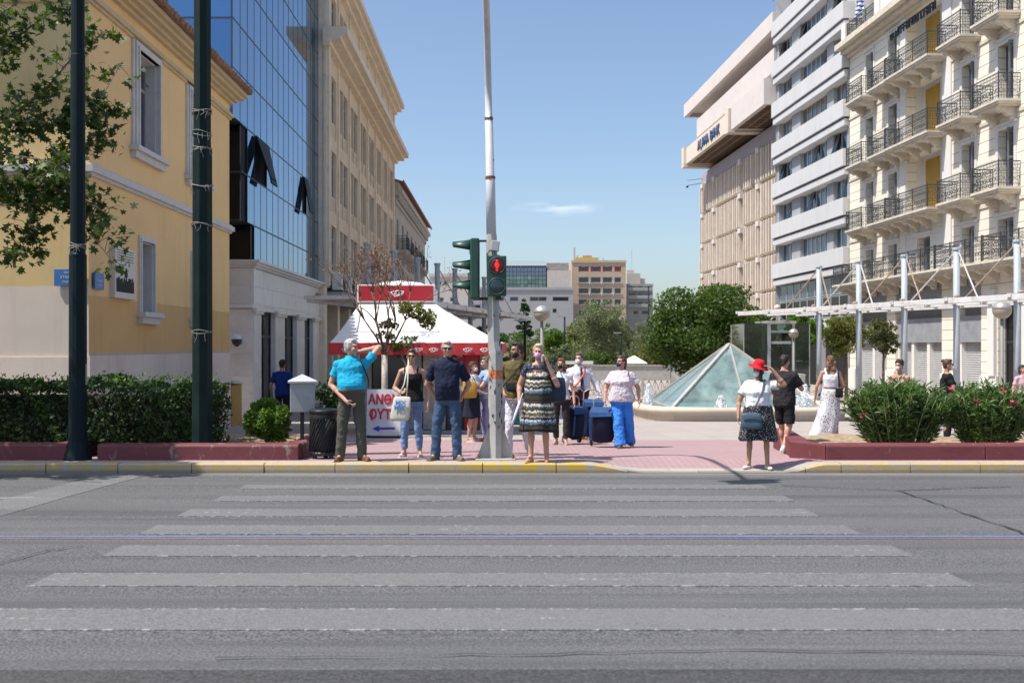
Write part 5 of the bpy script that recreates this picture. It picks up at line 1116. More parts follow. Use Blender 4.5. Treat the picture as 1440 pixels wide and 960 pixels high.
mb = MB(); mb.box(kp(-3.0, 0, 0)[0], kp(-2.93, 0, 0)[0], kp(0, 23.11, 0)[1], kp(0, 23.14, 0)[1], .15, 1.0); mb.obj('yellow_strip', M_('yellow_strip', (.55, .42, .05), .6, .1), ki)
rs_ = random.Random(9); 
for k in range(34):
    a = rs_.choice((-1.56, -1.08)) + rs_.uniform(-.18, .18); z = rs_.uniform(.95, 1.85); mb = MB(); mb.box(kp(a, 0, 0)[0], kp(a + rs_.uniform(.06, .16), 0, 0)[0], kp(0, 23.143, 0)[1] - .001 * k * .2, kp(0, 23.149, 0)[1], z, z + rs_.uniform(.05, .13)); mb.obj('magazine', (m_lg, m_rs, m_kd, m_kg)[k % 4], ki)
for x_, y_ in ((-3.73, 22.06), (-.3, 22.06), (0, 26.7), (-3.73, 26.7)): mb = MB(); p = kp(x_, y_, 0); mb.bar((p[0], p[1], plaza_z(y_) - zk - .05), (p[0], p[1], z_e - zk), .05); mb.obj('tent_leg', steel, ki)
cr = thing('teal_stall', 'dark teal covered stall beside the kiosk', 'stall', (XD(727, 28.5), 28.5, plaza_z(28.5))); mb = MB(); mb.box(-.3, .3, -.3, .3, 0, 1.75); mb.obj('cover', M_('teal_fabric', (.01, .08, .08), .8, .15), cr, bevel=.05); mb = MB(); mb.add([(-.33, -.35, 1.75), (.33, -.35, 1.75), (.33, .35, 1.75), (-.33, .35, 1.75), (0, 0, 1.95)], [(0, 3, 2, 1), (0, 1, 4), (1, 2, 4), (2, 3, 4), (3, 0, 4)]); mb.obj('roof', bpy.data.materials['teal_fabric'], cr)
cu = thing('closed_parasol', 'furled brown parasol standing behind the kiosk', 'parasol', (XD(728, 29), 29, plaza_z(29))); mb = MB(); mb.lathe([(.03, .5), (.08, .8), (.12, 1.3), (.14, 1.8), (.17, 2.05), (.14, 2.25), (.03, 2.4)], n=14, fn=lambda t, i: 1 + .25 * math.sin(5 * t + i)); mb.obj('canopy', M_('brown_canvas', (.22, .09, .03), .9, .25, 5, .4), cu, True); mb = MB(); mb.tube([(0, 0, -.02), (0, 0, 2.45)], .03, 8); mb.obj('pole', darkmetal, cu)

# ------------------------------------------------------------------ small street trees by the kiosk
def twig_tree(label, px, D, htr, hmax, r0, seed, spread, depth, mat, name='street_tree', bias=(0, 0, 0)):
    t = thing(name, label, 'tree', (XD(px, D), D, plaza_z(D))); g = random.Random(seed); mb = MB(); tips = []
    mb.tube([(0, 0, -.1), (g.uniform(-.03, .03), 0, htr * .5), (0, 0, htr)], [r0 * 1.15, r0, r0 * .95], 10); mt = mb.obj('trunk', m_barkg, t, True); tw = MB()
    def grow(p, d, L, r, n):
        q = p + d * L * .5 + Vector((g.uniform(-1, 1), g.uniform(-1, 1), g.uniform(-.2, .6))) * L * .08; e = p + d * L; tw.tube([p, q, e], [r, r * .8, r * .6], 5 if r > .01 else 4); tips.append((q, r)); tips.append((e, r))
        if n == 0: return
        for k in range(g.choice((2, 3, 3))):
            nd = (d + Vector((g.gauss(0, 1), g.gauss(0, 1), g.gauss(.25, .5))) * spread + Vector(bias) * .1).normalized(); grow(e, nd, L * g.uniform(.6, .82), r * .58, n - 1)
    for k in range(6): a = k * 1.047 + g.uniform(-.3, .3); grow(Vector((0, 0, htr - .05)), Vector((.55 * math.cos(a), .55 * math.sin(a), 1)).normalized(), (hmax - htr) * .33, r0 * .42, depth)
    tw.obj('branches', mat, t, True); return t, tips
m_tw = M_('reddish_twig', (.15, .095, .075), .9, .3, 10, .3)
st, tips = twig_tree('nearly bare street tree with reddish twigs in front of the kiosk', 541, 21.2, 1.75, 4.5, .068, 12, .42, 4, m_tw)
g = np.random.RandomState(4); sel = [p for p, r in tips if r < .012]; A = np.array([tuple(sel[i]) for i in g.choice(len(sel), 900)]) + g.normal(0, .05, (900, 3)); V, Q = leafset(A, .05, 4, 1.8); inst('dry_leaf', npmesh('dry_leaf', V, Q, lf_brown), st)
V, Q = leafset(clump_pts([(.62, 0, 2.72, .38, .32, .2), (.85, .05, 2.5, .2, .2, .2)], 900, 6, .12, 26, .3), .075, 6, 1.5); inst('crown', npmesh('crown', V, Q, lf_yel), st)
V, Q = leafset(clump_pts([(.1, -.05, 2.2, .26, .2, .3)], 500, 7, .1, 14, .3), .07, 7, 1.5); inst('crown', npmesh('crown', V, Q, leaf_('olive_brown_leaf', (.07, .07, .03), (.16, .15, .06), .3)), st)
st2, tips = twig_tree('thin sapling with a small dark green tuft beside the board', 571, 22.2, 1.55, 2.4, .045, 5, .5, 1, m_barkg, 'sapling')
V, Q = leafset(clump_pts([(0, 0, 1.95, .3, .28, .24)], 800, 8, .12, 20, .3), .075, 8, 1.5); inst('crown', npmesh('crown', V, Q, lf_green), st2)

# ------------------------------------------------------------------ fountain with glass pyramid
fx, fy = 7.92, 34.6; zf = plaza_z(32)
fo = thing('fountain_basin', 'pale stone fountain basin with a low rounded rim', 'fountain', (fx, fy, zf)); m_rim = M_('fountain_stone', (.52, .45, .37), .7, .12, 1.2, .2, 30, dirt=.4, dirtc=(.3, .24, .18), streak=True)
def sup(r, n=48, e=4.2): return [(r * math.copysign(abs(math.cos(t)) ** (2 / e), math.cos(t)), r * math.copysign(abs(math.sin(t)) ** (2 / e), math.sin(t))) for t in np.linspace(0, 2 * math.pi, n, endpoint=False)]
rings = [(3.4, -.06), (3.4, .22), (3.5, .25), (3.56, .36), (3.5, .45), (3.2, .47), (3.1, .44), (3.08, .1)]; v = []; f = []; n = 48
for r_, z in rings: v += [(x_, y_, z) for x_, y_ in sup(r_)]
for j in range(len(rings) - 1):
    for k in range(n): k2 = (k + 1) % n; f.append((j * n + k, j * n + k2, (j + 1) * n + k2, (j + 1) * n + k))
MB().add(v, f).obj('rim', m_rim, fo, True)
m_wat, t_, b_ = nodes('pool_water'); b_.inputs['Base Color'].default_value = (.10, .22, .20, 1); b_.inputs['Roughness'].default_value = .08; bump(t_, b_, noise(t_, coord(t_), 6, 3), .5, .03)
mb = MB(); mb.add([(x_, y_, .27) for x_, y_ in sup(3.09)], [tuple(range(48))]); mb.obj('water', m_wat, fo)
m_pg = bpy.data.materials.new('pyramid_glass'); m_pg.use_nodes = True; t = m_pg.node_tree; t.nodes.clear()
o_ = N(t, 'OutputMaterial'); tr = N(t, 'BsdfTransparent'); tr.inputs[0].default_value = (.66, .82, .78, 1); gl = N(t, 'BsdfGlossy'); gl.inputs['Roughness'].default_value = .04; gl.inputs['Color'].default_value = (.9, .95, 1, 1); df = N(t, 'BsdfDiffuse'); df.inputs['Color'].default_value = (.5, .66, .62, 1)
fr = N(t, 'Fresnel'); fr.inputs[0].default_value = 1.6; m1 = N(t, 'MixShader'); m2_ = N(t, 'MixShader'); v_ = coord(t); t.links.new(ramp_(t, noise(t, coord(t, (1, 1, .35)), 1.6, 5, .65), .3, .75, .12, .5), m1.inputs[0]); t.links.new(tr.outputs[0], m1.inputs[1]); t.links.new(df.outputs[0], m1.inputs[2])
t.links.new(ramp_(t, fr.outputs[0], 0, 1, .02, .85), m2_.inputs[0]); t.links.new(m1.outputs[0], m2_.inputs[1]); t.links.new(gl.outputs[0], m2_.inputs[2]); t.links.new(m2_.outputs[0], o_.inputs[0])
py_ = thing('glass_pyramid', 'glass skylight pyramid with pale metal bars in the fountain', 'pyramid', (fx, fy, zf + .28)); hs = 2.4; ap = Vector((.0, 0, 2.18)); m_bar = M_('pale_metal_bar', (.4, .38, .355), .5, .1, 3, .1, metal=.2)
cs = [Vector((-hs, -hs, .1)), Vector((hs, -hs, .1)), Vector((hs, hs, .1)), Vector((-hs, hs, .1))]
for i in range(4):
    a, b = cs[i], cs[(i + 1) % 4]; md = (a + b) / 2; nn = (b - a).cross(ap - a).normalized(); 
    for p, q in ((a, md), (md, b)): MB().quad(p, q, ap).obj('glass_pane', m_pg, py_)
    MB().bar(a + nn * .02, ap + nn * .02, .12, .07).obj('corner_bar', m_bar, py_); MB().bar(md + nn * .02, ap + nn * .02, .06, .05).obj('mid_bar', m_bar, py_); MB().bar(a + Vector((0, 0, -.02)), b + Vector((0, 0, -.02)), .14, .12).obj('sill_bar', m_bar, py_)
mb = MB(); mb.box(-hs - .06, hs + .06, -hs - .06, hs + .06, -.3, .03); mb.obj('plinth', m_rim, py_)
mb = MB(); mb.add([(-hs + .2, -hs + .2, .06), (hs - .2, -hs + .2, .06), (hs - .2, hs - .2, .06), (-hs + .2, hs - .2, .06)], [(0, 1, 2, 3)]); mb.obj('light_well', M_('teal_floor', (.16, .3, .3), .6, .2, 1.5, .1), py_)
m_spl, t_, b_ = nodes('white_water_spray'); b_.inputs['Base Color'].default_value = (.85, .88, .9, 1); b_.inputs['Roughness'].default_value = .4; b_.inputs['Subsurface Weight'].default_value = 0
def jet(px, D, h, seed, lab):
    t = thing('water_jet', lab, 'fountain jet', (XD(px, D), D, zf + .27)); r = np.random.RandomState(seed); n = 900; u = r.uniform(0, 1, n); rad = .05 + .22 * (1 - u) ** .8; a = r.uniform(0, 6.283, n); q = r.uniform(0, 1, n) ** .5
    V, Q = leafset(np.stack([rad * q * np.cos(a), rad * q * np.sin(a), u * h], 1), .05, seed, 1.6, up=.8); inst('spray', npmesh('spray', V, Q, m_spl), t)
    mb = MB(); mb.lathe([(.12, 0), (.08, h * .4), (.03, h * .85), (.008, h)], n=8); mb.obj('column', m_spl, t, True)
jet(912, 33.6, .85, 1, 'white water jet left of the glass pyramid'); jet(1014, 31.7, .55, 2, 'low water jet before the middle of the glass pyramid'); jet(1132, 32.0, .9, 3, 'tall white water jet at the right corner of the pyramid'); jet(1120, 31.8, .55, 4, 'small water jet behind the man in black')

# ------------------------------------------------------------------ stayed canopies on both sides
m_cw = M_('rust_streaked_white_steel', (.60, .60, .60), .5, .06, 2, .1, dirt=.75, dirtc=(.30, .15, .08)); m_cp = M_('blue_grey_post_paint', (.36, .40, .44), .5, .08, 3, .1, dirt=.4, dirtc=(.32, .3, .3)); m_rod = M_('rusty_rod', (.34, .25, .18), .7, .3, 5, .2); m_rodw = M_('grey_rod', (.5, .48, .46), .5, .2)
def canopy(name, label, p0, v, n, i0, dark=False):
    p0 = Vector(p0); v = Vector(v); L = v.length; t = thing(name, label, 'canopy', p0, math.atan2(v.y, v.x)); zb = 3.85; zt = 5.68; bm = m_cw
    for k in range(n):
        x_ = L * k; mb = MB(); mb.lathe([(.12, -.05), (.112, 2.5), (.108, zt)], (x_, 0, 0), 12); mb.obj('post', m_cp, t, True); mb = MB(); mb.lathe([(.13, 0), (.14, .05), (.13, .1)], (x_, 0, zt), 12); mb.obox((x_ - .14, 0, zt - .06), (.1, .05, .16)); mb.obox((x_ + .14, 0, zt - .06), (.1, .05, .16)); mb.obj('post_cap', m_cp, t, bevel=.01)
        for s_ in (-1, 1):
            for yy in (-.6,):
                mb = MB(); mb.tube([(x_ + .12 * s_, 0, zt - .08), (x_ + (L * .62) * s_, yy, zb + .1)], .026, 6); mb.obj('stay_rod', m_rod if (k + s_) % 2 else m_rodw, t)
        mb = MB(); mb.add([(x_ - .09, -1.5, zb - .02), (x_ + .09, -1.5, zb - .02), (x_ + .09, 1.5, zb - .02), (x_ - .09, 1.5, zb - .02), (x_ - .09, -1.5, zb + .1), (x_ + .09, -1.5, zb + .1), (x_ + .09, 1.5, zb + .1), (x_ - .09, 1.5, zb + .1)], [(0, 3, 2, 1), (4, 5, 6, 7), (0, 1, 5, 4), (1, 2, 6, 5), (2, 3, 7, 6), (3, 0, 4, 7)]); mb.obj('cross_beam', bm, t)
    for k in range(-1 if i0 else 0, n + 1):
        x_ = L * k - L * .5; mb = MB(); mb.box(x_ - .08, x_ + .08, -1.6, 1.6, zb + .02, zb + .14); mb.obj('cross_beam', bm, t)
        for yy in (-1.15, 1.15): mb = MB(); mb.ell((x_, yy, zb + .18), (.1, .1, .06)); mb.obj('rod_anchor', m_rod, t)
        for yy in (-1.5, 0, 1.5):
            if k < n: mb = MB(); mb.box(x_ + .081, x_ + L - .081, yy - .08, yy + .08, zb - .07, zb + .11); mb.obj('long_beam', bm, t, bevel=.01)
    if dark:
        for k in range(n): mb = MB(); mb.box(L * k - L * .5 + .1, L * k + L * .5 - .1, -1.4, 1.4, zb + .125, zb + .15); mb.obj('roof_panel', M_('grey_roof_panel%d' % k, (.3, .31, .32), .6, .1), t)
    return t
zc_ = plaza_z(40)
canopy('stayed_canopy', 'open white steel canopy hung from posts by rods beside the hotel', (13.4, 42.0, zc_), (.76, -2.57, 0), 6, True)
canopy('stayed_canopy', 'grey roofed steel canopy hung from posts by rods behind the kiosk', (-4.38, 32.6, zc_), (.59, 2.67, 0), 8, False, True)
def globe_lamp(px, D, py, r, label, half=False):
    c = P(px, py, D); g0 = plaza_z(D); t = thing('globe_lamp', label, 'street lamp', (c.x, D, g0)); h = c.z - g0
    mb = MB(); mb.lathe([(.07, -.02), (.05, .1), (.045, h - r)], n=10); mb.obj('pole', M_('grey_lamp_pole', (.22, .22, .21), .6, .15), t, True); mb = MB(); mb.ell((0, 0, h), (r, r, r), n=20, m=12); mb.obj('globe', M_('smoked_globe', (.3, .25, .19), .3, .1, 3, 0, spec=.7), t, True)
    mb = MB(); mb.ell((0, 0, h + r * .05), (r * 1.02, r * 1.02, r * .99), n=20, m=12); vv = mb.v; 
    keep = MB(); keep.lathe([(r * 1.03 * math.cos(a), h + r * 1.03 * math.sin(a)) for a in np.linspace(.12, 1.5, 7)], n=20); keep.obj('cap', M_('metal_cap', (.45, .43, .4), .42, .1, 3, 0, metal=.5), t, True); return t
globe_lamp(762, 29, 441, .235, 'globe street lamp beside the signal mast'); globe_lamp(1409, 27.5, 436, .25, 'globe street lamp in front of the hotel entrance'); globe_lamp(1116, 44, 469, .215, 'globe street lamp in front of the glass lift')

# glass lift
ex, ey = XD(1082, 46), 46; el = thing('glass_lift', 'glass lift tower with steel frame behind the fountain', 'lift', (ex, ey, plaza_z(46))); m_lg2 = bpy.data.materials.new('lift_glass'); m_lg2.use_nodes = True; t = m_lg2.node_tree; t.nodes.clear(); o_ = N(t, 'OutputMaterial'); tr = N(t, 'BsdfTransparent'); tr.inputs[0].default_value = (.36, .48, .43, 1); gl = N(t, 'BsdfGlossy'); gl.inputs['Roughness'].default_value = .05; fr = N(t, 'Fresnel'); fr.inputs[0].default_value = 1.5; ms = N(t, 'MixShader'); t.links.new(ramp_(t, fr.outputs[0], 0, 1, .06, .9), ms.inputs[0]); t.links.new(tr.outputs[0], ms.inputs[1]); t.links.new(gl.outputs[0], ms.inputs[2]); t.links.new(ms.outputs[0], o_.inputs[0])
W2, H2 = 1.48, 3.4
for a, b in (((-W2, -1.2), (-.35, -1.2)), ((-.35, -1.2), (.75, -1.2)), ((.75, -1.2), (W2, -1.2)), ((-W2, 1.2), (W2, 1.2)), ((-W2, -1.2), (-W2, 1.2)), ((W2, -1.2), (W2, 1.2))):
    for z0, z1 in ((.05, 1.7), (1.72, H2)): d = (Vector(b) - Vector(a)).normalized() * .03; mb = MB(); mb.quad((a[0] + d.x, a[1] + d.y, z0), (b[0] - d.x, b[1] - d.y, z0), (b[0] - d.x, b[1] - d.y, z1), (a[0] + d.x, a[1] + d.y, z1)); mb.obj('glass_pane', m_lg2, el)
for x_, y_, w_ in ((-.35, -1.2, .14), (.75, -1.2, .12), (-W2, -1.2, .04), (W2, -1.2, .04), (-W2, 1.2, .05), (W2, 1.2, .05), (0, 1.0, .14)): mb = MB(); mb.box(x_ - w_ / 2, x_ + w_ / 2, y_ - w_ / 2, y_ + w_ / 2, -.02, H2); mb.obj('steel_post', steel, el)
mb = MB(); mb.box(-.45, .85, -1.3, .9, H2, H2 + .14); mb.obj('roof_plate', m_bar, el); mb = MB(); mb.box(-W2, W2, -1.2, 1.2, H2 + .005, H2 + .04); mb.obj('roof_glass', m_lg2, el)
mb = MB(); mb.box(-.25, .65, -1.0, .6, .05, 2.2); mb.obj('lift_car', M_('lift_car', (.12, .13, .13), .4, .15), el); mb = MB(); mb.box(-.25, .65, -1.22, -1.19, 2.5, 2.62); mb.box(-.25, .65, -1.22, -1.19, 3.0, 3.1); mb.obj('header', steel, el)
fl2 = MB(); fl2.ell((.2, -.6, H2 + .75), (.14, .14, .14)); fl2.tube([(.2, -.6, H2 + .14), (.2, -.6, H2 + .7)], .03, 6); fl2.tube([(-.1, -.6, H2 + .2), (.2, -.6, H2 + .5), (.5, -.5, H2 + .2)], .02, 6); fl2.obj('floodlight', M_('pale_plastic', (.6, .55, .5), .5, .1), el)

# ------------------------------------------------------------------ trees of the square
def T(name, label, px, D, py_top, py_bot, wpx, n, leaf, mat, seed, tr=.2, nc=70, group=None, lobes=5, trunk=True, elong=1.7):
    zt, zb_ = P(0, py_top, D).z, P(0, py_bot, D).z; g0 = plaza_z(D); W = wpx / F * D / 2; H = (zt - zb_) / 2; g = random.Random(seed); ells = [(0, 0, (zt + zb_) / 2 - g0, W * .8, W * .8, H * .88)]
    for k in range(lobes): a = g.uniform(0, 6.283); u = g.uniform(-.5, .65); ells.append((W * .55 * math.cos(a), W * .55 * math.sin(a), (zt + zb_) / 2 - g0 + H * u, W * g.uniform(.35, .55), W * g.uniform(.35, .5), H * g.uniform(.25, .42)))
    return tree(name, label, (XD(px, D), D, g0), zt - g0, ells, n, leaf, None, mat, seed, tr, nc, min(W, H) * .3, group, 6, elong=elong)
def fix(f): return f
lf_tree = leaf_('deep_green_leaf', (.028, .065, .014), (.125, .2, .04), .35, .7)
T('broadleaf_tree', 'large dark green tree behind the glass pyramid', 988, 58, 400, 535, 158, 30000, .2, lf_tree, 21, .25, 170, lobes=9)
T('broadleaf_tree', 'dark green tree between the large tree and the bank', 1058, 64, 428, 535, 70, 9000, .2, lf_tree, 22, .2, 70)
T('dry_shrub', 'brown dry shrub at the edge of the large tree', 1035, 54, 452, 535, 34, 1800, .14, lf_brown, 23, .06, 26, elong=3)
T('willow_tree', 'tall grey-green tree in front of the tan office', 843, 95, 420, 530, 78, 16000, .2, lf_olive, 24, .25, 120, lobes=8)
T('olive_tree', 'pale olive tree right of the tall grey-green tree', 893, 105, 446, 530, 50, 6500, .22, lf_olive, 25, .2, 60)
T('broadleaf_tree', 'bright green tree behind the globe lamp', 780, 92, 456, 530, 44, 5000, .22, lf_bright, 26, .2, 50)
T('broadleaf_tree', 'yellow-green tree next to the tall grey-green tree', 808, 110, 446, 530, 34, 3600, .25, lf_yel, 27, .2, 40)
T('olive_tree', 'silvery olive tree behind the blonde woman', 792, 70, 477, 540, 44, 4500, .15, lf_olive, 28, .15, 45)
T('olive_tree', 'small silvery olive tree above the bearded man', 757, 74, 472, 540, 36, 3600, .15, lf_olive, 29, .15, 40)
T('round_shrub', 'bright green ball shrub right behind the kiosk roof', 684, 62, 455, 478, 26, 1500, .17, lf_bright, 30, .08, 22)
T('broadleaf_tree', 'dark tree hidden behind the willow', 868, 125, 452, 530, 60, 6000, .3, lf_green, 31, .2, 50)
T('broadleaf_tree', 'dark tree line behind the globe lamp', 735, 125, 468, 530, 90, 7000, .3, lf_green, 32, .2, 60)
T('broadleaf_tree', 'dark green trees far behind the women', 835, 130, 470, 530, 130, 9000, .32, lf_tree, 33, .2, 70)
T('broadleaf_tree', 'dark green tree between the pale olive and the large tree', 925, 120, 462, 530, 60, 6000, .3, lf_green, 34, .2, 50)
T('young_tree', 'round olive-coloured street tree beside the white-top woman', 1190, 45, 437, 507, 62, 9000, .1, lf_yel, 35, .07, 80, lobes=4)
T('young_tree', 'smaller round street tree with a thin trunk before the roller shutters', 1243, 46, 447, 500, 46, 5200, .1, leaf_('olive_green_leaf', (.06, .075, .025), (.15, .16, .06), .3), 36, .06, 55, lobes=4)
T('broadleaf_tree', 'bright leafy tree beside the glass lift', 1135, 52, 438, 492, 60, 6000, .17, lf_bright, 37, .12, 60)
T('broadleaf_tree', 'green tree under the white canopy end', 1083, 70, 438, 500, 44, 4000, .2, lf_tree, 38, .15, 40)
T('broadleaf_tree', 'fresh green tree right of the cypress', 767, 100, 460, 530, 46, 5000, .22, lf_bright, 43, .2, 50)
T('broadleaf_tree', 'yellow-green tree left of the willow', 812, 118, 444, 530, 46, 5000, .25, lf_bright, 44, .2, 50)
T('broadleaf_tree', 'mid green tree behind the signal mast', 702, 102, 464, 530, 44, 4500, .22, lf_green, 45, .2, 46)
T('olive_tree', 'grey-green tree below the cypress', 742, 84, 474, 535, 46, 5000, .18, lf_olive, 46, .15, 50)
T('broadleaf_tree', 'light green bush at the foot of the pale olive', 905, 80, 478, 535, 44, 4500, .18, lf_yel, 47, .15, 46)
T('broadleaf_tree', 'dark green bush under the willow', 838, 88, 492, 535, 60, 4500, .2, lf_tree, 48, .15, 46)
cy = tree('cypress_tree', 'slim dark cypress behind the canopy', (XD(738, 150), 150, -.8), 11, [(0, 0, 3.5, 1.2, 1.2, 3), (0, 0, 6, .9, .9, 3.2), (0.1, 0, 8.5, .5, .5, 2)], 3500, .35, None, lf_dark, 39, .15, 60, .35)
pm = thing('palm_tree', 'small palm with hanging fronds behind the mast', 'palm', (XD(716, 88), 88, -.8)); mb = MB(); mb.lathe([(.32, -.1), (.26, 1), (.3, 2.3), (.2, 2.5)], n=10); mb.obj('trunk', m_bark, pm, True); g = random.Random(6)
for k in range(22):
    a = k * .9; el_ = g.uniform(-.3, 1.1); mb = MB(); p = Vector((0, 0, 2.4)); d = Vector((math.cos(a) * math.cos(el_), math.sin(a) * math.cos(el_), math.sin(el_))); pts = [p + d * s_ + Vector((0, 0, -.42 * s_ * s_)) for s_ in np.linspace(0, 1.5, 7)]
    for i in range(6):
        s_ = (pts[i + 1] - pts[i]).cross(Vector((0, 0, 1))); s_.normalize()
        for sg in (-1, 1): mb.quad(pts[i], pts[i + 1], pts[i + 1] + s_ * .26 * sg + Vector((0, 0, -.12)), pts[i] + s_ * .2 * sg + Vector((0, 0, -.1)))
    mb.obj('frond', lf_olive, pm)

# low wall, balustrade, far lamp posts, signs
wl2 = thing('plaza_wall', 'long low grey wall across the far side of the square', 'wall', (4, 72, -.82)); mb = MB(); mb.box(-6, 14, 0, .5, 0, .95); mb.obj('wall', concrete, wl2); mb = MB(); mb.box(-6.05, 14.05, -.06, .56, .95, 1.05); mb.obj('coping', M_('wall_coping', (.36, .35, .34), .9, .1), wl2)
m_balus = M_('grey_stone_railing', (.42, .40, .37), .7, .15, 3, .2, dirt=.4)
def balustrade(label, a, b):
    a, b = Vector(a), Vector(b); L = (b - a).length; t = thing('balustrade', label, 'railing', a, math.atan2(b.y - a.y, b.x - a.x)); n = max(1, round(L / 1.6))
    def panel():
        m = MB(); w = L / n; m.bar((0, 0, .82), (w, 0, .82), .07); m.bar((0, 0, .1), (w, 0, .1), .05)
        k = 6
        for i in range(k): x0, x1 = w * i / k, w * (i + 1) / k; m.bar((x0, 0, .1), (x1, 0, .8), .03); m.bar((x1, .01, .1), (x0, .01, .8), .03); m.bar((x0, 0, .1), (x0, 0, .8), .03)
        return m.mesh('rail_panel', m_balus)
    me = panel()
    for i in range(n): inst('rail_panel', me, t, (L / n * i, 0, 0))
    for i in range(n + 1): mb = MB(); mb.box(L / n * i - .06, L / n * i + .06, -.06, .06, -.03, .95); mb.obj('post', m_balus, t)
balustrade('patterned grey railing left of the pyramid', (XD(800, 47), 47, -.815), (XD(956, 47), 47, -.815)); balustrade('second patterned railing running back beside the large tree', (XD(956, 47), 47.1, -.815), (XD(944, 58), 58, -.815))
balustrade('patterned grey railing behind the group at the crossing', (XD(715, 56), 56, -.815), (XD(800, 50), 50, -.815))
for px, D, pt, lab in ((794, 85, 445, 'thin green lamp post left of the willow'), (779, 95, 465, 'thin green lamp post behind the olive trees'), (873, 90, 468, 'thin green lamp post right of the willow'), (912, 120, 402, 'tall thin lamp post in front of the grey apartments'), (738, 60, 450, 'thin green post behind the bearded man')):
    t = thing('far_lamp_post', lab, 'lamp post', (XD(px, D), D, plaza_z(D))); h = P(0, pt, D).z - plaza_z(D); mb = MB(); mb.lathe([(.1, -.05), (.09, h * .5), (.07, h)], n=8); mb.obj('pole', m_gp, t, True); mb = MB(); mb.obox((-.3, 0, h), (.7, .2, .1)); mb.obj('lantern', steel, t)
t = thing('long_sign', 'long low white sign panel under the willow', 'sign', (XD(812, 66), 66, -.81)); mb = MB(); mb.box(-1.05, 1.05, 0, .06, 1.2, 1.42); mb.obj('panel', paintw, t); mb = MB(); mb.box(-.95, -.88, 0, .05, -.02, 1.2); mb.obj('leg', steel, t); mb = MB(); mb.box(.88, .95, 0, .05, -.02, 1.2); mb.obj('leg', steel, t)
t = thing('market_tent', 'small white peaked tent beside the large tree', 'tent', (XD(890, 76), 76, -.81)); mb = MB(); mb.add([(-1, -1, 1.1), (1, -1, 1.1), (1, 1, 1.1), (-1, 1, 1.1), (.1, 0, 1.7)], [(0, 3, 2, 1), (0, 1, 4), (1, 2, 4), (2, 3, 4), (3, 0, 4)]); mb.obj('roof', m_tent, t)
for x_ in (-1, 1):
    for y_ in (-1, 1): mb = MB(); mb.bar((x_ * .97, y_ * .97, -.02), (x_ * .97, y_ * .97, 1.12), .05); mb.obj('leg', steel, t)
# parked scooter near the canopy
sc_ = thing('parked_scooter', 'white scooter with a pale top box parked behind the fountain', 'scooter', (XD(1137, 41), 41, plaza_z(41)), R(25)); m_scw = M_('white_fairing', (.65, .65, .64), .35, .08)
mb = MB(); mb.tube([(0, -.55, .3), (0, -.1, .22), (0, .35, .45), (0, .6, .62)], [.09, .13, .17, .12], 10); mb.cap_((0, -.5, .35), (0, -.62, .85), .12, .08); mb.obj('body', m_scw, sc_, True)
for y_ in (-.68, .55):
    mb = MB(); mb.tube([(.22 * 0 + 0.0, y_ + .2 * math.cos(a), .24 + .2 * math.sin(a)) for a in np.linspace(0, 6.283, 17)], .06, 8, False); mb.obj('wheel', blackplastic, sc_, True)
mb = MB(); mb.ell((0, .25, .75), (.14, .36, .07)); mb.obj('seat', blackplastic, sc_, True); mb = MB(); mb.obox((0, .68, 1.06), (.5, .45, .38), Matrix.Rotation(.12, 3, 'Y')); mb.obj('top_box', M_('pale_top_box', (.6, .58, .52), .6, .1), sc_, bevel=.03); mb = MB(); mb.bar((-.32, -.6, 1.0), (.32, -.6, 1.0), .04); mb.ell((0, -.66, .95), (.12, .08, .1)); mb.bar((0, .62, .7), (0, .62, .88), .12); mb.obj('handlebar', blackplastic, sc_)

# ------------------------------------------------------------------ plane tree at the left edge
pt = thing('plane_tree', 'plane tree with lobed leaves reaching in front of the yellow house', 'tree', (-10.6, 15.9, -.05))
m_pb = M_('plane_bark', (.22, .17, .13), .9, .35, 3, .5); o0 = Vector((-10.6, 15.9, -.05)); mb = MB(); mb.tube([(0, 0, -.1), (.1, 0, 2), (.25, .1, 4), (.2, .2, 7.5)], [.26, .22, .18, .1], 10); mb.obj('trunk', m_pb, pt, True)
LB = [[(-260, 330), (-120, 300), (0, 262), (55, 262), (100, 272), (150, 300)], [(-260, 330), (-100, 240), (0, 172), (60, 130), (110, 70), (150, 45)], [(-200, 200), (-60, 100), (0, 70), (40, 40), (90, 5)], [(0, 172), (50, 170), (90, 180), (130, 160), (170, 90)], [(0, 262), (40, 290), (45, 330), (20, 360)], [(55, 262), (80, 220), (130, 205), (160, 150)], [(100, 272), (120, 320), (160, 370)], [(-60, 100), (0, 20), (60, -20)], [(-100, 240), (0, 215), (60, 225), (110, 240)]]
tw = MB(); lp_ = []; g = random.Random(17)
for bi, br in enumerate(LB):
    dd = [15.4 + g.uniform(0, 1.5) for _ in br]; dd.sort(reverse=bi % 2 == 0); pts = [P(x_, y_, d_) - o0 for (x_, y_), d_ in zip(br, dd)]
    if bi < 3: pts[0] = Vector((.22, .12, pts[0].z))
    r0 = (.05, .045, .04, .02, .016, .018, .014, .02, .02)[bi]; n = len(pts); tw.tube(pts, [r0 * (1 - .75 * i / (n - 1)) for i in range(n)], 6)
    for i in range(1, n):
        for k in range(11):
            p = pts[i - 1].lerp(pts[i], g.random()); d = Vector((g.gauss(0, 1), g.gauss(0, 1), g.gauss(-.2, .8))).normalized(); q = p + d * g.uniform(.12, .42); tw.tube([p, p.lerp(q, .5) + Vector((0, 0, .03)), q], [.006, .005, .003], 4); lp_ += [(q, d)] * 7 + [(p.lerp(q, .6), d)] * 3
tw.obj('branches', m_pb, pt, True)
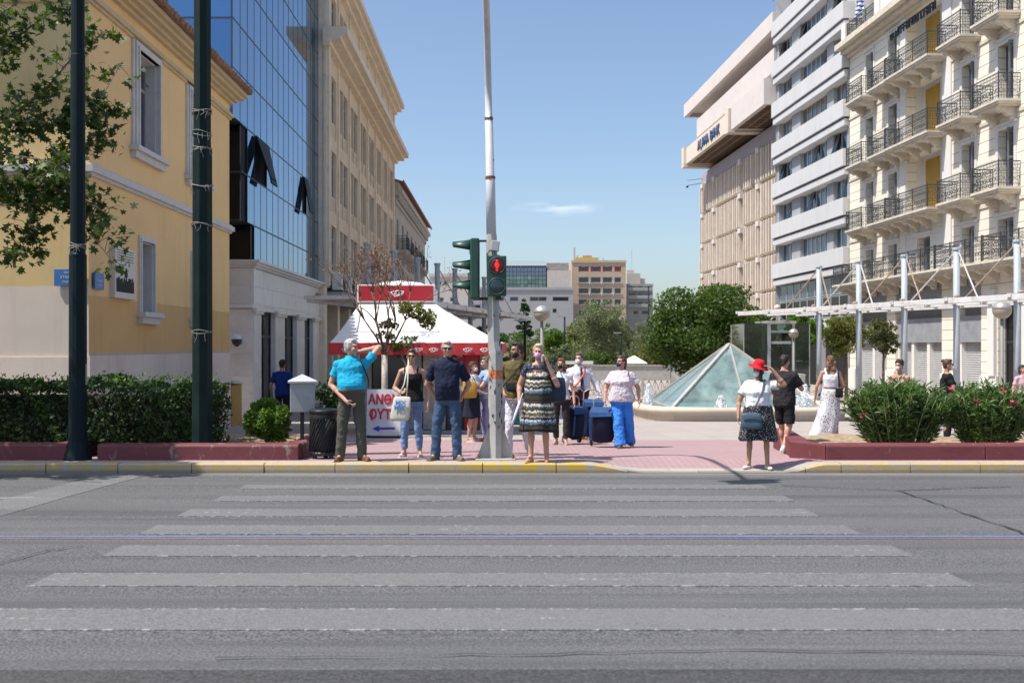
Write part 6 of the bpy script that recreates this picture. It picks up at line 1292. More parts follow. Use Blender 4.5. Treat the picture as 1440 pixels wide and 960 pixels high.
def lobed():   # five-lobed leaf outline
    o = []; 
    for k, (a, r) in enumerate(((-90, .12), (-58, .62), (-38, .42), (-15, .9), (12, .5), (38, .95), (62, .55), (90, 1.1), (118, .55), (142, .95), (168, .5), (195, .9), (218, .42), (238, .62))): o.append((r * math.cos(R(a)), r * math.sin(R(a)) + .35))
    return o
OL = np.array(lobed()) * .082; nv = len(OL); g2 = np.random.RandomState(3); Vs = []; 
for (p, d) in lp_:
    q = np.array(tuple(p)) + g2.normal(0, .085, 3); nrm = g2.normal(size=3) + np.array([0, -.5, .8]); nrm /= np.linalg.norm(nrm); a = np.cross(nrm, g2.normal(size=3)); a /= np.linalg.norm(a); b = np.cross(nrm, a); s = g2.uniform(.6, 1.35)
    pts = q + (OL[:, :1] * a + OL[:, 1:] * b) * s + nrm * (np.abs(OL[:, :1]) * -.25 * s); Vs.append(pts)
Vs = np.concatenate(Vs); Fs = np.arange(len(lp_) * nv).reshape(-1, nv)
inst('crown', npmesh('crown', Vs, Fs, leaf_('plane_leaf', (.02, .045, .01), (.085, .14, .028), .35, 2.)), pt)
E = [(2.2, -2.75, 5.0, 1.35, .8, .8), (1.0, -2.8, 4.6, 1.2, .8, .7), (-.6, -1.6, 7.4, 1.2, 1.0, .9)]
V, Q = leafset(clump_pts(E, 4200, 41, .35, 60, .3), .17, 41, 1.2); inst('crown', npmesh('crown', V, Q, bpy.data.materials['plane_leaf']), pt)
# ------------------------------------------------------------------ people
def skin_(name, col):
    m, t, b = nodes(name); v = coord(t); n1 = noise(t, v, 9, 4)
    setc(t, b, mixc(t, n1, [c * .86 for c in col], [min(1, c * 1.1) for c in col])); b.inputs['Roughness'].default_value = .55; b.inputs['Specular IOR Level'].default_value = .35
    b.inputs['Subsurface Weight'].default_value = .08; b.inputs['Subsurface Radius'].default_value = (.02, .008, .004); bump(t, b, noise(t, v, 70, 3), .12, .004); return m
sk_tan = skin_('tan_skin', (.42, .235, .16)); sk_fair = skin_('fair_skin', (.50, .30, .22)); sk_pink = skin_('pink_skin', (.52, .29, .21))
def hair_(name, col):
    m, t, b = nodes(name); n1 = noise(t, coord(t, (1, 1, .15)), 60, 4, .6); setc(t, b, mixc(t, n1, [c * .55 for c in col], [min(1, c * 1.35) for c in col])); b.inputs['Roughness'].default_value = .5; bump(t, b, n1, .7, .01); return m
hr_white = hair_('white_hair', (.55, .53, .5)); hr_grey = hair_('grey_hair', (.42, .40, .37)); hr_dark = hair_('dark_hair', (.025, .017, .013)); hr_brown = hair_('brown_hair', (.085, .042, .022)); hr_light = hair_('light_brown_hair', (.2, .11, .055)); hr_blond = hair_('blond_hair', (.55, .43, .27)); hr_salt = hair_('greying_hair', (.12, .11, .1))
dtx = bpy.data.textures.new('folds', 'CLOUDS'); dtx.noise_scale = .11; dtx.noise_depth = 2
htx = bpy.data.textures.new('locks', 'CLOUDS'); htx.noise_scale = .035; htx.noise_depth = 2
htx2 = bpy.data.textures.new('fine_folds', 'CLOUDS'); htx2.noise_scale = .045; htx2.noise_depth = 2
def soft(o, vox=.009, smooth=4, disp=0., tex=None):
    m = o.modifiers.new('skin', 'REMESH'); m.mode = 'VOXEL'; m.voxel_size = vox; m.use_smooth_shade = True
    if smooth: s = o.modifiers.new('smooth', 'SMOOTH'); s.iterations = smooth; s.factor = .5
    if disp: d = o.modifiers.new('folds', 'DISPLACE'); d.texture = tex or dtx; d.strength = disp; d.mid_level = .5; d.texture_coords = 'LOCAL'
    if disp and tex is None: d = o.modifiers.new('creases', 'DISPLACE'); d.texture = htx2; d.strength = disp * .45; d.mid_level = .5; d.texture_coords = 'LOCAL'
    return o
def loft(mb, secs, n=20, flat=True):       # (z, cx, cy, rx, ry)
    b = len(mb.v)
    for z, cx, cy, rx, ry in secs:
        for k in range(n):
            t = 2 * math.pi * k / n; c, s = math.cos(t), math.sin(t); e = .85
            mb.v.append((cx + rx * math.copysign(abs(c) ** e, c), cy + ry * math.copysign(abs(s) ** e, s), z))
    for i in range(len(secs) - 1):
        for k in range(n): k2 = (k + 1) % n; mb.f.append((b + i * n + k, b + i * n + k2, b + (i + 1) * n + k2, b + (i + 1) * n + k))
    mb.f.append(tuple(b + k for k in reversed(range(n)))); e = b + (len(secs) - 1) * n; mb.f.append(tuple(e + k for k in range(n))); return mb
def hand(mb, w, d, nrm, s, curl=.5, side=1, grip=0.):
    """palm, four unequal fingers with two bends and a thumb leaving the side of the palm"""
    d = Vector(d).normalized(); nrm = Vector(nrm); nrm = (nrm - d * nrm.dot(d)).normalized(); a = d.cross(nrm).normalized() * side; M = Matrix((a, nrm, d)).transposed()
    c = Vector(w) + d * .05 * s; mb.ell(c, (.04 * s, .017 * s, .055 * s), M, 12, 8); mb.cap_(Vector(w) - d * .02 * s, c, .025 * s, .026 * s)
    for k, L in enumerate((.07, .08, .075, .058)):
        p = c + d * .043 * s + a * ((.028, .0095, -.009, -.027)[k] * s); dd = (d * math.cos(curl * .6) + nrm * math.sin(curl * .6) + a * (.09 - .06 * k)).normalized(); q = p + dd * L * .48 * s; d2 = (d * math.cos(curl * 1.5 + grip) + nrm * math.sin(curl * 1.5 + grip)).normalized(); e = q + d2 * L * .34 * s; d3 = (d * math.cos(curl * 2.2 + grip * 1.6) + nrm * math.sin(curl * 2.2 + grip * 1.6)).normalized()
        mb.cap_(p, q, .0095 * s, .009 * s, 8); mb.cap_(q, e, .009 * s, .0085 * s, 8); mb.cap_(e, e + d3 * L * .26 * s, .0085 * s, .0075 * s, 8)
    p = c - d * .022 * s + a * .03 * s; q = p + (a * .75 + d * .7 + nrm * .35).normalized() * .04 * s; mb.cap_(p, q, .013 * s, .0115 * s, 8); mb.cap_(q, q + (d * .9 + a * .15 + nrm * (.25 + grip * .4)).normalized() * .032 * s, .011 * s, .009 * s, 8)
MALE = [(.455, .06, .05), (.49, .088, .063), (.53, .096, .068), (.575, .093, .066), (.62, .088, .064), (.67, .092, .067), (.72, .1, .07), (.77, .104, .066), (.805, .098, .056), (.83, .066, .045), (.85, .036, .036)]
FEM = [(.455, .062, .055), (.49, .092, .07), (.53, .1, .073), (.575, .09, .064), (.62, .077, .056), (.67, .08, .06), (.72, .087, .069), (.77, .088, .06), (.805, .084, .05), (.83, .055, .04), (.85, .03, .032)]
def person(label, px, D, rot, H, sp):
    x = sp.get('x', XD(px, D)); z0 = gz(x, D); rootz = z0 + sp.get('dz', 0)
    t = thing('person', label, 'person', (x, D, rootz), R(rot)); s = H / 1.75; fem = sp.get('fem', False); b = sp.get('b', 1.0); vox = sp.get('vox', .009); belly = sp.get('belly', 0.)
    prof = FEM if fem else MALE; sw = .098 if fem else .112
    J = dict(sL=(-sw * H, .0, .788 * H), sR=(sw * H, 0, .788 * H), eL=(-(sw + .05) * H, .03 * H, .635 * H), eR=((sw + .05) * H, .03 * H, .635 * H), wL=(-(sw + .06) * H, -.03 * H, .49 * H), wR=((sw + .06) * H, -.03 * H, .49 * H),
             hL=(-.052 * H, 0, .5 * H), hR=(.052 * H, 0, .5 * H), kL=(-.062 * H, -.015 * H, .28 * H), kR=(.062 * H, -.015 * H, .28 * H), aL=(-.068 * H, .015 * H, .045 * H), aR=(.068 * H, .015 * H, .045 * H))
    for k, v in sp.get('J', {}).items(): J[k] = tuple(c * H for c in v)
    J = {k: Vector(v) for k, v in J.items()}
    def tors(off, z0_, z1_, flare=0.):
        o = []
        zs = [q[0] for q in prof]; zz = [z0_] + [q for q in zs if z0_ < q < z1_] + [z1_]
        for z in zz:
            i = max(0, min(len(prof) - 2, next((k for k in range(len(prof) - 1) if prof[k + 1][0] >= z), len(prof) - 2))); u = (z - prof[i][0]) / (prof[i + 1][0] - prof[i][0]); u = min(1, max(0, u))
            rx = (prof[i][1] + (prof[i + 1][1] - prof[i][1]) * u); ry = (prof[i][2] + (prof[i + 1][2] - prof[i][2]) * u); g = b if z < .8 else 1 + (b - 1) * .4; bl = belly * math.exp(-((z - .62) / .07) ** 2) + (sp.get('bust', .018) if fem else 0) * math.exp(-((z - .715) / .035) ** 2)
            fl = flare * max(0, (.66 - z)) / .16
            o.append((z * H, 0, -bl * H * .5, rx * g * H + off + bl * H * .15 + fl, ry * g * H + off + bl * H * .5 + fl))
        return o
    body = MB(); loft(body, tors(-.012, .478, .85))
    for sd in 'LR': body.cap_(J['s' + sd] * 1.0, (0, .006 * H, .818 * H), .031 * H * (.92 if fem else 1), .034 * H)
    am = sp.get('arm', 1.0 if not fem else .88)
    for sd in 'LR':
        S, E_, W = J['s' + sd], J['e' + sd], J['w' + sd]; body.cap_(S, E_, .052 * s * am, .041 * s * am); body.cap_(E_, W, .041 * s * am, .026 * s); body.ell(E_.lerp(W, .28), (.043 * s * am,) * 3)
        sg = -1 if sd == 'L' else 1; dh = sp.get('hd' + sd); hn = sp.get('hn' + sd, (-sg, -.2, 0)); hand(body, W, dh or (W - E_), hn, s * (.92 if fem else 1.0), sp.get('curl' + sd, .45), -sg if not sp.get('flip' + sd) else sg, sp.get('grip' + sd, 0.))
        h_, K, A = J['h' + sd], J['k' + sd], J['a' + sd]; lg = sp.get('leg', 1.0); body.cap_(h_, K, .082 * s * lg * (b * .5 + .5), .055 * s * lg); body.cap_(K, A, .053 * s * lg, .036 * s); cf = K.lerp(A, .3); body.ell(cf + Vector((0, .018 * s, 0)), (.054 * s * lg, .056 * s * lg, .11 * s))
        fd = Vector(sp.get('f' + sd, (sg * .25, -1, 0))).normalized(); hl = A - fd * .035 * s; hl.z = A.z - .045 * H + .03 * s; toe = A + fd * .14 * s; toe.z = hl.z - .008 * s
        body.cap_(hl, toe, .032 * s, .026 * s); body.cap_(A, A.lerp(toe, .5) + Vector((0, 0, .01)), .036 * s, .028 * s)
    # head
    hy, hp, ht = sp.get('head', (0, 0, 0)); RH = Matrix.Rotation(R(hy), 3, 'Z') @ Matrix.Rotation(R(-hp), 3, 'X') @ Matrix.Rotation(R(ht), 3, 'Y'); hs = s * (sp.get('hs', 1.0) * .5 + .5) * (.93 if fem else .965)
    hc = Vector((0, -.012 * H, .93 * H)) + Vector(sp.get('hoff', (0, 0, 0))) * H
    def hp_(p): return hc + RH @ (Vector(p) * hs)
    def hell(mb, c, r): mb.ell(hp_(c), tuple(q * hs for q in r), RH)
    body.cap_((0, .012 * H, .83 * H), hp_((0, .02, -.05)), (.054 if not fem else .046) * s, (.052 if not fem else .045) * s)
    for c, r in (((0, .012, .022), (.073, .092, .098)), ((0, -.026, -.045), (.056, .064, .066)), ((0, -.066, -.092), (.026, .024, .02)), ((0, -.078, .028), (.048, .02, .014)), ((-.036, -.066, -.028), (.026, .026, .022)), ((.036, -.066, -.028), (.026, .026, .022)), ((0, -.084, -.062), (.026, .014, .012)), ((-.076, .006, -.012), (.011, .02, .031)), ((.076, .006, -.012), (.011, .02, .031))): hell(body, c, r)
    body.cap_(hp_((0, -.088, .012)), hp_((0, -.106, -.026)), .009 * hs, .0145 * hs, 8)
    soft(body.obj('body', sp.get('skin', sk_tan), t, True), vox if vox < .01 else .0105, 3)
    if sp.get('face', True):
        for sx_ in (-1, 1):
            m = MB(); hell(m, (sx_ * .031, -.083, .006), (.0125, .008, .0065)); m.obj('eye', M_EYE, t, True); m = MB(); m.cap_(hp_((sx_ * .016, -.093, .027)), hp_((sx_ * .046, -.085, .03)), .0045 * hs, .0035 * hs, 6); m.obj('eyebrow', sp.get('brow', sp.get('hairm', hr_dark)), t, True)
        m = MB(); hell(m, (0, -.0955, -.06), (.022, .0045, .0065)); m.obj('lips', M_LIP, t, True)
    # clothes
    for g in sp['wear']:
        k, mat = g[0], g[1]; o = g[2] if len(g) > 2 else {}; mb = MB(); nm = o.get('name', k)
        if k == 'shirt':
            loft(mb, tors(o.get('off', .016), o.get('hem', .5), o.get('neck', .838), o.get('flare', .0)))
            [mb.cap_(J['s' + sd], (0, .006 * H, .812 * H), .039 * H, .036 * H) for sd in 'LR']
            sl = o.get('sleeve', .62)
            for sd in 'LR':
                S, E_, W = J['s' + sd], J['e' + sd], J['w' + sd]; r0 = o.get('sr', .066) * s * am
                if sl <= 1: mb.cap_(S, S.lerp(E_, .1), r0 * .8, r0 * .86); mb.tube([S, S.lerp(E_, sl * .6), S.lerp(E_, sl)], [r0 * .8, r0 * .96, r0 * 1.02], 14)
                else: mb.cap_(S, E_, r0 * .8, r0 * .86); mb.tube([E_, E_.lerp(W, .5), E_.lerp(W, .97)], [r0 * .86, r0 * .8, r0 * .6], 14)
            soft(mb.obj(nm, mat, t), vox, 4, o.get('disp', .028))
            if o.get('collar'):
                c = MB(); c.lathe([(.082 * s, .828 * H), (.068 * s, .862 * H), (.076 * s, .86 * H), (.108 * s, .826 * H)], (0, .008, 0), 18, 1.05, .95, False); c.obj('collar', mat, t, True)
        elif k == 'tank':
            loft(mb, tors(.012, o.get('hem', .5), .77, o.get('flare', .0)))
            for sg in (-1, 1): mb.tube([(sg * .055 * H, -.05 * H, .76 * H), (sg * .06 * H, -.03 * H, .81 * H), (sg * .062 * H, .0, .838 * H), (sg * .06 * H, .035 * H, .80 * H), (sg * .055 * H, .05 * H, .75 * H)], o.get('strap', .014), 8)
            soft(mb.obj(nm, mat, t), vox, 3, .012)
        elif k == 'trousers':
            w0 = o.get('waist', .6); loft(mb, tors(.014, .462, w0)); lo = o.get('len', 1.0); wd = o.get('w', 1.0)
            for sd in 'LR':
                h_, K, A = J['h' + sd], J['k' + sd], J['a' + sd]; mb.cap_(h_, h_.lerp(K, .1), .09 * s * (b * .5 + .5), .088 * s * (b * .5 + .5))
                if lo <= .55: mb.tube([h_, h_.lerp(K, lo * 1.8)], [.09 * s * (b * .5 + .5), .085 * s * wd], 16)
                else:
                    e = K.lerp(A, (lo - .5) * 2) + Vector((0, 0, -.02 * s if lo >= 1 else 0)); mb.tube([h_, h_.lerp(K, .6), K, K.lerp(e, .5), e], [.09 * s * (b * .5 + .5), .077 * s * wd, max(.069, .068 * wd) * s, .066 * s * wd, .06 * s * wd * o.get('hemw', 1)], 16)
            soft(mb.obj(nm, mat, t), vox, 3, o.get('disp', .03))
            if o.get('belt'):
                c = MB(); q = tors(.022, w0 - .02, w0); loft(c, q); c.obj('belt', o['belt'], t, True)
        elif k == 'skirt':
            z1, z0_ = o.get('top', .62), o['hem']; q = tors(.018, z1 - .001, z1)[0]; rx, ry = q[3], q[4]; hx, hy_ = o.get('hx', .15) * H, o.get('hy', .125) * H; nf = o.get('folds', 9); am_ = o.get('amp', .06); sec = 16; n = 96; v = []; f = []; ph = o.get('ph', 0.); off = Vector(o.get('sweep', (0, 0, 0))) * H
            bx_ = tors(.02, .53, .531)[0]
            for i in range(sec + 1):
                u = i / sec; z = (z1 + (z0_ - z1) * u) * H; e = u ** o.get('pw', .75); ax, ay = rx + (hx - rx) * e, ry + (hy_ - ry) * e
                if z > .45 * H: ax = max(ax, bx_[3] * min(1, u * 4 + .7)); ay = max(ay, bx_[4] * min(1, u * 4 + .7))
                for k2 in range(n):
                    a = 2 * math.pi * k2 / n; fo_ = 1 + am_ * u * math.sin(nf * a + ph + 1.2 * math.sin(a * 2)); zz = z + .012 * u * math.sin(3 * a + ph) ; v.append((ax * fo_ * math.cos(a) + off.x * u * u, -q[2] * 0 + ay * fo_ * math.sin(a) + q[2] + off.y * u * u, zz + off.z * u * max(0, -math.cos(a))))
            for i in range(sec):
                for k2 in range(n): k3 = (k2 + 1) % n; f.append((i * n + k2, (i + 1) * n + k2, (i + 1) * n + k3, i * n + k3))
            f.append(tuple(range(n))); ob = mb.add(v, f).obj(nm, mat, t, True); so_ = ob.modifiers.new('thick', 'SOLIDIFY'); so_.thickness = .004
        elif k == 'shoes':
            for sd in 'LR':
                sg = -1 if sd == 'L' else 1; c = MB(); A = J['a' + sd]; fd = Vector(sp.get('f' + sd, (sg * .25, -1, 0))).normalized(); zb_ = A.z - .045 * H; hl = A - fd * .04 * s; toe = A + fd * .16 * s; hl.z = zb_ + .042 * s; toe.z = zb_ + .032 * s
                c.cap_(hl, toe, .042 * s, .034 * s, 12); c.cap_(hl + fd * .06 * s, A + Vector((0, 0, -.0)), .042 * s, .045 * s, 12); c.obox((hl + toe) / 2 + Vector((0, 0, -(hl.z + toe.z) / 2 + zb_ + .012)), (.078 * s, (toe - hl).length + .06 * s, .024), Matrix.Rotation(math.atan2(-fd.x, fd.y) , 3, 'Z'))
                soft(c.obj('shoe', mat, t), .008, 3)
        elif k == 'sandals':
            for sd in 'LR':
                sg = -1 if sd == 'L' else 1; c = MB(); A = J['a' + sd]; fd = Vector(sp.get('f' + sd, (sg * .25, -1, 0))).normalized(); zb_ = A.z - .045 * H; mid = A + fd * .055 * s; RZ = Matrix.Rotation(math.atan2(-fd.x, fd.y), 3, 'Z')
                c.ell((mid.x, mid.y, zb_ + .004), (.046 * s, .14 * s, .013), RZ, 16, 6)
                for q in (.075, .11): pc_ = A + fd * q * s; c.ell((pc_.x, pc_.y, zb_ + .028 * s), (.038 * s, .013, .03 * s), RZ, 12, 8)
                if o.get('back'): pc_ = A - fd * .01 * s; c.ell((pc_.x, pc_.y, zb_ + .055 * s), (.043 * s, .05 * s, .008), RZ, 12, 6)
                c.obj('sandal', mat, t, True)
        elif k == 'flats':
            for sd in 'LR':
                sg = -1 if sd == 'L' else 1; c = MB(); A = J['a' + sd]; fd = Vector(sp.get('f' + sd, (sg * .25, -1, 0))).normalized(); zb_ = A.z - .045 * H; mid = A + fd * .055 * s; RZ = Matrix.Rotation(math.atan2(-fd.x, fd.y), 3, 'Z'); c.ell((mid.x, mid.y, zb_ + .02), (.047 * s, .143 * s, .03), RZ, 16, 8); c.obj('shoe', mat, t, True)
        elif k == 'mask':
            c = MB(); hell(c, (0, -.072, -.055), (.052, .05, .05)); hell(c, (0, -.095, -.035), (.022, .028, .03)); ob = soft(c.obj('mask', mat, t), .006, 3)
            c = MB()
            for sg in (-1, 1): c.tube([hp_((sg * .05, -.06, -.035)), hp_((sg * .07, -.02, -.015)), hp_((sg * .08, .012, .012))], .002, 5); c.tube([hp_((sg * .05, -.055, -.075)), hp_((sg * .07, -.02, -.05)), hp_((sg * .08, .012, -.03))], .002, 5)
            c.obj('mask_loop', mat, t)
        elif k == 'sunglasses':
            c = MB()
            for sg in (-1, 1): hell(c, (sg * .033, -.093, .008), (.029, .008, .019)); c.tube([hp_((sg * .06, -.088, .013)), hp_((sg * .079, -.03, .012)), hp_((sg * .08, .01, .006))], .0035, 5)
            c.tube([hp_((-.015, -.1, .013)), hp_((.015, -.1, .013))], .004, 5); c.obj('sunglasses', mat, t, True)
        elif k == 'strap':
            c = MB(); pts = [Vector((p[0], p[1] - (.022 if p[1] < -.02 else 0), p[2])) * H for p in o['pts']]; c.tube(pts, o.get('r', .016), 6, True, .3); c.obj(nm, mat, t, True)
        elif k == 'tie':
            c = MB(); y_ = -(prof[6][2] * b * H + .03 + belly * H * .3); c.add([(-.02, y_ + .035, .83 * H), (.02, y_ + .035, .83 * H), (.028, y_ - .005, .7 * H), (.04, y_ - belly * H * .75, .6 * H), (0, y_ - belly * H * .8, .575 * H), (-.04, y_ - belly * H * .75, .6 * H), (-.028, y_ - .005, .7 * H)], [(0, 1, 2, 6), (6, 2, 3, 5), (5, 3, 4)]); ob = c.obj('tie', mat, t); so_ = ob.modifiers.new('s', 'SOLIDIFY'); so_.thickness = .012
        elif k == 'hat':
            c = MB(); c.lathe([(.165, 0), (.175, -.004), (.16, .006), (.1, .03), (.097, .07), (.085, .115), (.05, .132), (0.005, .134)], n=28, fn=lambda a, i: 1 + (.06 * math.sin(2 * a) if i < 3 else 0)); 
            TH = RH @ Matrix.Rotation(R(-8), 3, 'X') @ Matrix.Rotation(R(14), 3, 'Y'); c.v = [tuple(hp_((0, .01, .045)) + TH @ (Vector(q) * hs)) for q in c.v]; c.obj('hat', mat, t, True); 
    # hair
    hk = sp.get('hair'); hm = sp.get('hairm')
    if hk:
        c = MB(); hell(c, (0, .024, .036), (.083, .09, .098)); hell(c, (0, -.03, .1), (.058, .05, .03))
        if hk in ('short', 'curly'): hell(c, (0, .07, -.03), (.066, .04, .05))
        if hk == 'curly':
            g = random.Random(3)
            for q in range(26): a = g.uniform(0, 6.28); e = g.uniform(.1, 1.3); hell(c, (.085 * math.cos(a) * math.cos(e), .03 + .085 * math.sin(a) * math.cos(e), .05 + .09 * math.sin(e)), (.024, .024, .024))
        if hk in ('bob', 'long', 'wavy'):
            for sg in (-1, 1): c.cap_(hp_((sg * .068, .03, .03)), hp_((sg * .078, .035, -.1)), .03 * hs, .028 * hs)
            hell(c, (0, .065, -.06), (.08, .05, .09))
        if hk in ('long', 'wavy'):
            for sg in (-1, 0, 1): c.cap_(hp_((sg * .06, .07, -.05)), hp_((sg * .075, .085, -.22)), .042 * hs, .03 * hs)
        if hk == 'wavy': 
            for q in range(14): g = random.Random(q); hell(c, (g.uniform(-.1, .1), .06 + g.uniform(-.03, .05), g.uniform(-.2, .02)), (.035, .03, .04))
        if hk == 'side': c.cap_(hp_((.05, -.02, -.02)), hp_((.085, -.06, -.17)), .035 * hs, .03 * hs); c.cap_(hp_((.085, -.06, -.17)), hp_((.09, -.06, -.34)), .03 * hs, .018 * hs); hell(c, (0, .065, -.05), (.075, .045, .07))
        if hk == 'bun': hell(c, (0, .1, .09), (.045, .045, .045)); hell(c, (0, .06, -.03), (.066, .045, .05))
        if hk == 'tied': hell(c, (0, .09, -.02), (.04, .045, .05)); hell(c, (0, .06, -.02), (.068, .045, .05)); hell(c, (0, .1, -.09), (.03, .03, .07))
        if hk == 'beard': pass
        soft(c.obj('hair', hm, t), .0085, 2, .028 if hk != 'curly' else .02, htx)
        g = np.random.RandomState(int(px)); n = 420; u = g.normal(size=(n, 3)); u /= np.linalg.norm(u, axis=1)[:, None]; u[:, 2] = np.abs(u[:, 2]) * 1.1 - .15; u[:, 1] = np.where((u[:, 1] < -.55) & (u[:, 2] < .5), -u[:, 1], u[:, 1]); rad = np.array([.088, .096, .104]); cen = np.array([0, .022, .034]); q0 = cen + u * rad * g.uniform(.95, 1.03, (n, 1)); dn = np.array([0, .35, -1.0]) + g.normal(0, .5, (n, 3)); dn -= u * (dn * u).sum(1)[:, None]; dn /= np.linalg.norm(dn, axis=1)[:, None]; sd_ = np.cross(u, dn); Ls = g.uniform(.02, .05, (n, 1)) * (1.6 if hk in ('long', 'wavy', 'bob', 'side') else 1); q1 = q0 + dn * Ls + u * g.uniform(-.004, .012, (n, 1))
        VV = np.stack([q0 - sd_ * .0022, q0 + sd_ * .0022, q1 + sd_ * .0008, q1 - sd_ * .0008], 1).reshape(-1, 3); VV = np.array([tuple(hp_(p)) for p in VV]); inst('loose_hair', npmesh('loose_hair', VV, np.arange(n * 4).reshape(n, 4), hm), t)['kind'] = 'stuff'
    if sp.get('beard'):
        c = MB(); hell(c, (0, -.034, -.068), (.061, .066, .052)); hell(c, (0, -.07, -.1), (.034, .03, .028)); c.cap_(hp_((-.06, -.03, -.04)), hp_((-.07, -.005, .0)), .016 * hs, .012 * hs); c.cap_(hp_((.06, -.03, -.04)), hp_((.07, -.005, .0)), .016 * hs, .012 * hs); soft(c.obj('beard', hm, t), .007, 2, .014, htx)
    return t
M_EYE = M_('dark_eye', (.03, .02, .015), .2, .2, 4, 0); M_LIP = M_('lip', (.36, .14, .12), .5, .1, 4, 0); m_lensb = glass_('sunglass_lens', (.012, .012, .014), .06)
wm = cloth_('white_mask_cloth', (.72, .72, .72), .04, .2); pm_ = cloth_('pink_mask_cloth', (.62, .36, .55), .06, .25); bm_ = cloth_('black_mask_cloth', (.02, .02, .025), .1, .2); nm_ = cloth_('navy_mask_cloth', (.03, .05, .14), .1, .2)
def denim(name, col): 
    m, t, b = nodes(name); v = coord(t); n1 = noise(t, v, 4.5, 4, .6); c = mixc(t, ramp_(t, n1, .35, .7), [q * .7 for q in col], [q * 1.45 for q in col]); setc(t, b, c); b.inputs['Roughness'].default_value = .9; bump(t, b, math_(t, 'ADD', noise(t, coord(t, (1, 1, .5)), 13, 3), math_(t, 'MULTIPLY', noise(t, v, 300, 1), .1)), .6, .02); return m
def banded():
    m, t, b = nodes('banded_dress_print'); v = coord(t); s_ = N(t, 'SeparateXYZ'); t.links.new(v, s_.inputs[0]); d = math_(t, 'ADD', s_.outputs['Z'], math_(t, 'MULTIPLY', math_(t, 'SUBTRACT', noise(t, coord(t, (1, 1, .4)), 16, 5, .75), .5), .14)); u = math_(t, 'FRACT', math_(t, 'MULTIPLY', d, 2.3))
    rp = N(t, 'ValToRGB'); t.links.new(u, rp.inputs[0]); e = rp.color_ramp; e.interpolation = 'CONSTANT'; pal = [(0, (.012, .012, .014)), (.1, (.045, .03, .01)), (.19, (.01, .01, .012)), (.28, (.1, .17, .26)), (.36, (.55, .54, .52)), (.42, (.02, .02, .02)), (.5, (.4, .38, .34)), (.55, (.12, .1, .03)), (.64, (.6, .58, .55)), (.7, (.03, .025, .02)), (.77, (.14, .12, .045)), (.84, (.58, .56, .53)), (.93, (.05, .02, .02))]
    while len(e.elements) < len(pal): e.elements.new(.5)
    for q, (p, c) in zip(e.elements, pal): q.position = p; q.color = (*c, 1)
    k = ramp_(t, noise(t, v, 36, 4, .7), .5, .58, 0, .85); setc(t, b, mixc(t, k, rp.outputs[0], (.02, .02, .022))); b.inputs['Roughness'].default_value = .85; bump(t, b, noise(t, coord(t, (1, 1, .4)), 12, 2), .5, .02); return m
def spots(name, base, dots, sc, lo, hi):
    m, t, b = nodes(name); v = coord(t); c = base
    for k, col in enumerate(dots):
        vo = N(t, 'TexVoronoi'); vo.inputs['Scale'].default_value = sc * (1 + .17 * k); mp = N(t, 'Mapping'); mp.inputs['Location'].default_value = (k * 3.3, k * 1.7, k); t.links.new(v, mp.inputs[0]); t.links.new(mp.outputs[0], vo.inputs['Vector']); f = ramp_(t, vo.outputs['Distance'], lo, hi, 1, 0); c = mixc(t, f, c, col)
    setc(t, b, c); b.inputs['Roughness'].default_value = .88; bump(t, b, noise(t, coord(t, (1, 1, .5)), 12, 2), .45, .02); return m
def scaly():
    m, t, b = nodes('grey_reptile_print'); v = coord(t, (1, 1, .6)); vo = N(t, 'TexVoronoi'); vo.feature = 'DISTANCE_TO_EDGE'; vo.inputs['Scale'].default_value = 30; t.links.new(v, vo.inputs['Vector']); n_ = noise(t, v, 5, 4); f = math_(t, 'MULTIPLY', ramp_(t, vo.outputs['Distance'], .1, .22), ramp_(t, n_, .38, .58)); setc(t, b, mixc(t, f, (.58, .58, .6), (.06, .06, .065))); b.inputs['Roughness'].default_value = .85; bump(t, b, noise(t, coord(t, (1, 1, .3)), 9, 2), .6, .03); return m
jean_l = denim('light_denim', (.15, .24, .42)); jean_d = denim('dark_denim', (.045, .085, .16)); brownlea = M_('brown_leather', (.14, .055, .025), .5, .2, 12, .2); greylea = M_('taupe_suede', (.15, .125, .095), .8, .15, 14, .3); whitelea = M_('white_leather', (.62, .6, .58), .6, .08, 8, .1); beigelea = M_('nude_sandal', (.40, .24, .17), .6, .1)
black_c = cloth_('black_cloth', (.014, .014, .016)); navy_c = cloth_('navy_cloth', (.014, .018, .042)); white_c = cloth_('white_cloth', (.66, .66, .68), .05); darknavy = cloth_('dark_navy_skirt', (.016, .018, .035))

# 1 man in turquoise, hand behind his head
person('white-haired man in turquoise polo and grey trousers with one hand behind his head', 494, 14.38, 16, 1.76, dict(b=1.1, belly=.06, skin=sk_pink, hair='short', hairm=hr_white, head=(48, 2, 0), hs=1.04,
    J=dict(eR=(.235, .02, .93), wR=(.075, .08, .895), eL=(-.165, .03, .625), wL=(-.055, -.125, .495), aL=(-.088, .02, .045), aR=(.088, .0, .045), kL=(-.074, -.01, .28), kR=(.074, -.02, .28)), hdR=(-1, .25, .05), hnR=(0, -1, 0), curlR=.35, hdL=(.6, -.5, -.5), gripL=.6, fL=(-.45, -1, 0), fR=(.45, -1, 0),
    wear=[('trousers', cloth_('olive_grey_trousers', (.085, .082, .068)), dict(waist=.585, w=1.12, belt=brownlea)), ('shirt', cloth_('turquoise_pique', (.02, .36, .56), .08, .45), dict(hem=.575, sleeve=.58, sr=.07, collar=True, off=.018)), ('shoes', brownlea), ('strap', black_c, dict(pts=[(.06, -.05, .835), (.09, -.085, .76), (.13, -.06, .66), (.14, .0, .6)], r=.018))]))
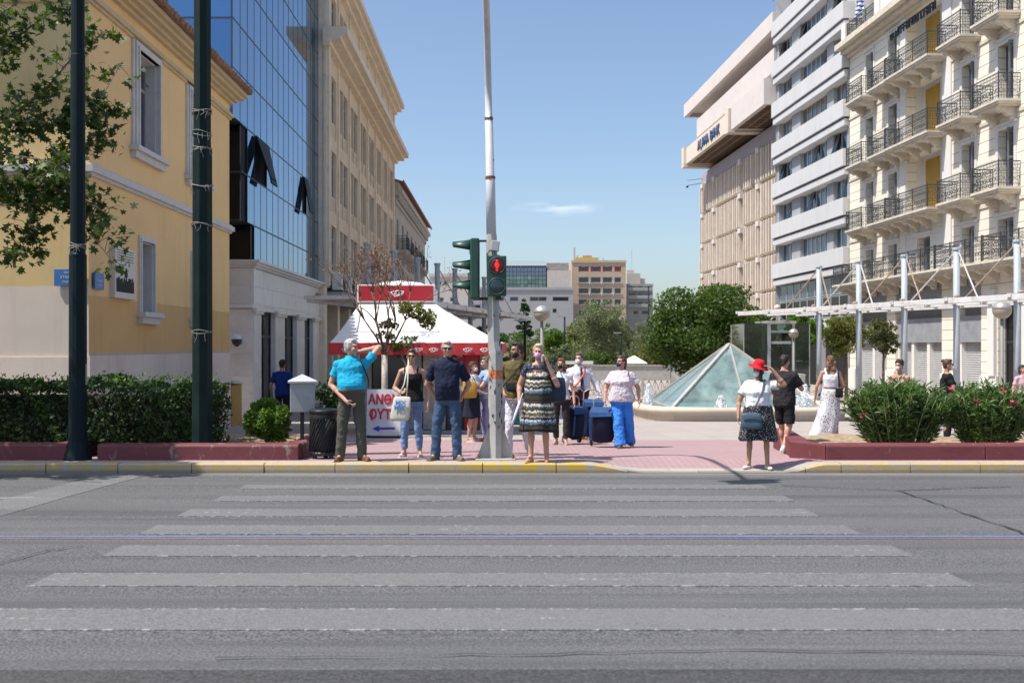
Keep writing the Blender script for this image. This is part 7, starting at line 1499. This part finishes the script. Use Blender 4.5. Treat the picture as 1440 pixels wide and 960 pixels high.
ph1 = thing('mobile_phone', 'dark phone held at the waist by the man in turquoise', 'phone', P(493.5, 569, 14.1), R(20)); MB().obox((0, 0, 0), (.05, .012, .11), Matrix.Rotation(.9, 3, 'Y')).obj('case', blackplastic, ph1, bevel=.004)
# 2 woman with tote
person('woman in black vest top and light jeans wearing sunglasses', 579, 15.15, -4, 1.64, dict(fem=True, skin=sk_fair, hair='tied', hairm=hr_brown, head=(6, 0, 0), J=dict(eL=(-.165, .02, .635), wL=(-.075, -.1, .595), aL=(-.07, .0, .045), aR=(.075, .01, .045)), hdL=(.8, -.5, .45), hnL=(.2, -.6, .6), gripL=.9, curlL=.6, fL=(-.35, -1, 0), fR=(.3, -1, 0),
    wear=[('trousers', jean_l, dict(waist=.59, len=.93, w=.9)), ('tank', black_c, dict(hem=.515, flare=.012)), ('sandals', whitelea), ('sunglasses', m_lensb)]))
def tote(label, pos, rz, w, h, d, mat, strap=None, print_=None, name='tote_bag', tilt=0):
    t = thing(name, label, 'bag', pos, rz); m = MB(); n = 10; v = []; f = []
    secs = [(0, .82, .55), (.06, 1, 1), (.5, .97, .9), (.9, .88, .45), (1, .86, .2)]
    for z, a, c in secs:
        for k in range(24): q = 2 * math.pi * k / 24; cx, sy = math.cos(q), math.sin(q); v.append((w / 2 * a * math.copysign(abs(cx) ** .45, cx) + tilt * h * (1 - z), d / 2 * c * math.copysign(abs(sy) ** .6, sy), -h + z * h))
    for i in range(len(secs) - 1):
        for k in range(24): k2 = (k + 1) % 24; f.append((i * 24 + k, i * 24 + k2, (i + 1) * 24 + k2, (i + 1) * 24 + k))
    f += [tuple(reversed(range(24))), tuple(96 + k for k in range(24))]; o = m.add(v, f).obj('bag_body', mat, t, True); dd = o.modifiers.new('sub', 'SUBSURF'); dd.levels = dd.render_levels = 1; ds = o.modifiers.new('d', 'DISPLACE'); ds.texture = dtx; ds.strength = .012
    if strap:
        sm = strap[0]
        for st_ in strap[1:]: m = MB(); m.tube([Vector(p) for p in st_], .011, 6, True, .35); m.obj('strap', sm, t, True)
    if print_:
        for k, (tx, z) in enumerate(print_[1]): inst('print', text_mesh(tx, print_[2], print_[0], .002, .004), t, (tilt * h * .5 - .01 + .02 * (1 - k), -d / 2 - .012, z), (R(86), 0, 0))
    return t
bpos = P(566, 557, 14.86); canvas = cloth_('cream_canvas', (.62, .58, .5), .06, .5)
tote('cream canvas tote bag with blue print carried by the woman in jeans', bpos, R(-8), .3, .37, .1, canvas, (canvas, [(.06, 0, 0), (.075, .02, .22), (.06, .12, .5), (.03, .24, .56), (.02, .3, .4)], [(-.06, 0, 0), (.02, .03, .18), (.05, .13, .46)]), (M_('blue_print', (.06, .2, .48), .7, .15), (('MIX', -.1), ('MIX', -.17)), .09), tilt=-.12)
# 3 man in navy
person('grey-haired man in navy polo and blue jeans with sunglasses and hands behind his back', 629, 14.48, -2, 1.735, dict(b=.98, belly=.03, skin=sk_pink, hair='short', hairm=hr_grey, head=(8, 0, 0), J=dict(eL=(-.178, .06, .63), eR=(.178, .06, .63), wL=(-.1, .12, .5), wR=(.1, .12, .5), aL=(-.1, .0, .045), aR=(.082, .0, .045), kL=(-.085, -.02, .28), kR=(.078, -.015, .28)), fL=(-.5, -1, 0), fR=(.6, -1, 0),
    wear=[('trousers', jean_d, dict(waist=.56, w=1.12, hemw=1.05)), ('shirt', navy_c, dict(hem=.5, sleeve=.72, sr=.073, collar=True, off=.02)), ('shoes', greylea), ('sunglasses', m_lensb)]))
# 4 woman with mustard bag, 5 person behind the mast
person('woman with white mask in white blouse and dark skirt talking by the kiosk', 664, 19.5, 62, 1.57, dict(fem=True, skin=sk_fair, hair='bob', hairm=hr_brown, vox=.012, J=dict(eR=(.12, -.12, .68), wR=(.05, -.24, .66), eL=(-.13, -.1, .66), wL=(-.03, -.2, .6)), wear=[('shirt', white_c, dict(hem=.56, sleeve=.6)), ('skirt', darknavy, dict(hem=.3, hx=.125, hy=.11, folds=5, amp=.04, sweep=(-.03, 0, 0))), ('sandals', whitelea), ('mask', wm)]))
tote('mustard yellow shoulder bag on the back of the woman by the kiosk', P(660.5, 535, 19.25), R(10), .3, .34, .15, M_('mustard_leather', (.45, .25, .03), .55, .15, 6, .2), (brownlea, [(-.1, 0, 0), (0, .05, .18), (.1, 0, 0)], [(-.12, -.08, -.1), (0, -.1, -.26), (.12, -.08, -.1)]), name='shoulder_bag')
person('person in light blue shirt half hidden by the signal mast', 684, 19.7, -70, 1.66, dict(skin=sk_fair, hair='short', hairm=hr_light, vox=.012, J=dict(eL=(-.13, -.1, .68), wL=(-.06, -.24, .63), eR=(.13, -.1, .66), wR=(.04, -.22, .58)), wear=[('trousers', cloth_('lilac_trousers', (.25, .25, .42))), ('shirt', cloth_('sky_blue_shirt', (.26, .38, .6)), dict(hem=.5)), ('shoes', brownlea)]))
# 6 bearded man
person('bearded man in olive tee and white trousers with a black sling bag', 727, 15.5, -8, 1.76, dict(skin=sk_tan, hair='short', hairm=hr_dark, beard=True, head=(-52, -4, 0), J=dict(eL=(-.16, .05, .63), wL=(-.1, -.08, .54), aL=(-.07, -.06, .045), kL=(-.06, -.06, .28), aR=(.1, .08, .06), kR=(.07, .0, .28)), hdL=(.5, -.4, -.6), fL=(-.5, -1, 0),
    wear=[('trousers', cloth_('white_chinos', (.60, .58, .62), .05), dict(waist=.57, w=1.0)), ('shirt', cloth_('olive_tee', (.13, .105, .045)), dict(hem=.505, sleeve=.66, sr=.072)), ('shoes', whitelea), ('strap', black_c, dict(pts=[(.065, -.03, .84), (.02, -.078, .76), (-.07, -.082, .66), (-.12, -.02, .61)], r=.02))]))
tote('black sling bag across the chest of the bearded man', P(722, 538, 15.22), R(-20), .3, .14, .08, black_c, name='sling_bag', tilt=.3)
tote('blue striped cloth bundle hanging beside the signal mast', P(709, 556, 15.75), 0, .16, .52, .1, cloth_('blue_grey_cloth', (.16, .2, .34), .3), name='cloth_bundle')
tote('dark navy bag hanging behind the signal mast', P(711, 560, 15.9), 0, .26, .53, .12, navy_c, name='hanging_bag')
# 7 blonde woman
dress = banded(); dk_blue = spots('blue_yoke_print', (.02, .025, .05), [(.2, .28, .42), (.5, .5, .52)], 30, .12, .3)
person('blonde woman in a banded summer dress and pink mask with a phone at her ear', 757, 14.22, -10, 1.69, dict(fem=True, b=1.02, belly=.025, skin=sk_pink, hair='short', hairm=hr_blond, head=(4, 0, 4), hs=1.05, arm=1.08, leg=1.0, J=dict(eR=(.165, -.03, .655), wR=(.085, -.075, .845), eL=(-.165, .03, .645), wL=(-.155, -.05, .51), aL=(-.058, -.035, .05), aR=(.068, .02, .045), kL=(-.055, -.035, .28)), hdR=(-.35, -.1, 1), hnR=(-1, 0, 0), gripR=.8, gripL=.8, fL=(-.3, -1, -.12), fR=(.15, -1, 0),
    wear=[('skirt', dress, dict(top=.7, hem=.265, hx=.158, hy=.13, folds=8, amp=.06, pw=1.15, name='dress')), ('tank', dress, dict(hem=.6, strap=.02, name='bodice')), ('shirt', dk_blue, dict(hem=.785, sleeve=.4, sr=.066, neck=.82, name='yoke', off=.006)), ('sandals', beigelea), ('mask', pm_)]))
ph2 = thing('mobile_phone', 'phone held to the ear of the blonde woman', 'phone', P(766.5, 513, 14.08)); MB().obox((0, 0, 0), (.014, .05, .13), Matrix.Rotation(.2, 3, 'Y')).obj('case', blackplastic, ph2, bevel=.004)
tote('large navy handbag under the arm of the blonde woman', P(782, 530, 14.3), R(6), .3, .36, .15, M_('navy_leather', (.016, .028, .06), .45, .15, 5, .15), (M_('navy_strap', (.016, .025, .05), .5), [(-.1, 0, -.02), (-.08, .04, .14), (-.02, .06, .25)], [(.1, 0, -.02), (.05, .05, .12), (-.02, .07, .24)]), name='handbag')
um = thing('folded_umbrella', 'slim white folded umbrella in the hand of the blonde woman', 'umbrella', P(719, 600, 14.0)); a_ = P(732, 562, 14.08) - P(719, 600, 14.0); MB().tube([(0, 0, 0), tuple(a_ * .5), tuple(a_ * .95)], [.012, .02, .017], 8).obj('canopy', white_c, um, True); MB().tube([tuple(a_ * .95), tuple(a_ * 1.25)], .009, 8).obj('handle', whitelea, um)
# 8 woman with black mask, 9 man with tie, 10 woman in floral blouse, trolleys
person('woman with black mask and long brown hair in white tee and black trousers', 789, 18.4, -12, 1.6, dict(fem=True, skin=sk_fair, hair='long', hairm=hr_light, vox=.011, J=dict(eR=(.14, .0, .63), wR=(.16, -.05, .5), aL=(-.06, .03, .05), aR=(.06, -.04, .045)), wear=[('trousers', cloth_('charcoal_trousers', (.03, .027, .03)), dict(len=.93)), ('shirt', white_c, dict(hem=.52, sleeve=.5)), ('sandals', beigelea), ('mask', bm_)]))
person('masked man in white shirt, tie and burgundy trousers with a red strap', 814, 20.2, 12, 1.76, dict(b=1.18, belly=.045, skin=sk_pink, hair='short', hairm=hr_salt, head=(-38, 4, 0), vox=.011, J=dict(eR=(.2, -.01, .64), wR=(.24, -.08, .5), eL=(-.155, .04, .63), aL=(-.06, .05, .05), aR=(.06, -.05, .045)), gripR=.8, wear=[('trousers', cloth_('burgundy_trousers', (.075, .016, .016)), dict(waist=.58, w=1.05, belt=black_c)), ('shirt', cloth_('white_dress_shirt', (.66, .63, .64), .05), dict(hem=.56, sleeve=2, sr=.075, collar=True, off=.022)), ('shoes', brownlea), ('mask', wm), ('tie', spots('dark_tie', (.03, .035, .07), [(.3, .32, .4)], 40, .1, .2)), ('strap', M_('red_strap', (.45, .06, .03), .6), dict(pts=[(.07, -.02, .845), (.03, -.09, .77), (-.05, -.125, .66), (-.115, -.07, .58)], r=.02))]))
fl_top = spots('floral_blouse_print', (.62, .56, .6), [(.3, .08, .12), (.08, .12, .35), (.45, .2, .2), (.1, .12, .2)], 26, .12, .26)
person('heavy-set woman in floral blouse and wide bright blue trousers with navy mask', 874, 17.5, -8, 1.62, dict(fem=True, b=1.28, belly=.03, skin=sk_pink, hair='tied', hairm=hr_brown, head=(-48, 2, 0), hs=1.06, arm=1.1, J=dict(eR=(.18, .03, .645), wR=(.19, -.03, .51), eL=(-.17, .0, .645), wL=(-.175, -.06, .52), aL=(-.01, -.11, .045), kL=(-.035, -.07, .27), aR=(.09, .1, .06), kR=(.075, .02, .28)), gripL=.9, fL=(-.1, -1, 0),
    wear=[('trousers', cloth_('bright_blue_cotton', (.05, .22, .68), .1, .6), dict(waist=.6, w=1.45, hemw=1.35, disp=.035)), ('shirt', fl_top, dict(hem=.5, sleeve=.68, sr=.082, off=.022, flare=.02)), ('shoes', brownlea), ('mask', nm_), ('strap', brownlea, dict(pts=[(.07, -.02, .835), (.075, -.075, .78), (.07, -.03, .8)], r=.012))]))
m_trol = cloth_('navy_trolley_fabric', (.015, .018, .04), .2); m_trol2 = cloth_('blue_trolley_flap', (.03, .075, .19), .15)
def trolley(label, px, D, rz, h=.82, lean=12, w=.42):
    x = XD(px, D); t = thing('shopping_trolley', label, 'trolley', (x, D, gz(x, D)), R(rz), 'navy shopping trolleys'); L = R(lean); TT = Matrix.Rotation(L, 4, 'X')
    def pt(o): o.rotation_euler = (L, 0, 0); return o
    m = MB(); loft(m, [(.12, 0, 0, w * .42, .13), (.2, 0, -.01, w * .5, .17), (h * .75, 0, -.01, w * .5, .17), (h, 0, .0, w * .46, .13)], 20); o = pt(m.obj('bag_body', m_trol, t, True)); dd = o.modifiers.new('d', 'DISPLACE'); dd.texture = dtx; dd.strength = .02
    m = MB(); m.add([(-w * .47, -.15, h + .008), (w * .47, -.15, h + .008), (w * .47, .15, h + .02), (-w * .47, .15, h + .02), (-w * .47, -.185, h - .07), (w * .45, -.185, h - .05)], [(0, 1, 2, 3), (4, 5, 1, 0)]); o = pt(m.obj('flap', m_trol2, t)); q = o.modifiers.new('s', 'SOLIDIFY'); q.thickness = .012
    m = MB(); m.add([(-w * .5, -.186, .2), (-w * .38, -.19, .2), (-w * .38, -.19, h - .1), (-w * .5, -.186, h - .1)], [(0, 1, 2, 3)]); o = pt(m.obj('side_panel', m_trol2, t)); q = o.modifiers.new('s', 'SOLIDIFY'); q.thickness = .01
    m = MB(); m.tube([(-w * .38, .15, .1), (-w * .38, .15, h + .15), (-w * .2, .15, h + .2), (w * .2, .15, h + .2), (w * .38, .15, h + .15), (w * .38, .15, .1)], .012, 6); pt(m.obj('frame', steel, t, True))
    for sg in (-1, 1):
        m = MB(); m.tube([(sg * w * .52, .08 + .055 * math.cos(a), .085 + .055 * math.sin(a)) for a in np.linspace(0, 6.283, 17)], .026, 8, False); wh = m.obj('wheel', blackplastic, t, True); m = MB(); m.tube([(sg * w * .52 - .02, .08, .085), (sg * w * .52 + .02, .08, .085)], .035, 10); m.obj('hub', steel, wh)
    return t
trolley('navy wheeled shopping trolley pulled by the woman in blue trousers', 848, 17.7, -14, .68, 14, .42); trolley('tall navy shopping trolley held by the man with the tie', 832, 19.4, 8, .8, 8, .4); trolley('navy shopping trolley beside the woman with the black mask', 807, 18.7, 25, .68, 10, .3)
# 11 red hat
polka = spots('polka_dot_cotton', (.014, .014, .018), [(.6, .6, .62)], 52, .2, .28)
person('woman in a red hat, white top and polka dot skirt at the dropped kerb', 1066, 14.34, -14, 1.53, dict(fem=True, b=1.22, belly=.03, skin=sk_tan, hair='side', hairm=hr_dark, head=(-26, -12, 6), arm=1.08, leg=.95, hs=1.06, J=dict(eR=(.235, -.05, .79), wR=(.13, -.075, .93), eL=(-.175, .02, .63), wL=(-.18, -.04, .49), aL=(-.085, .0, .045), aR=(.085, .0, .045), kL=(-.075, -.01, .28), kR=(.075, -.01, .28)), hdR=(-.75, .1, .6), hnR=(-.6, 0, -1), fL=(-.5, -1, 0), fR=(.35, -1, 0),
    wear=[('skirt', polka, dict(top=.6, hem=.27, hx=.175, hy=.15, folds=9, amp=.06)), ('shirt', white_c, dict(hem=.545, sleeve=.6, sr=.074, neck=.82, off=.018)), ('flats', whitelea), ('mask', wm), ('hat', cloth_('red_straw', (.55, .02, .03), .1, .3)), ('strap', M_('patterned_strap', (.06, .05, .06), .6, .4, 40), dict(pts=[(.06, -.03, .835), (.035, -.1, .72), (-.02, -.13, .6), (-.09, -.13, .5)], r=.013))]))
tote('blue-grey crossbody bag of the woman in the red hat', P(1057, 580, 14.12), R(-12), .3, .24, .1, M_('slate_blue_leather', (.05, .085, .12), .5, .15, 5, .15), (M_('bag_trim', (.03, .05, .075), .5), [(-.13, -.055, -.06), (.13, -.055, -.06)]), name='crossbody_bag')
# 12 man in black with a drink
person('young man in black tee and shorts walking away with a drink', 1103, 16.0, 138, 1.58, dict(b=1.08, skin=sk_pink, hair='short', hairm=hr_dark, head=(-10, 0, 0), J=dict(eL=(-.15, -.08, .65), wL=(-.04, -.2, .69), eR=(.15, .02, .64), wR=(.12, -.12, .55), aL=(-.05, .12, .07), kL=(-.06, .01, .28), aR=(.06, -.1, .045), kR=(.06, -.06, .28)), gripL=.9, fL=(-.1, -1, -.3), wear=[('trousers', black_c, dict(len=.5, waist=.58, w=1.15)), ('shirt', cloth_('washed_black_tee', (.028, .024, .026)), dict(hem=.47, sleeve=.7, sr=.078, off=.02)), ('shoes', whitelea)]))
cp = thing('drink_cup', 'clear plastic cup in the hand of the young man in black', 'cup', (XD(1103, 16) + .285, 16.2, .965)); MB().lathe([(.028, 0), (.04, .1), (.041, .105)], n=14).obj('cup', M_('milky_plastic', (.6, .56, .52), .25, .05, 3, 0), cp, True); MB().lathe([(.043, .104), (.04, .115), (.02, .122)], n=14).obj('lid', paintw, cp, True)
# 13 woman in white top and printed skirt, seen from behind
person('woman in white sleeveless top and long printed skirt seen from behind', 1168, 20.2, 176, 1.71, dict(fem=True, skin=sk_tan, hair='wavy', hairm=hr_light, face=False, vox=.011, J=dict(eR=(.16, .0, .63), wR=(.17, -.04, .49), eL=(-.15, .0, .64), wL=(-.12, -.1, .52)), wear=[('skirt', scaly(), dict(top=.6, hem=.03, hx=.15, hy=.13, folds=7, amp=.08, sweep=(.11, 0, .03))), ('tank', white_c, dict(hem=.62, strap=.026)), ('sandals', brownlea)]))
tote('slim dark shoulder bag of the woman in the white top', P(1180, 545, 20.0), 0, .16, .2, .07, black_c, (black_c, [(0, 0, 0), (-.0, .05, .3), (.0, .1, .45)]), name='shoulder_bag')
# 14, 15 behind the oleanders, 16 by the marble base, 17 right edge
person('curly-haired person in a pink mask behind the oleanders', 1265, 18.2, -48, 1.56, dict(fem=True, skin=sk_tan, hair='curly', hairm=hr_dark, vox=.012, wear=[('trousers', jean_d), ('tank', cloth_('pink_vest', (.5, .3, .34)), {}), ('shoes', whitelea), ('mask', cloth_('pale_pink_mask', (.62, .5, .55)))]))
person('woman with a hair bun in black behind the oleanders', 1332, 17.6, 66, 1.56, dict(fem=True, skin=sk_tan, hair='bun', hairm=hr_brown, vox=.012, J=dict(eL=(-.13, -.08, .67), wL=(-.05, -.2, .66)), wear=[('trousers', black_c), ('shirt', black_c, dict(hem=.5)), ('shoes', brownlea), ('mask', wm)]))
person('man in royal blue shirt walking past the marble base', 397, 24.2, 168, 1.74, dict(skin=sk_tan, hair='short', hairm=hr_dark, face=False, vox=.012, wear=[('trousers', navy_c), ('shirt', cloth_('royal_blue_shirt', (.012, .04, .2)), dict(hem=.5, sleeve=.7)), ('shoes', brownlea)]))
person('person in pale pink top walking near the hotel entrance', 1437, 24.5, 20, 1.62, dict(fem=True, skin=sk_fair, hair='bob', hairm=hr_dark, vox=.012, wear=[('trousers', jean_l), ('shirt', cloth_('pale_pink_top', (.5, .33, .36)), dict(hem=.52)), ('shoes', whitelea)]))
